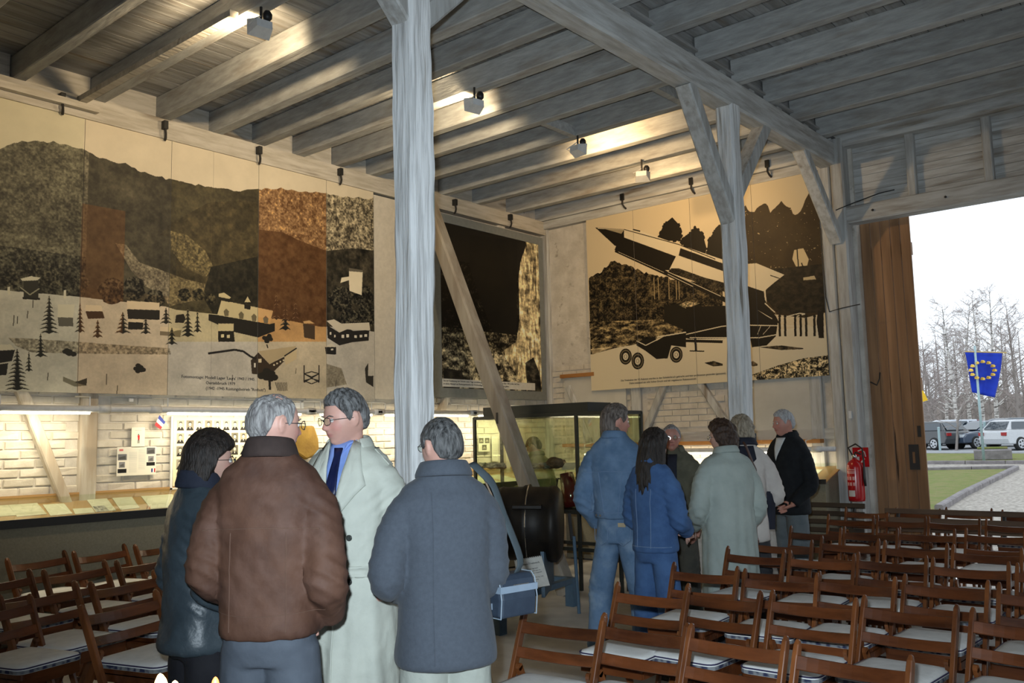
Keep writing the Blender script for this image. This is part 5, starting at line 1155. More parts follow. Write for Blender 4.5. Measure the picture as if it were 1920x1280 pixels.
# ---- bare trees and the wood behind
M_birch = MAT('birch_bark', (.62, .60, .57), (.10, .09, .08), rough=.9, scale=4, stretch=(.5, .5, 2.5), lo=.40, hi=.52, bump=0); M_twig = PLAIN('brown_twigs', (.34, .29, .27), .9); M_bark = PLAIN('grey_bark', (.27, .24, .22), .9)
def bare_tree(label, px, py, Yd, h, seed, mat, name='birch_tree', lean=0, grp=None, dens=1.0, low=.25):
    rg = random.Random(seed); d = ray(px, py); P = _at(d, Yd/d[1]); P.z = gz(P.y)
    t = thing(name, label, 'tree', tuple(P), 0, grp); tk = MB(); tw = MB()
    tp = Vector((lean, rg.uniform(-.3, .3), h)); mid = Vector((lean*.3+rg.uniform(-.2, .2), 0, h*.5))
    def q(f): return Vector((0, 0, -.1)).lerp(mid, f*2) if f < .5 else mid.lerp(tp, (f-.5)*2)
    r0 = h*.014+.02; tk.tube([q(i/8) for i in range(9)], [r0*(1-.9*i/8) for i in range(9)], 7)
    nb = int(26*dens)
    for i in range(nb):
        f = low+(1-low)*(i+rg.random())/nb; a = rg.uniform(0, 6.28); L = h*.30*(1.15-f)*rg.uniform(.7, 1.3)+.3
        up = rg.uniform(.5, 1.1); dr_ = Vector((math.cos(a), math.sin(a), up)).normalized(); b0 = q(f); b1 = b0+dr_*L*.55; b2 = b1+(dr_+Vector((rg.uniform(-.3, .3), rg.uniform(-.3, .3), rg.uniform(-.5, .3)))).normalized()*L*.45
        (tk if L > .8 else tw).tube([b0, b1, b2], [r0*.35*(1.1-f)+.006, .012, .005], 4, False)
        for k in range(int(7*dens)):
            g_ = rg.uniform(.25, 1); c0 = b0.lerp(b1, g_*2) if g_ < .5 else b1.lerp(b2, g_*2-1); dd = (dr_*.6+Vector((rg.uniform(-1, 1), rg.uniform(-1, 1), rg.uniform(-.7, .8)))).normalized(); l2 = rg.uniform(.25, .75)*L*.5+.15
            c1 = c0+dd*l2; tw.tube([c0, c1], [.010, .004], 3, False)
            for m_ in range(3): e = c0.lerp(c1, rg.uniform(.3, 1)); tw.tube([e, e+(dd+Vector((rg.uniform(-1, 1), rg.uniform(-1, 1), rg.uniform(-1, .5)))).normalized()*l2*.5], [.006, .003], 3, False)
    tk.build('trunk', mat, t); o = tw.build('twigs', M_twig, t); tag(o, kind='stuff'); return t
bl = [(1776, 60, 9.0, .3, 'slender birch tree behind the black car, left of the flag'), (1800, 58, 10.5, -.4, 'tall birch tree left of the flag pole'), (1822, 62, 11, .5, 'leaning birch tree just left of the flag'), (1846, 66, 12.2, 0, 'tall birch tree directly behind the flag'),
      (1872, 60, 11.5, .2, 'white stemmed birch tree just right of the flag'), (1758, 50, 6.0, -.5, 'low spreading bare tree beside the gate leaf'), (1893, 64, 9.5, 0, 'bare tree right of the flag'), (1916, 58, 10, -.2, 'dark bare tree at the right frame edge'), (1740, 62, 7.5, .2, 'bare tree half hidden by the gate leaf')]
for i, (px, Yd, h, ln_, lb) in enumerate(bl): bare_tree(lb, px, 830, Yd, h*.76, 40+i, M_birch if i in (0, 1, 2, 3, 4) else M_bark, 'birch_tree' if i in (0, 1, 2, 3, 4) else 'bare_tree', ln_, None, 1.5, .18)
bare_tree('thin young bare tree in front of the parked cars', 1793, 848, 40, 2.8, 77, M_bark, 'bare_tree', .8, None, .6)
rg = random.Random(9)
for i in range(34):
    px = 1690+i*8.5+rg.uniform(-3, 3)
    d = ray(px, 826); Yd = rg.uniform(72, 84)
    bare_tree('tree of the brown wood beyond the car park', px, 826, Yd, rg.uniform(6.0, 8.2), 100+i, M_bark, 'forest_tree', rg.uniform(-.3, .3), 'trees of the wood behind the car park', .55, .1)
hz = MB(); pts = []
for i in range(60): px = 1560+i*9; d = ray(px, 800); P = _at(d, 96/d[1]); pts.append((P.x, P.y, 4.6+2.2*noise.noise(Vector((i*.35, 3, 0)))))
vs = [(x, y, 0) for x, y, z in pts]+[(x, y+rg.uniform(-.5, .5), z) for x, y, z in pts]+[(x, y+6, z*.9) for x, y, z in pts]; n = len(pts)
hz.add(vs, [(i, i+1, n+i+1, n+i) for i in range(n-1)]+[(n+i, n+i+1, 2*n+i+1, 2*n+i) for i in range(n-1)])
o = hz.build('undergrowth', MAT('brown_wood_undergrowth', (.33, .29, .26), (.22, .19, .17), rough=1, scale=1.4, stretch=(1, 1, .4), bump=.5, detail=8)); tag(o, 'dense brown undergrowth at the edge of the wood', 'undergrowth', kind='stuff')
# ------------------------------------------------------------------ people
from mathutils.bvhtree import BVHTree
def skin_mat(name, c):
    m = MAT(name, c, tuple(v*.85 for v in c), rough=.5, scale=9, bump=.08, bscale=90, bdist=.002, spec=.4); n = m.node_tree; b = n.nodes['Principled BSDF']
    b.inputs['Subsurface Weight'].default_value = .08; b.inputs['Subsurface Radius'].default_value = (.012, .004, .002)
    src = b.inputs['Base Color'].links[0].from_socket; at = n.nodes.new('ShaderNodeVertexColor'); at.layer_name = 'tint'
    mx = n.nodes.new('ShaderNodeMixRGB'); mx.blend_type = 'MULTIPLY'; mx.inputs[0].default_value = 1; n.links.new(src, mx.inputs[1]); n.links.new(at.outputs[0], mx.inputs[2]); n.links.new(mx.outputs[0], b.inputs['Base Color']); return m
M_skinA = skin_mat('skin_pink', (.62, .35, .28)); M_skinB = skin_mat('skin_ruddy', (.50, .24, .18)); M_skinC = skin_mat('skin_pale', (.56, .34, .27))
def cloth(name, c1, c2, **kw):
    a = dict(rough=.85, scale=10, bump=.4, bscale=9, bdist=.02); a.update(kw); return MAT(name, c1, c2, **a)
def hairmat(name, c1, c2): return MAT(name, c1, c2, rough=.5, scale=45, stretch=(1.8, 1.8, .28), bump=1.0, bscale=110, bdist=.006, lo=.35, hi=.62, detail=6)
def remesh(mb, vox, smooth=3, fn=None, name='m', mat=None):
    me = mb.mesh('tmp', None); o = bpy.data.objects.new('tmp', me); COL.objects.link(o)
    r = o.modifiers.new('r', 'REMESH'); r.mode = 'VOXEL'; r.voxel_size = vox; r.use_smooth_shade = True
    if smooth: s_ = o.modifiers.new('s', 'SMOOTH'); s_.factor = .5; s_.iterations = smooth
    dg = bpy.context.evaluated_depsgraph_get(); me2 = bpy.data.meshes.new_from_object(o.evaluated_get(dg)); bpy.data.objects.remove(o); bpy.data.meshes.remove(me)
    me2.name = name; me2.materials.clear()
    if mat: me2.materials.append(mat)
    if fn:
        n = len(me2.vertices); co = np.empty(n*3, np.float32); me2.vertices.foreach_get('co', co); no = np.empty(n*3, np.float32); me2.vertex_normals.foreach_get('vector', no)
        co = co.reshape(-1, 3); no = no.reshape(-1, 3); co = fn(co, no); me2.vertices.foreach_set('co', co.astype(np.float32).ravel()); me2.update()
    me2.polygons.foreach_set('use_smooth', [True]*len(me2.polygons)); return me2
def headgrid(nt=56, nphi=72):
    th = np.linspace(0, np.pi, nt+1); ph = np.linspace(0, 2*np.pi, nphi, endpoint=False)
    T, Pq = np.meshgrid(th, ph, indexing='ij'); d = np.stack([np.sin(T)*np.sin(Pq), np.sin(T)*np.cos(Pq), np.cos(T)], -1).reshape(-1, 3)
    f = [(i*nphi+j, (i+1)*nphi+j, (i+1)*nphi+(j+1) % nphi, i*nphi+(j+1) % nphi) for i in range(nt) for j in range(nphi)]
    return d, f
HD, HF = headgrid()
HD2, HF2 = headgrid(84, 150)
def headpos(d, female=0, jowl=0.0):
    x, y, z = d[:, 0].copy(), d[:, 1].copy(), d[:, 2].copy()
    X = x*.078; Y = y*.099; Z = z*.120
    t = np.clip((-z-.05)/.95, 0, 1); bk = y < 0
    X *= 1-(.30+.06*female-jowl)*t**1.2; Y = np.where(bk, Y*(1-.42*t), Y*(1-.03*t))
    Y += np.where(bk, -.004, 0)
    # flatter face, fuller forehead
    face = np.clip(y, 0, 1); Y -= .010*face*np.exp(-((z-.0)/.55)**2)
    X *= 1+.04*np.exp(-((z-.35)/.4)**2)
    g = lambda a, b, c, s: np.exp(-((a-b)/s)**2)*1.0
    fr = (y > 0)
    def add(cx, cz, sx, sz, am): return am*np.exp(-((X-cx)/sx)**2-((Z-cz)/sz)**2)*fr
    dY = np.zeros_like(Y)
    ramp = np.clip((.022-Z)/.052, 0, 1)*(Z > -.034)+np.clip(1-(-.034-Z)/.008, 0, 1)*(Z <= -.034)
    dY += fr*(.023-.004*female)*np.exp(-(X/(.0095+.006*ramp))**2)*ramp
    dY += add(.013, -.030, .008, .008, .006)+add(-.013, -.030, .008, .008, .006)
    for s in (-1, 1):
        dY += add(s*.031, .004, .015, .011, -.011)+add(s*.032, .024, .020, .007, .0045*(1-.6*female))+add(s*.042, -.025, .018, .018, .004)+add(s*.03, -.014, .014, .005, .002)
    dY += add(0, -.0525, .022, .0045, .0055)+add(0, -.0635, .019, .005, .006)+add(0, -.0580, .026, .0022, -.003)+add(0, -.075, .02, .006, -.003)+add(0, -.094, .020, .014, .010)
    dY += add(0, -.040, .010, .006, -.002)
    for s in (-1, 1): dY += add(s*.030, -.052, .006, .012, -.0025)
    return np.stack([X, Y+dY, Z], -1)
def stmin(a, b, v): return np.clip((v-a)/(b-a), 0, 1)**2*(3-2*np.clip((v-a)/(b-a), 0, 1))
def ear(mb, s, tf):
    pr = [(.0, .0, .003), (.006, .003, .010), (.010, .004, .012)]
    pts = []
    for k in range(13): a = R(-100+k*240/12); pts.append(Vector((s*(.079+.006*math.sin(a+1)), -.008-.014*math.cos(a)*1.0, .004+.028*math.sin(a))))
    mb.tube([tf @ p for p in pts], .0052, 8)
    mb.tube([tf @ Vector((s*.072, -.004, -.02)), tf @ Vector((s*.078, -.008, .002)), tf @ Vector((s*.074, -.006, .022))], [.008, .011, .008], 8)
def hand_geo(mb, wr, d, nrm, side, curl=.5, s=1.0):
    # palm then four unequal fingers and a thumb leaving the side near its base
    d = d.normalized(); n = (nrm-d*nrm.dot(d)).normalized(); r = d.cross(n)*side
    mb.tube([wr-d*.03, wr+d*.01, wr+d*.045, wr+d*.085], [(.021*s, .026*s), (.017*s, .031*s), (.016*s, .040*s), (.012*s, .038*s)] if True else 0, 12)
    def seg(base, dr, L, rad, c):
        pts = [base]; a = dr.copy(); p = base
        for k, f in enumerate((.45, .30, .25)):
            a = (Matrix.Rotation(c*(.5+.3*k), 3, r*side) @ a); p = p+a*L*f; pts.append(p)
        mb.tube([base-dr*.015]+pts, [rad*1.05, rad*1.05, rad, rad*.92, rad*.75], 8)
    for k, (o, L) in enumerate(((-.030, .070), (-.010, .080), (.011, .075), (.030, .060))):
        seg(wr+d*.085*s+r*o*s, (d+r*o*3).normalized(), L*s, .0085*s, curl)
    b = wr+d*.025*s-r*.030*s; dd = (d*.75-r*.75+n*.15).normalized(); mb.tube([b, b+dd*.028*s, b+(dd+d*.35).normalized()*.055*s, b+(dd+d*.7).normalized()*.075*s], [.014*s, .012*s, .010*s, .008*s], 8)
# the tube helper places the second radius along t x u; for hands the palm must be wide across the fingers
def limb(mb, pts, rad, n=14): mb.tube(pts, rad, n)
def catm(pts, k=5):
    P = [Vector(p) for p in pts]; P = [P[0]*2-P[1]]+P+[P[-1]*2-P[-2]]; out = []
    for i in range(1, len(P)-2):
        for j in range(k):
            t = j/k; out.append(.5*((2*P[i])+(-P[i-1]+P[i+1])*t+(2*P[i-1]-5*P[i]+4*P[i+1]-P[i+2])*t*t+(-P[i-1]+3*P[i]-3*P[i+1]+P[i+2])*t**3))
    out.append(P[-2]); return out
def ipl(v, k=5):
    out = []
    for a, b in zip(v[:-1], v[1:]): out += [a+(b-a)*j/k for j in range(k)]
    return out+[v[-1]]
def ringloft(mb, rings, n=28, p=2.4):
    # rings: (z, hw, hd, yoff[, xoff]) super-ellipses, joined upwards
    vs = []
    for q in rings:
        z, a, b, yo = q[:4]; xo = q[4] if len(q) > 4 else 0
        for j in range(n):
            t = 2*math.pi*j/n; c, s = math.cos(t), math.sin(t); vs.append((xo+a*math.copysign(abs(c)**(2/p), c), yo+b*math.copysign(abs(s)**(2/p), s), z))
    k = len(rings); fs = [(i*n+j, i*n+(j+1) % n, (i+1)*n+(j+1) % n, (i+1)*n+j) for i in range(k-1) for j in range(n)]+[tuple(range(n-1, -1, -1)), tuple((k-1)*n+j for j in range(n))]
    mb.add(vs, fs)
def folds(co, no, seed, amp, arms, hemz, H, vert=0.0, top=.8, freq=9):
    # cloth wrinkles: diagonal noise, denser round the elbows, long falls towards the hem
    out = co.copy()
    for i in range(len(co)):
        x, y, z = co[i]; v = Vector((x, y, z))
        q = noise.noise(Vector((x*freq+seed, y*freq, z*freq*.55)))*.6+noise.noise(Vector((x*freq*2.3+z*9, y*freq*2.3, z*freq*1.5+seed)))*.30
        q = (1-abs(q)*2.2)*.5
        a = amp*.55
        for e in arms:
            dd = (v-e).length
            if dd < .16: w = 1-dd/.16; q += w*.9*(1-abs(math.sin((z+x*.5+y*.5)*62+seed))*1.5)*.5; a = amp*(.55+.6*w)
        d = q*a*1.9
        if vert:
            t = max(0, min(1, (top*H-z)/(top*H-hemz))); ang = math.atan2(y, x); d += vert*t*(math.sin(ang*7+seed+noise.noise(Vector((ang*2, z*2, seed)))*2)*.6+math.sin(ang*13+seed*2)*.4)
        out[i] = co[i]+no[i]*d
    return out
PEOPLE = {}
def person(label, px, D, ztop, head_th, body_th, female=0, group=None, skin=M_skinA, hair=None, jacket=None, trousers=None, arms=None, lean=0, bulk=1.0, hands=None, jowl=0.0, glasses=None, seed=1, headpitch=0, shoes=(.02, .02, .02), feet_dx=.11, beard=0):
    tp = atd(px, 700, D); H = ztop; t = thing('person', label, 'person', (tp.x, tp.y, 0), R(body_th), group); hs = H/1.78*(1.0 if not female else .99)
    hs = max(hs, .93); hh = .120*hs
    hy = head_th-body_th
    tf = Matrix.Translation((0, .035+lean, H-hh-.004)) @ Matrix.Rotation(R(hy), 4, 'Z') @ Matrix.Rotation(R(headpitch), 4, 'X') @ Matrix.Scale(hs, 4)
    sh = .200*bulk*(H/1.76)*(.92 if female else 1); shz = .815*H
    A = arms or {}
    aL = A.get('L', ((-.30, -.03, .62), (-.27, .10, .49))); aR = A.get('R', ((.30, -.03, .62), (.27, .10, .49))); ks = .80
    J = {}
    for s, (e, w) in ((-1, aL), (1, aR)): J[s] = [Vector((s*(sh-.042)*jacket.get('w', 1.0), -.008+lean*.8, shz-.036)), Vector((e[0]*bulk*ks, e[1], e[2]*H)), Vector((w[0]*bulk*ks, w[1], w[2]*H))]
    # --- body, one continuous surface
    mb = MB(); P = headpos(HD, female, jowl)*1.0; vs = [tf @ Vector(p) for p in P]; mb.add(vs, HF)
    for s in (-1, 1): ear(mb, s, tf)
    nb = Vector((0, -.02+lean*.8, .845*H)); nt_ = tf @ Vector((0, -.022, -.055)); r_n = (.058 if not female else .05)*hs
    mb.tube([nb-Vector((0, 0, .06)), nb, (nb+nt_)/2, nt_, nt_+Vector((0, 0, .03))], [r_n*1.35, r_n*1.15, r_n, r_n*.98, r_n*.8], 18)
    b2 = bulk; kb = b2*(H/1.76)*(.93 if female else 1)*.84
    ringloft(mb, [(.47*H, .13*kb, .09*kb, 0), (.53*H, .155*kb, .11*kb, 0), (.60*H, .14*kb, .10*kb, 0), (.70*H, .155*kb, .105*kb, lean*.6), (.78*H, .17*kb, .10*kb, lean*.8), (.82*H, .13*kb, .075*b2, lean*.8), (.85*H, .065*b2, .055*b2, lean*.8)])
    for s in (-1, 1):
        a, e, w_ = J[s]; limb(mb, [a, a.lerp(e, .5), e, e.lerp(w_, .4), w_], [.05, .044, .038, .036, .026])
        d = (w_-e).normalized(); hd = (hands or {}).get(s); nr = Vector((-s*1.0, 0, 0)) if hd is None else Vector(hd[0]); dd = d if hd is None or len(hd) < 3 else Vector(hd[2])
        hand_geo(mb, w_+d*.01, dd, nr, s, .45 if hd is None else hd[1], .95 if not female else .86)
        hp = Vector((s*.085*b2, 0, .50*H)); kn = Vector((s*feet_dx*.95, .015, .27*H)); an = Vector((s*feet_dx, -.02, .05*H))
        limb(mb, [hp, hp.lerp(kn, .5), kn, kn.lerp(an, .35), an, an-Vector((0, 0, .04))], [.062*b2, .060*b2, .046, .046, .033, .033])
    me = remesh(mb, .0062, 1, None, 'body', skin)
    n = len(me.vertices); co = np.empty(n*3, np.float32); me.vertices.foreach_get('co', co); co = co.reshape(-1, 3); ti = np.array(tf.inverted()); q = co @ ti[:3, :3].T+ti[:3, 3]
    tint = np.ones((n, 4), np.float32); fr = q[:, 1] > .05
    lip = np.exp(-(q[:, 0]/.024)**4-((q[:, 2]+.0585)/.0085)**4)*fr; ck = (np.exp(-((np.abs(q[:, 0])-.045)/.022)**2-((q[:, 2]+.025)/.022)**2)+np.exp(-(q[:, 0]/.016)**2-((q[:, 2]+.028)/.014)**2))*fr
    ey = np.exp(-((np.abs(q[:, 0])-.031)/.013)**4-((q[:, 2]-.003)/.007)**4)*fr; ln_ = np.exp(-(q[:, 0]/.026)**6-((q[:, 2]+.0582)/.0016)**2)*fr
    tint[:, 1] *= 1-.38*lip-.18*ck-.15*ey; tint[:, 2] *= 1-.30*lip-.15*ck-.1*ey; tint[:, 0] *= 1-.12*lip; tint[:, :3] *= (1-.35*ln_)[:, None]
    if beard: bz = stmin(-.03, -.05, q[:, 2])*(q[:, 2] > -.14)*(q[:, 1] > .0); tint[:, :3] *= (1-beard*bz)[:, None]
    ca = me.color_attributes.new('tint', 'FLOAT_COLOR', 'POINT'); ca.data.foreach_set('color', tint.ravel())
    body = link('body', me, t)
    # eyes and brows
    eb = MB(); ib = MB(); bw = MB()
    for s in (-1, 1):
        c = tf @ Vector((s*.031, .0765, .004)); eb.lathe([(.0001, -.0095), (.005, -.008), (.0085, -.004), (.0095, 0), (.0085, .004), (.005, .008), (.0001, .0095)], 12, c)
        c2 = tf @ Vector((s*.031, .0855, .003)); m3 = (tf.to_3x3().normalized() @ Matrix.Rotation(R(-90), 3, 'X')); ib.lathe([(.004, -.001), (.004, .0006), (.001, .0016)], 10, c2, m3)
        bw.tube([tf @ Vector((s*.016, .0905, .020)), tf @ Vector((s*.032, .089, .0245)), tf @ Vector((s*.047, .077, .020))], [.0022, .0030, .0016], 6)
    eo = eb.build('eyes', M_eyew, t, smooth=True); ib.build('irises', M_iris, eo); bw.build('eyebrows', (hair or {}).get('mat', M_iris), t, smooth=True)
    # hair
    if hair:
        P = headpos(HD2, female, jowl); P[:, 1] = np.where(HD2[:, 1] > 0, np.minimum(P[:, 1], HD2[:, 1]*.099), P[:, 1]); d = HD2; st = hair.get('style', 'short'); th = hair.get('th', .010)
        x, y, z = d[:, 0], d[:, 1], d[:, 2]; az = np.degrees(np.arctan2(np.abs(x), y))  # 0 front, 180 back
        fl = hair.get('line', .52)        # forehead hairline (direction z)
        low = {'short': -.42, 'collar': -.95, 'bob': -.85, 'long': -.95, 'curly': -.62}[st]
        line = np.where(az < 45, fl, np.where(az < 78, fl+(.12-fl)*(az-45)/33, np.where(az < 96, .12-.35*(az-78)/18 if st in ('short',) else .12-.6*(az-78)/18, low)))
        if st == 'short':
            line = np.interp(az, [0, 40, 66, 74, 80, 84, 90, 108, 118, 135, 180], [fl, fl, .22, .02, -.05, .05, .26, .26, -.10, -.36, -.44])
        if st == 'collar': line = np.interp(az, [0, 40, 66, 74, 80, 84, 92, 112, 122, 180], [fl, fl, .22, .02, -.05, .05, .22, .10, -.8, -.95])
        if False: line = np.where(az >= 96, np.maximum(low, -.23-(az-96)/40*.3), line)
        m = stmin(-.05, .09, z-line); bald = hair.get('bald', 0)
        if bald: m = m*(1-bald*stmin(.5, .9, z)*stmin(-.9, -.1, y))
        nn = P/np.linalg.norm(P, axis=1)[:, None]
        nz = np.array([noise.noise(Vector((float(a)*105+seed, float(b)*105, float(c)*16))) for a, b, c in P])*hair.get('rough', .0045)*1.3
        if st in ('curly',): nz += np.array([noise.noise(Vector((float(a)*38+seed, float(b)*38, float(c)*38))) for a, b, c in P])*.012
        tk = th*(1+.5*np.clip(z, 0, 1))+nz
        P2 = P+nn*((-.008)+(tk+.008)*m)[:, None]
        if st in ('bob', 'long', 'collar', 'curly'):
            bk = stmin(70, 105, az)*stmin(.15, -.9, z); drop = {'bob': .045, 'long': .28, 'collar': .05, 'curly': .02}[st]; wd = {'bob': .030, 'long': .055, 'collar': .008, 'curly': .016}[st]
            P2[:, 2] -= bk*drop*(1+nz*30); P2[:, :2] *= (1+bk*wd/.05)[:, None]*1.0
            P2[:, 1] -= bk*.018
        hm = MB().add([tf @ Vector(p) for p in P2], HF2); ho = hm.build('hair', hair['mat'], t, smooth=True)
    if glasses:
        gl = MB(); le = MB()
        for s in (-1, 1):
            c = Vector((s*.032, .103, .001)); gl.tube([tf @ (c+Vector((.022*math.cos(a), -.004*abs(math.cos(a))*0-(.006 if s*math.cos(a) > .5 else 0), .0165*math.sin(a)))) for a in np.linspace(0, 6.2832, 21)], .0014, 6, False)
            gl.tube([tf @ Vector((s*.054, .097, .006)), tf @ Vector((s*.074, .070, .008)), tf @ Vector((s*.082, -.002, .008)), tf @ Vector((s*.081, -.012, -.004))], .0014, 6)
        gl.tube([tf @ Vector((-.010, .104, .006)), tf @ Vector((0, .107, .009)), tf @ Vector((.010, .104, .006))], .0014, 6)
        go = gl.build('glasses', glasses, t)
        for s in (-1, 1): MB().prism([tf @ Vector((s*.032+.021*math.cos(a), .1025, .001+.0155*math.sin(a))) for a in np.linspace(0, 6.2832, 17)[:-1]], Vector((0, 0, 0))+tf.to_3x3() @ Vector((0, .001, 0))).build('lens', M_glass, go)
    # trousers and shoes
    if trousers:
        mb = MB(); tw = trousers.get('w', 1.0)
        for s in (-1, 1):
            hp = Vector((s*.072*b2, 0, .49*H)); kn = Vector((s*feet_dx*.9, .010, .27*H)); an = Vector((s*feet_dx, -.02, .035*H))
            limb(mb, [hp, hp.lerp(kn, .5), kn, kn.lerp(an, .5), an], [.092*b2*tw, .090*b2*tw, .082*tw, .077*tw, .080*tw], 18)
        ringloft(mb, [(.46*H, .150*b2, .11*b2, 0), (.50*H, .156*b2, .118*b2, -.005), (.54*H, .148*b2, .112*b2, -.005), (.57*H, .135*b2, .10*b2, 0)], 24)
        me = remesh(mb, .011, 4, lambda co, no: folds(co, no, seed+3, .010, [Vector((s*feet_dx, 0, .27*H)) for s in (-1, 1)]+[Vector((s*feet_dx, 0, .06*H)) for s in (-1, 1)], 0, H, 0, freq=8), 'trousers', trousers['mat']); link('trousers', me, t)
    for s in (-1, 1):
        mb = MB(); x = s*feet_dx; mb.tube(catm([(x, -.085, .035), (x, -.03, .05), (x, .06, .045), (x*1.03, .15, .032), (x*1.04, .185, .026)], 4), ipl([.030, .042, .042, .040, .018], 4), 14)
        vs = [(a, b, max(c, .006)) for a, b, c in mb.v]; mb.v = vs; so = mb.build('shoe', PLAIN('shoe_leather', shoes, .35), t, smooth=True)
        MB().bb(x-.042, x+.042, -.10, -.02, 0, .02).build('heel', M_ty, so)
    # jacket
    if jacket:
        mb = MB(); jw = jacket.get('w', 1.0)*b2; hz = jacket['hem']*H; fl_ = jacket.get('flare', 1.0); jd = jacket.get('d', 1.0)*b2; by = jacket.get('belly', .0)
        k = (H/1.76)*(.93 if female else 1)
        rg_ = [(hz, .180*jw*fl_*k, .140*jd*fl_*k, by*.5), (hz+.03, .183*jw*fl_*k, .143*jd*fl_*k, by*.6), (.55*H if hz < .52*H else hz+.06, .176*jw*k*(1+(fl_-1)*.5), .138*jd*k, by), (.62*H, jacket.get('waist', .172)*jw*k, .136*jd*k, by), (.70*H, .180*jw*k, .138*jd*k, lean*.6+by*.3), (.765*H, .188*jw*k, .128*jd*k, lean*.8), (.812*H, .194*jw*k, .108*jd*k, lean*.8-.008), (.840*H, .164*jw*k, .094*k, lean*.8-.014), (.864*H, .105*k, .080*k, lean*.8-.016), (.882*H, .074*k, .068*k, lean*.8-.014)]
        rg_.sort(key=lambda q: q[0]); ringloft(mb, rg_, 36, 2.3)
        sr = jacket.get('sleeve', 1.0)
        for s in (-1, 1):
            a, e, w_ = J[s]; d = (w_-e).normalized(); w2 = w_-d*.012
            pts = catm([a+Vector((-s*.02, 0, .0)), a.lerp(e, .35)+Vector((s*.008, 0, 0)), e, e.lerp(w2, .5), w2], 4); limb(mb, pts, ipl([.066*sr, .065*sr, .060*sr, .055*sr, .047*sr], 4), 18)
        me = remesh(mb, jacket.get('vox', .010), 5, lambda co, no: folds(co, no, seed, jacket.get('fold', .012), [J[-1][1], J[1][1], J[-1][0]-Vector((0, 0, .09)), J[1][0]-Vector((0, 0, .09))], hz, H, jacket.get('vert', 0), freq=jacket.get('freq', 8)), 'jacket', jacket['mat'])
        jo = link(jacket.get('name', 'jacket'), me, t)
        if jacket.get('collar'):
            cm, ch_, cr = jacket['collar']; a0, a1 = jacket.get('cang', (-235, 55)); n = 30; vs = []; cz = .873*H; c0 = Vector((0, lean*.8-.014, 0))
            for i in range(n+1):
                a = R(a0+(a1-a0)*i/n); fr_ = .5+.5*math.sin(a)
                for rr, zz in ((cr*1.34, cz-.012-.030*fr_), (cr*1.17, cz+ch_*.45-.024*fr_), (cr*1.00, cz+ch_*.92-.022*fr_), (cr*.95, cz+ch_*.92-.004-.022*fr_), (cr*.94, cz-.01)): vs.append((c0.x+rr*math.cos(a), c0.y+rr*math.sin(a)*1.0+.004*fr_, zz))
            fs = [(i*5+j, i*5+(j+1) % 5, (i+1)*5+(j+1) % 5, (i+1)*5+j) for i in range(n) for j in range(5)]+[(4, 3, 2, 1, 0), tuple(n*5+j for j in range(5))]
            co_ = MB().add(vs, fs).build('collar', cm, t, smooth=True); sb = co_.modifiers.new('sub', 'SUBSURF'); sb.levels = 1; sb.render_levels = 1
        bvh = BVHTree.FromObject(jo, bpy.context.evaluated_depsgraph_get()) if False else None
        me_ = jo.data; bvh = BVHTree.FromPolygons([v.co for v in me_.vertices], [tuple(p.vertices) for p in me_.polygons])
        PEOPLE[label] = dict(root=t, bvh=bvh, J=J, H=H, tf=tf, jo=jo)
    return t
def hit(bvh, x, z, dr, off=.004):
    h = bvh.ray_cast(Vector((x, 0, z))+Vector(dr)*1.5, -Vector(dr))
    return (h[0]+Vector(dr)*off) if h[0] else None
def patch_on(pd, name, poly, mat, dr=(0, 1, 0), off=.004, th=.004, step=.02, ux=None):
    # a cloth piece lying on the garment: polygon given in (u, z), u across the direction dr
    dr = Vector(dr).normalized(); ux = Vector((dr.y, -dr.x, 0)) if ux is None else ux; bm = bmesh.new()
    pts = []
    n = len(poly)
    xs_ = [p[0] for p in poly]; zs = [p[1] for p in poly]; cx, cz = sum(xs_)/n, sum(zs)/n
    def P(u, z):
        o = ux*u; h = pd['bvh'].ray_cast(Vector((o.x, o.y, z))+dr*1.0, -dr); return h[0]+dr*off if h[0] else Vector((o.x, o.y, z))+dr*.15
    edge = []
    for i in range(n):
        a, b = poly[i], poly[(i+1) % n]; k = max(1, int(math.hypot(b[0]-a[0], b[1]-a[1])/step)); edge += [(a[0]+(b[0]-a[0])*j/k, a[1]+(b[1]-a[1])*j/k) for j in range(k)]
    rings = [[P(cx+(u-cx)*f, cz+(z-cz)*f) for u, z in edge] for f in (1, .66, .33)]; m = len(edge); vs = [p for r_ in rings for p in r_]+[P(cx, cz)]
    fs = [(i*m+j, i*m+(j+1) % m, (i+1)*m+(j+1) % m, (i+1)*m+j) for i in range(2) for j in range(m)]+[(2*m+j, 2*m+(j+1) % m, 3*m) for j in range(m)]
    o = MB().add(vs, fs).build(name, mat, pd['root'], smooth=True); s_ = o.modifiers.new('s', 'SOLIDIFY'); s_.thickness = th; s_.offset = 1
    bmm = bmesh.new(); bmm.from_mesh(o.data); bmesh.ops.recalc_face_normals(bmm, faces=bmm.faces)
    if sum(f.normal.dot(dr) for f in bmm.faces) < 0: bmesh.ops.reverse_faces(bmm, faces=bmm.faces)
    bmm.to_mesh(o.data); bmm.free(); return o
def seam(pd, pts, dr, mat, r=.0018, off=.0012, name='seam'):
    dr = Vector(dr).normalized(); ux = Vector((dr.y, -dr.x, 0)); out = []
    for (u0, z0), (u1, z1) in zip(pts[:-1], pts[1:]):
        k = max(1, int(math.hypot(u1-u0, z1-z0)/.02))
        for j in range(k+1):
            u, z = u0+(u1-u0)*j/k, z0+(z1-z0)*j/k; o = ux*u; h = pd['bvh'].ray_cast(Vector((o.x, o.y, z))+dr, -dr)
            if h[0]: out.append(h[0]+dr*off)
    if len(out) > 1: MB().tube(out, r, 5).build(name, mat, pd['root'])
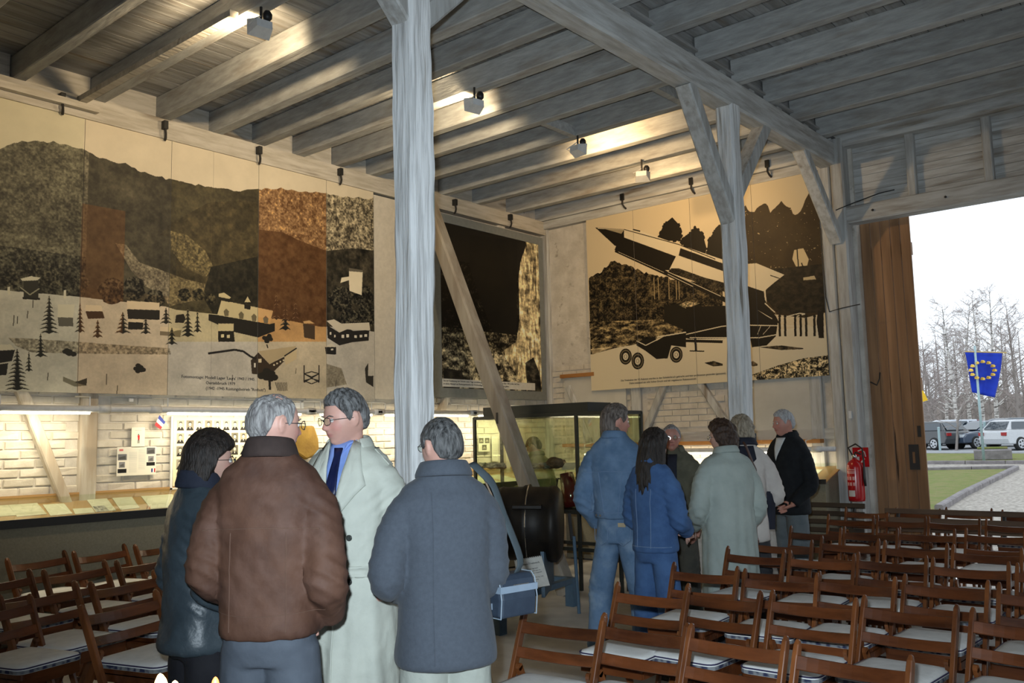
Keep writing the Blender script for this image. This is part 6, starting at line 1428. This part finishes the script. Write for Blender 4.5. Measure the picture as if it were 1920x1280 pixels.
def button(pd, u, z, dr, mat, r=.011):
    dr = Vector(dr).normalized(); ux = Vector((dr.y, -dr.x, 0)); o = ux*u; h = pd['bvh'].ray_cast(Vector((o.x, o.y, z))+dr, -dr)
    if h[0]: MB().lathe([(r, 0), (r*1.02, .003), (r*.8, .005), (r*.5, .0035)], 14, h[0], dr.to_track_quat('Z', 'Y').to_matrix()).build('button', mat, pd['root'], smooth=True)
M_eyew = PLAIN('eye_white', (.62, .60, .56), .2); M_iris = PLAIN('dark_iris', (.03, .03, .035), .3)
H_black = hairmat('black_hair', (.030, .022, .018), (.008, .006, .005)); H_grey = hairmat('grey_hair', (.34, .33, .32), (.13, .12, .12)); H_greyd = hairmat('dark_grey_hair', (.20, .20, .20), (.035, .033, .032)); H_salt = hairmat('salt_and_pepper_hair', (.15, .15, .15), (.02, .02, .02)); H_brown = hairmat('dark_brown_hair', (.060, .034, .022), (.022, .012, .008)); H_gbr = hairmat('greying_brown_hair', (.19, .16, .14), (.045, .032, .026)); H_blond = hairmat('grey_blond_hair', (.34, .29, .22), (.17, .14, .10)); H_white = hairmat('silver_hair', (.50, .51, .52), (.24, .24, .25))
BKB = (0, -1, 0)
# 1 woman in the slate blue leather jacket
C_slate = MAT('slate_blue_leather', (.046, .063, .076), (.028, .040, .050), rough=.42, scale=7, bump=.5, bscale=7, bdist=.03, spec=.45)
person('woman with black bob in a shiny slate blue leather jacket, facing the two men', 382, 3.72, 1.625, -22, -8, 1, None, M_skinC, dict(mat=H_black, style='bob', th=.022, line=.40, rough=.003),
       dict(mat=C_slate, hem=.475, w=.96, d=1.15, flare=1.10, fold=.016, sleeve=1.12, collar=(cloth('navy_cloth_collar', (.012, .016, .028), (.02, .024, .04)), .075, .075), cang=(-250, 70), freq=7), dict(mat=cloth('black_trousers', (.010, .010, .014), (.016, .016, .02))),
       {'L': ((-.27, -.02, .63), (-.16, .24, .62)), 'R': ((.27, -.04, .63), (.12, .24, .63))}, glasses=M_black, seed=3, bulk=1.0)
# 2 man in the brown suede jacket
C_suede = MAT('brown_suede_leather', (.112, .054, .034), (.064, .029, .019), rough=.70, scale=5, bump=.42, bscale=6, bdist=.035, spec=.32, c3=(.135, .072, .052), s3=9, lo3=.5, hi3=.8)
nm = 'tall grey haired man in a brown suede jacket seen from behind'
person(nm, 510, 3.30, 1.765, -8, 36, 0, None, M_skinA, dict(mat=H_grey, style='short', th=.007, line=.66, bald=.55), dict(mat=C_suede, hem=.515, w=.98, d=1.05, flare=.98, fold=.013, sleeve=1.10, belly=-.0, collar=(cloth('dark_brown_corduroy', (.045, .030, .026), (.03, .02, .018)), .075, .082), cang=(-260, 80)),
       dict(mat=cloth('grey_blue_trousers', (.098, .115, .142), (.08, .094, .118)), w=1.05), {'L': ((-.265, -.05, .64), (-.20, .14, .56)), 'R': ((.270, -.06, .62), (.235, .08, .535))}, glasses=M_iris, seed=5, bulk=1.02, jowl=.06, hands={-1: ((0, 1, 0), .6, (1, .3, -.3)), 1: ((0, 1, 0), .6, (-1, .3, -.5))})
pd = PEOPLE[nm]; H = pd['H']; M_seam1 = PLAIN('pale_brown_seam', (.15, .085, .06), .6)
seam(pd, [(-.21, .725*H), (0, .73*H), (.21, .725*H)], BKB, M_seam1); seam(pd, [(-.10, .72*H), (-.10, .53*H)], BKB, M_seam1); seam(pd, [(-.22, .565*H), (0, .56*H), (.2, .565*H)], BKB, M_seam1, .0012); seam(pd, [(.10, .72*H), (.10, .53*H)], BKB, M_seam1)
# 3 man in the trench coat
C_trench = cloth('pale_trench_cloth', (.52, .54, .47), (.46, .48, .42), rough=.7, fold=0) if False else MAT('pale_trench_cloth', (.53, .55, .48), (.47, .49, .43), rough=.65, scale=8, bump=.5, bscale=6, bdist=.03)
nm = 'man with glasses in a pale trench coat, blue shirt and navy tie'
person(nm, 652, 3.98, 1.80, 170, 205, 0, None, M_skinA, dict(mat=H_greyd, style='short', th=.013, line=.55), dict(mat=C_trench, hem=.205, w=1.0, d=1.08, flare=1.22, fold=.013, vert=.012, sleeve=1.16, name='trench_coat', collar=(C_trench, .045, .088), cang=(-215, 35)),
       dict(mat=cloth('dark_trousers', (.03, .03, .04), (.02, .02, .03))), {'L': ((-.285, -.05, .63), (-.215, .07, .515)), 'R': ((.285, -.05, .63), (.215, .07, .515))}, glasses=M_black, seed=9, bulk=1.0, headpitch=-5, hands={-1: ((0, 1, 0), .6, (.6, -.3, -.7)), 1: ((0, 1, 0), .6, (-.6, -.3, -.7))})
pd = PEOPLE[nm]; H = pd['H']; F = (0, 1, 0); M_shirt = cloth('light_blue_shirt', (.22, .32, .68), (.18, .28, .60)); M_tie = cloth('navy_tie', (.010, .014, .055), (.006, .01, .04), rough=.4)
patch_on(pd, 'shirt', [(-.05, .880*H), (.05, .880*H), (.045, .81*H), (0, .715*H), (-.045, .81*H)], M_shirt, F, .006)
patch_on(pd, 'tie', [(-.019, .862*H), (.019, .862*H), (.014, .842*H), (.028, .755*H), (.004, .722*H), (-.024, .755*H), (-.014, .842*H)], M_tie, F, .016, .008)
for s in (-1, 1):
    patch_on(pd, 'lapel', [(s*.055, .880*H), (s*.085, .872*H), (s*.120, .81*H), (s*.140, .775*H), (s*.100, .752*H), (s*.008, .690*H), (s*.024, .76*H), (s*.042, .83*H)], C_trench, F, .012, .006)
    tfm = pd['tf']; MB().prism([tfm @ Vector(v) for v in ((s*.004, .048, -.128), (s*.044, .050, -.142), (s*.060, .020, -.108), (s*.060, -.02, -.088), (s*.050, .02, -.100))], Vector((0, -.006, 0))).build('shirt_collar', M_shirt, pd['root'])
M_btn = PLAIN('dark_horn_button', (.05, .055, .05), .3)
for u, z in ((-.075, .655), (-.075, .555), (.065, .655), (.06, .555)): button(pd, u, z*H, F, M_btn, .013)
patch_on(pd, 'belt', [(-.17, .59*H), (.17, .59*H), (.17, .565*H), (-.17, .565*H)], C_trench, F, .006, .005); MB().tube([hit(pd['bvh'], .10, .58*H, F, .02), hit(pd['bvh'], .105, .545*H, F, .03), hit(pd['bvh'], .10, .50*H, F, .03)], [(.018, .003)]*3, 8).build('belt_end', C_trench, pd['root'])
h = hit(pd['bvh'], .10, .50*H, F, .03); MB().bb(h.x-.028, h.x+.028, h.y-.004, h.y+.004, h.z-.012, h.z+.002).build('buckle', M_black, pd['root'])
for s in (-1, 1):
    a = pd['J'][s][0]; up = pd['bvh'].ray_cast(Vector((s*.135, a.y, 2.5)), Vector((0, 0, -1)))[0]; up2 = pd['bvh'].ray_cast(Vector((s*.20, a.y, 2.5)), Vector((0, 0, -1)))[0]
    if up and up2: MB().beam(up+Vector((0, 0, .006)), up2+Vector((0, 0, .006)), .045, .006, (0, 0, 1), .002).build('epaulette', C_trench, pd['root']); MB().lathe([(.011, 0), (.010, .005)], 12, up+Vector((0, 0, .010))).build('button', M_btn, pd['root'])
seam(pd, [(0, .69*H), (-.01, .45*H), (-.012, .22*H)], F, C_trench, .004, .002)
# 4 man in the blue grey wool coat
C_wool = MAT('blue_grey_wool', (.072, .085, .106), (.062, .073, .092), rough=.95, scale=60, bump=.35, bscale=160, bdist=.003, sheen=.08)
nm = 'stout man in a blue grey wool coat seen from behind, bag strap on his shoulder'
person(nm, 828, 3.60, 1.66, 80, 56, 0, None, M_skinA, dict(mat=H_salt, style='short', th=.010, line=.5, rough=.002), dict(mat=C_wool, hem=.435, w=1.0, d=1.15, flare=1.10, fold=.009, sleeve=1.12, name='wool_coat', collar=(C_wool, .062, .092), cang=(-260, 80), freq=5),
       dict(mat=MAT('stone_coloured_trousers', (.40, .42, .37), (.34, .36, .32), rough=.85, scale=6, bump=.5, bscale=7, bdist=.03)), {'L': ((-.285, -.04, .64), (-.18, .15, .585)), 'R': ((.225, .0, .63), (.18, .16, .57))}, glasses=M_iris, seed=13, bulk=1.03, jowl=.10, hands={-1: ((0, 1, 0), .6, (1, .3, -.3)), 1: ((0, 1, 0), .6, (-1, .3, -.5))})
pdB = PEOPLE[nm]; H = pdB['H']; seam(pdB, [(.07, .83*H), (.075, .45*H)], BKB, C_wool, .0025, .001)
# 5 man in denim
C_den = MAT('blue_denim', (.135, .215, .335), (.085, .150, .25), rough=.9, scale=9, bump=.3, bscale=140, bdist=.002, c3=(.21, .29, .39), s3=7, lo3=.55, hi3=.75)
M_stitch = PLAIN('pale_denim_stitch', (.16, .24, .38), .8)
nm = 'man with long dark greying hair in a denim jacket and jeans, back to the camera'
person(nm, 1149, 6.5, 1.805, -28, 14, 0, None, M_skinB, dict(mat=H_gbr, style='collar', th=.017, line=.62, bald=.15), dict(mat=C_den, hem=.555, w=1.0, d=1.0, flare=.90, waist=.160, fold=.014, sleeve=1.18, collar=(C_den, .055, .080), cang=(-250, 70)),
       dict(mat=C_den, w=1.0), {'L': ((-.30, -.05, .63), (-.24, .10, .52)), 'R': ((.30, -.03, .63), (.16, .17, .56))}, seed=17, bulk=.97, feet_dx=.17, hands={-1: ((0, 1, 0), .6, (.8, .5, -.4)), 1: ((0, 1, 0), .6, (-.8, .5, -.4))})
pd = PEOPLE[nm]; H = pd['H']
seam(pd, [(-.20, .735*H), (0, .74*H), (.20, .735*H)], BKB, M_stitch, .0025); seam(pd, [(-.09, .735*H), (-.05, .57*H)], BKB, M_stitch, .0025); seam(pd, [(.09, .735*H), (.05, .57*H)], BKB, M_stitch, .0025); seam(pd, [(-.19, .580*H), (.19, .580*H)], BKB, M_stitch, .0028)
for u in (.09, .13): button(pd, u, .568*H, BKB, M_chrome, .008)
MB().box((.08, -.150, .535*H), (.055, .006, .028)).build('jeans_label', PLAIN('tan_label', (.42, .34, .22), .7), pd['root'])
for s in (-1, 1): MB().tube([(s*.03, -.138, .525*H), (s*.03, -.145, .475*H), (s*.08, -.143, .455*H), (s*.13, -.125, .475*H), (s*.135, -.115, .525*H)], .0025, 5).build('pocket_seam', M_stitch, pd['root'])
# 6 woman in denim
C_den2 = MAT('deep_blue_denim', (.060, .125, .27), (.038, .085, .20), rough=.9, scale=8, bump=.3, bscale=140, bdist=.002)
nm = 'woman with long black hair in a deep blue denim jacket and jeans'
person(nm, 1216, 6.15, 1.61, -12, -6, 1, None, M_skinC, dict(mat=H_black, style='long', th=.022, line=.45, rough=.006), dict(mat=C_den2, hem=.50, w=1.10, d=1.08, flare=1.02, waist=.160, fold=.012, sleeve=1.05, collar=(C_den2, .045, .074), cang=(-250, 70)),
       dict(mat=C_den2, w=1.0), {'L': ((-.24, .0, .63), (-.12, .22, .585)), 'R': ((.25, .02, .64), (.14, .22, .57))}, seed=19, bulk=.93, hands={1: ((-1, 0, 0), .5)})
pd = PEOPLE[nm]; H = pd['H']; seam(pd, [(-.18, .525*H), (.18, .525*H)], BKB, M_stitch, .0025); seam(pd, [(.06, .76*H), (.055, .52*H)], BKB, M_stitch, .0022); seam(pd, [(-.06, .76*H), (-.055, .52*H)], BKB, M_stitch, .0022)
# 7 man in olive jacket facing the camera
C_olive = cloth('olive_jacket', (.115, .108, .075), (.08, .076, .052)); C_navy = cloth('navy_scarf', (.012, .014, .024), (.02, .022, .034))
nm = 'older man with glasses in an olive jacket, half hidden behind the woman in denim'
person(nm, 1255, 7.6, 1.67, 212, 200, 0, None, M_skinB, dict(mat=H_grey, style='short', th=.006, line=.66, bald=.25), dict(mat=C_olive, hem=.46, w=1.02, d=1.1, fold=.012, sleeve=1.15, collar=(C_olive, .05, .082), cang=(-225, 45)), dict(mat=cloth('dark_olive_trousers', (.07, .065, .05), (.05, .048, .04))),
       {'L': ((-.30, -.02, .62), (-.25, .12, .50)), 'R': ((.30, -.02, .62), (.25, .12, .50))}, glasses=M_chrome, seed=23)
pd = PEOPLE[nm]; H = pd['H']; patch_on(pd, 'pullover', [(-.05, .85*H), (.05, .85*H), (.055, .60*H), (-.055, .60*H)], C_navy, F, .005)
# 8 woman in the sage coat
C_sage = MAT('sage_green_coat', (.36, .405, .375), (.29, .335, .31), rough=.85, scale=5, bump=.5, bscale=6, bdist=.03)
nm = 'woman with short brown curls in a long sage green coat'
person(nm, 1352, 6.70, 1.665, 92, 62, 1, None, M_skinC, dict(mat=H_brown, style='curly', th=.026, line=.45, rough=.007), dict(mat=C_sage, hem=.19, w=1.13, d=1.15, flare=1.10, fold=.012, vert=.010, sleeve=1.15, name='long_coat', collar=(C_sage, .05, .080), cang=(-250, 70)),
       dict(mat=cloth('black_trousers', (.012, .012, .015), (.02, .02, .024))), {'L': ((-.27, .02, .62), (-.16, .25, .53)), 'R': ((.28, -.02, .62), (.24, .12, .50))}, glasses=M_chrome, seed=29, bulk=1.08)
# 9 woman in the beige coat
C_beige = MAT('pale_beige_coat', (.56, .52, .48), (.48, .44, .41), rough=.85, scale=6, bump=.2, bscale=60)
nm = 'woman with grey blond curls in a pale beige coat with navy collar'
person(nm, 1386, 7.35, 1.715, 60, 40, 1, None, M_skinC, dict(mat=H_blond, style='curly', th=.020, line=.5, rough=.006), dict(mat=C_beige, hem=.42, w=1.0, d=1.1, flare=1.0, fold=.012, sleeve=1.12, name='coat', collar=(C_navy, .06, .092), cang=(-250, 70)),
       dict(mat=cloth('dark_grey_trousers', (.04, .04, .045), (.03, .03, .034))), {'L': ((-.30, .0, .62), (-.2, .2, .56)), 'R': ((.30, .0, .63), (.17, .18, .575))}, seed=31, bulk=1.02)
pdG = PEOPLE[nm]; H = pdG['H']
patch_on(pdG, 'cape_collar', [(-.06, .862*H), (.085, .862*H), (.12, .82*H), (.09, .755*H), (.0, .765*H), (-.07, .80*H)], C_navy, BKB, .006, .006)
# 10 man in black
C_blk = MAT('black_wool_jacket', (.010, .012, .014), (.006, .007, .009), rough=.9, scale=20, bump=.2)
nm = 'silver haired man in a black jacket and white shirt by the rear desk'
person(nm, 1468, 8.45, 1.785, 142, 160, 0, None, M_skinB, dict(mat=H_white, style='short', th=.012, line=.55), dict(mat=C_blk, hem=.465, w=1.0, d=1.08, fold=.008, sleeve=1.1, collar=(C_blk, .05, .084), cang=(-225, 45)), dict(mat=cloth('grey_green_trousers', (.13, .15, .16), (.10, .12, .13)), w=1.08),
       {'L': ((-.28, -.04, .62), (-.2, .14, .52)), 'R': ((.28, -.0, .62), (.15, .20, .545))}, seed=37, bulk=1.0, hands={-1: ((0, 1, 0), .6, (1, .2, -.4)), 1: ((-.4, .2, .9), .45, (-.35, .75, -.5))}, jowl=.05)
pd = PEOPLE[nm]; H = pd['H']; M_ws = cloth('white_shirt', (.62, .65, .66), (.55, .58, .6)); patch_on(pd, 'shirt', [(-.055, .858*H), (.055, .858*H), (.035, .80*H), (0, .74*H), (-.035, .80*H)], M_ws, F, .006)
MB().tube([(-.02, -.088, .868*H), (-.07, -.05, .87*H), (-.082, .0, .862*H), (-.07, .04, .845*H)], .009, 8).build('red_collar_edge', PLAIN('red_knit', (.45, .02, .02), .8), pd['root'])
# 11 visitor in a cap behind the show case
C_yel = cloth('olive_yellow_coat', (.27, .26, .13), (.20, .19, .10)); C_cap = cloth('dark_cap', (.045, .035, .022), (.03, .024, .016))
nm = 'visitor in a dark cap and olive yellow coat seen through the glass case'
person(nm, 1001, 10.7, 1.60, 105, 84, 0, None, M_skinB, dict(mat=H_brown, style='short', th=.008), dict(mat=C_yel, hem=.33, w=1.05, d=1.1, flare=1.05, fold=.012, vert=.008, sleeve=1.15, name='coat', collar=(C_yel, .05, .08)), dict(mat=cloth('black_trousers', (.012, .012, .015), (.02, .02, .024))),
       {'L': ((-.28, .0, .62), (-.2, .22, .60)), 'R': ((.28, .0, .62), (.2, .22, .58))}, seed=41, headpitch=-12)
pd = PEOPLE[nm]; tfm = pd['tf']
cap = MB(); P = headpos(HD); hm = P*1.0; top = []
cp = [tuple(tfm @ Vector((p[0]*1.10, p[1]*1.08, (p[2]*1.07 if d[2] > .18 else .022)))) for p, d in zip(np.stack([HD[:, 0]*.078, HD[:, 1]*.099, HD[:, 2]*.12], -1), HD)]
co = cap.add(cp, HF).build('cap', C_cap, pd['root'], smooth=True)
MB().prism([tfm @ Vector((.075*math.cos(a), .075+.085*math.sin(a), .030-.012*math.sin(a))) for a in np.linspace(0, math.pi, 12)], tfm.to_3x3() @ Vector((0, 0, .006))).build('brim', C_cap, co)
MB().box(tfm @ Vector((.065, -.055, .065)), (.03, .03, .018)).build('emblem', PLAIN('bright_green', (.10, .60, .08), .6), co)

# ------------------------------------------------------------------ shoulder bag of the man in wool, and the dark handbag
M_strap = cloth('grey_webbing', (.06, .08, .09), (.05, .065, .075)); M_bag = cloth('slate_nylon', (.035, .050, .075), (.026, .038, .06), rough=.6); M_band = cloth('pale_grey_band', (.24, .30, .38), (.21, .27, .34)); M_bpipe = PLAIN('pale_piping', (.28, .35, .42), .5)
Db = 3.62; bc = atd(953, 1112, Db); bg = thing('camera_bag', 'slate blue shoulder bag with a pale grey band hanging from the grey strap', 'bag', tuple(bc), -CAM_YAW+R(40))
o = MB(); L_, W_b, Hb = .19, .13, .165
def bagprof(f): return [(-.5*W_b*f, -Hb/2), (.5*W_b*f, -Hb/2), (.56*W_b*f, -.01), (.46*W_b*f, Hb/2-.02), (.30*W_b*f, Hb/2), (-.30*W_b*f, Hb/2), (-.46*W_b*f, Hb/2-.02), (-.56*W_b*f, -.01)]
vs = []; st_ = (-1, -.85, 0, .85, 1)
for s in st_:
    f = .86 if abs(s) == 1 else 1
    for y, z in bagprof(f): vs.append((s*L_/2, y, z*(.94 if abs(s) == 1 else 1)))
fs = [(i*8+j, i*8+(j+1) % 8, (i+1)*8+(j+1) % 8, (i+1)*8+j) for i in range(4) for j in range(8)]+[tuple(range(7, -1, -1)), tuple(32+j for j in range(8))]
b_ = o.add(vs, [f[::-1] for f in fs]).build('body', M_bag, bg, smooth=False); bevel(b_, .01, 3)
MB().box((0, 0, .028), (L_*1.015, W_b*1.10, .026)).build('band', M_band, bg)
for x in (-L_/2*.97, L_/2*.97): MB().tube([(x, y*1.0, z) for y, z in bagprof(.98)+bagprof(.98)[:1]], .0025, 6, False).build('piping', M_bpipe, bg)
MB().box((-L_*.5, .0, -.038), (.006, .030, .024)).build('badge', M_band, bg)
MB().bb(-.03, .05, -W_b*.54, -W_b*.52, Hb*.2, Hb*.27).build('zip', M_chrome, bg)
sp = [bc+Vector((0, 0, Hb*.48))+Vector(_rt)*.035, atd(975, 1045, Db+.0), atd(945, 965, Db), atd(925, 910, Db+.0), atd(905, 887, Db-.02), atd(885, 868, Db+.02)]
MB().tube(catm(sp, 4), [(.005, .020)]*(4*5+1), 10).build('strap', M_strap, bg, world=True, smooth=True)
hb = atd(925, 1045, 3.9); t = thing('handbag', 'small dark handbag with a thin tan strap behind the camera bag', 'bag', tuple(hb))
MB().cbox((0, 0, 0), (.09, .07, .16), .015, (0, 0, .6)).build('body', PLAIN('black_leather', (.012, .018, .028), .35), t)
MB().tube([hb+Vector((0, 0, .08)), atd(930, 990, 3.85), atd(925, 935, 3.75), atd(900, 880, 3.66), atd(886, 866, 3.66)], .004, 6).build('strap', PLAIN('tan_strap', (.30, .22, .16), .5), t, world=True)
MB().bb(-.035, .035, -.045, -.03, .05, .07).build('clasp', M_chrome, t)
# shoulder bag of the woman in beige
bb_ = atd(1441, 955, 7.25); t = thing('shoulder_bag', 'dark navy shoulder bag at the side of the woman in the beige coat', 'bag', tuple(bb_))
MB().cbox((0, 0, 0), (.10, .16, .30), .03, (0, .05, .5)).build('body', C_navy, t)
MB().tube([bb_+Vector((0, 0, .14)), atd(1428, 905, 7.18), atd(1412, 870, 7.12), atd(1398, 835, 7.12), atd(1392, 826, 7.2)], .010, 6).build('strap', PLAIN('brown_strap', (.07, .03, .02), .5), t, world=True)
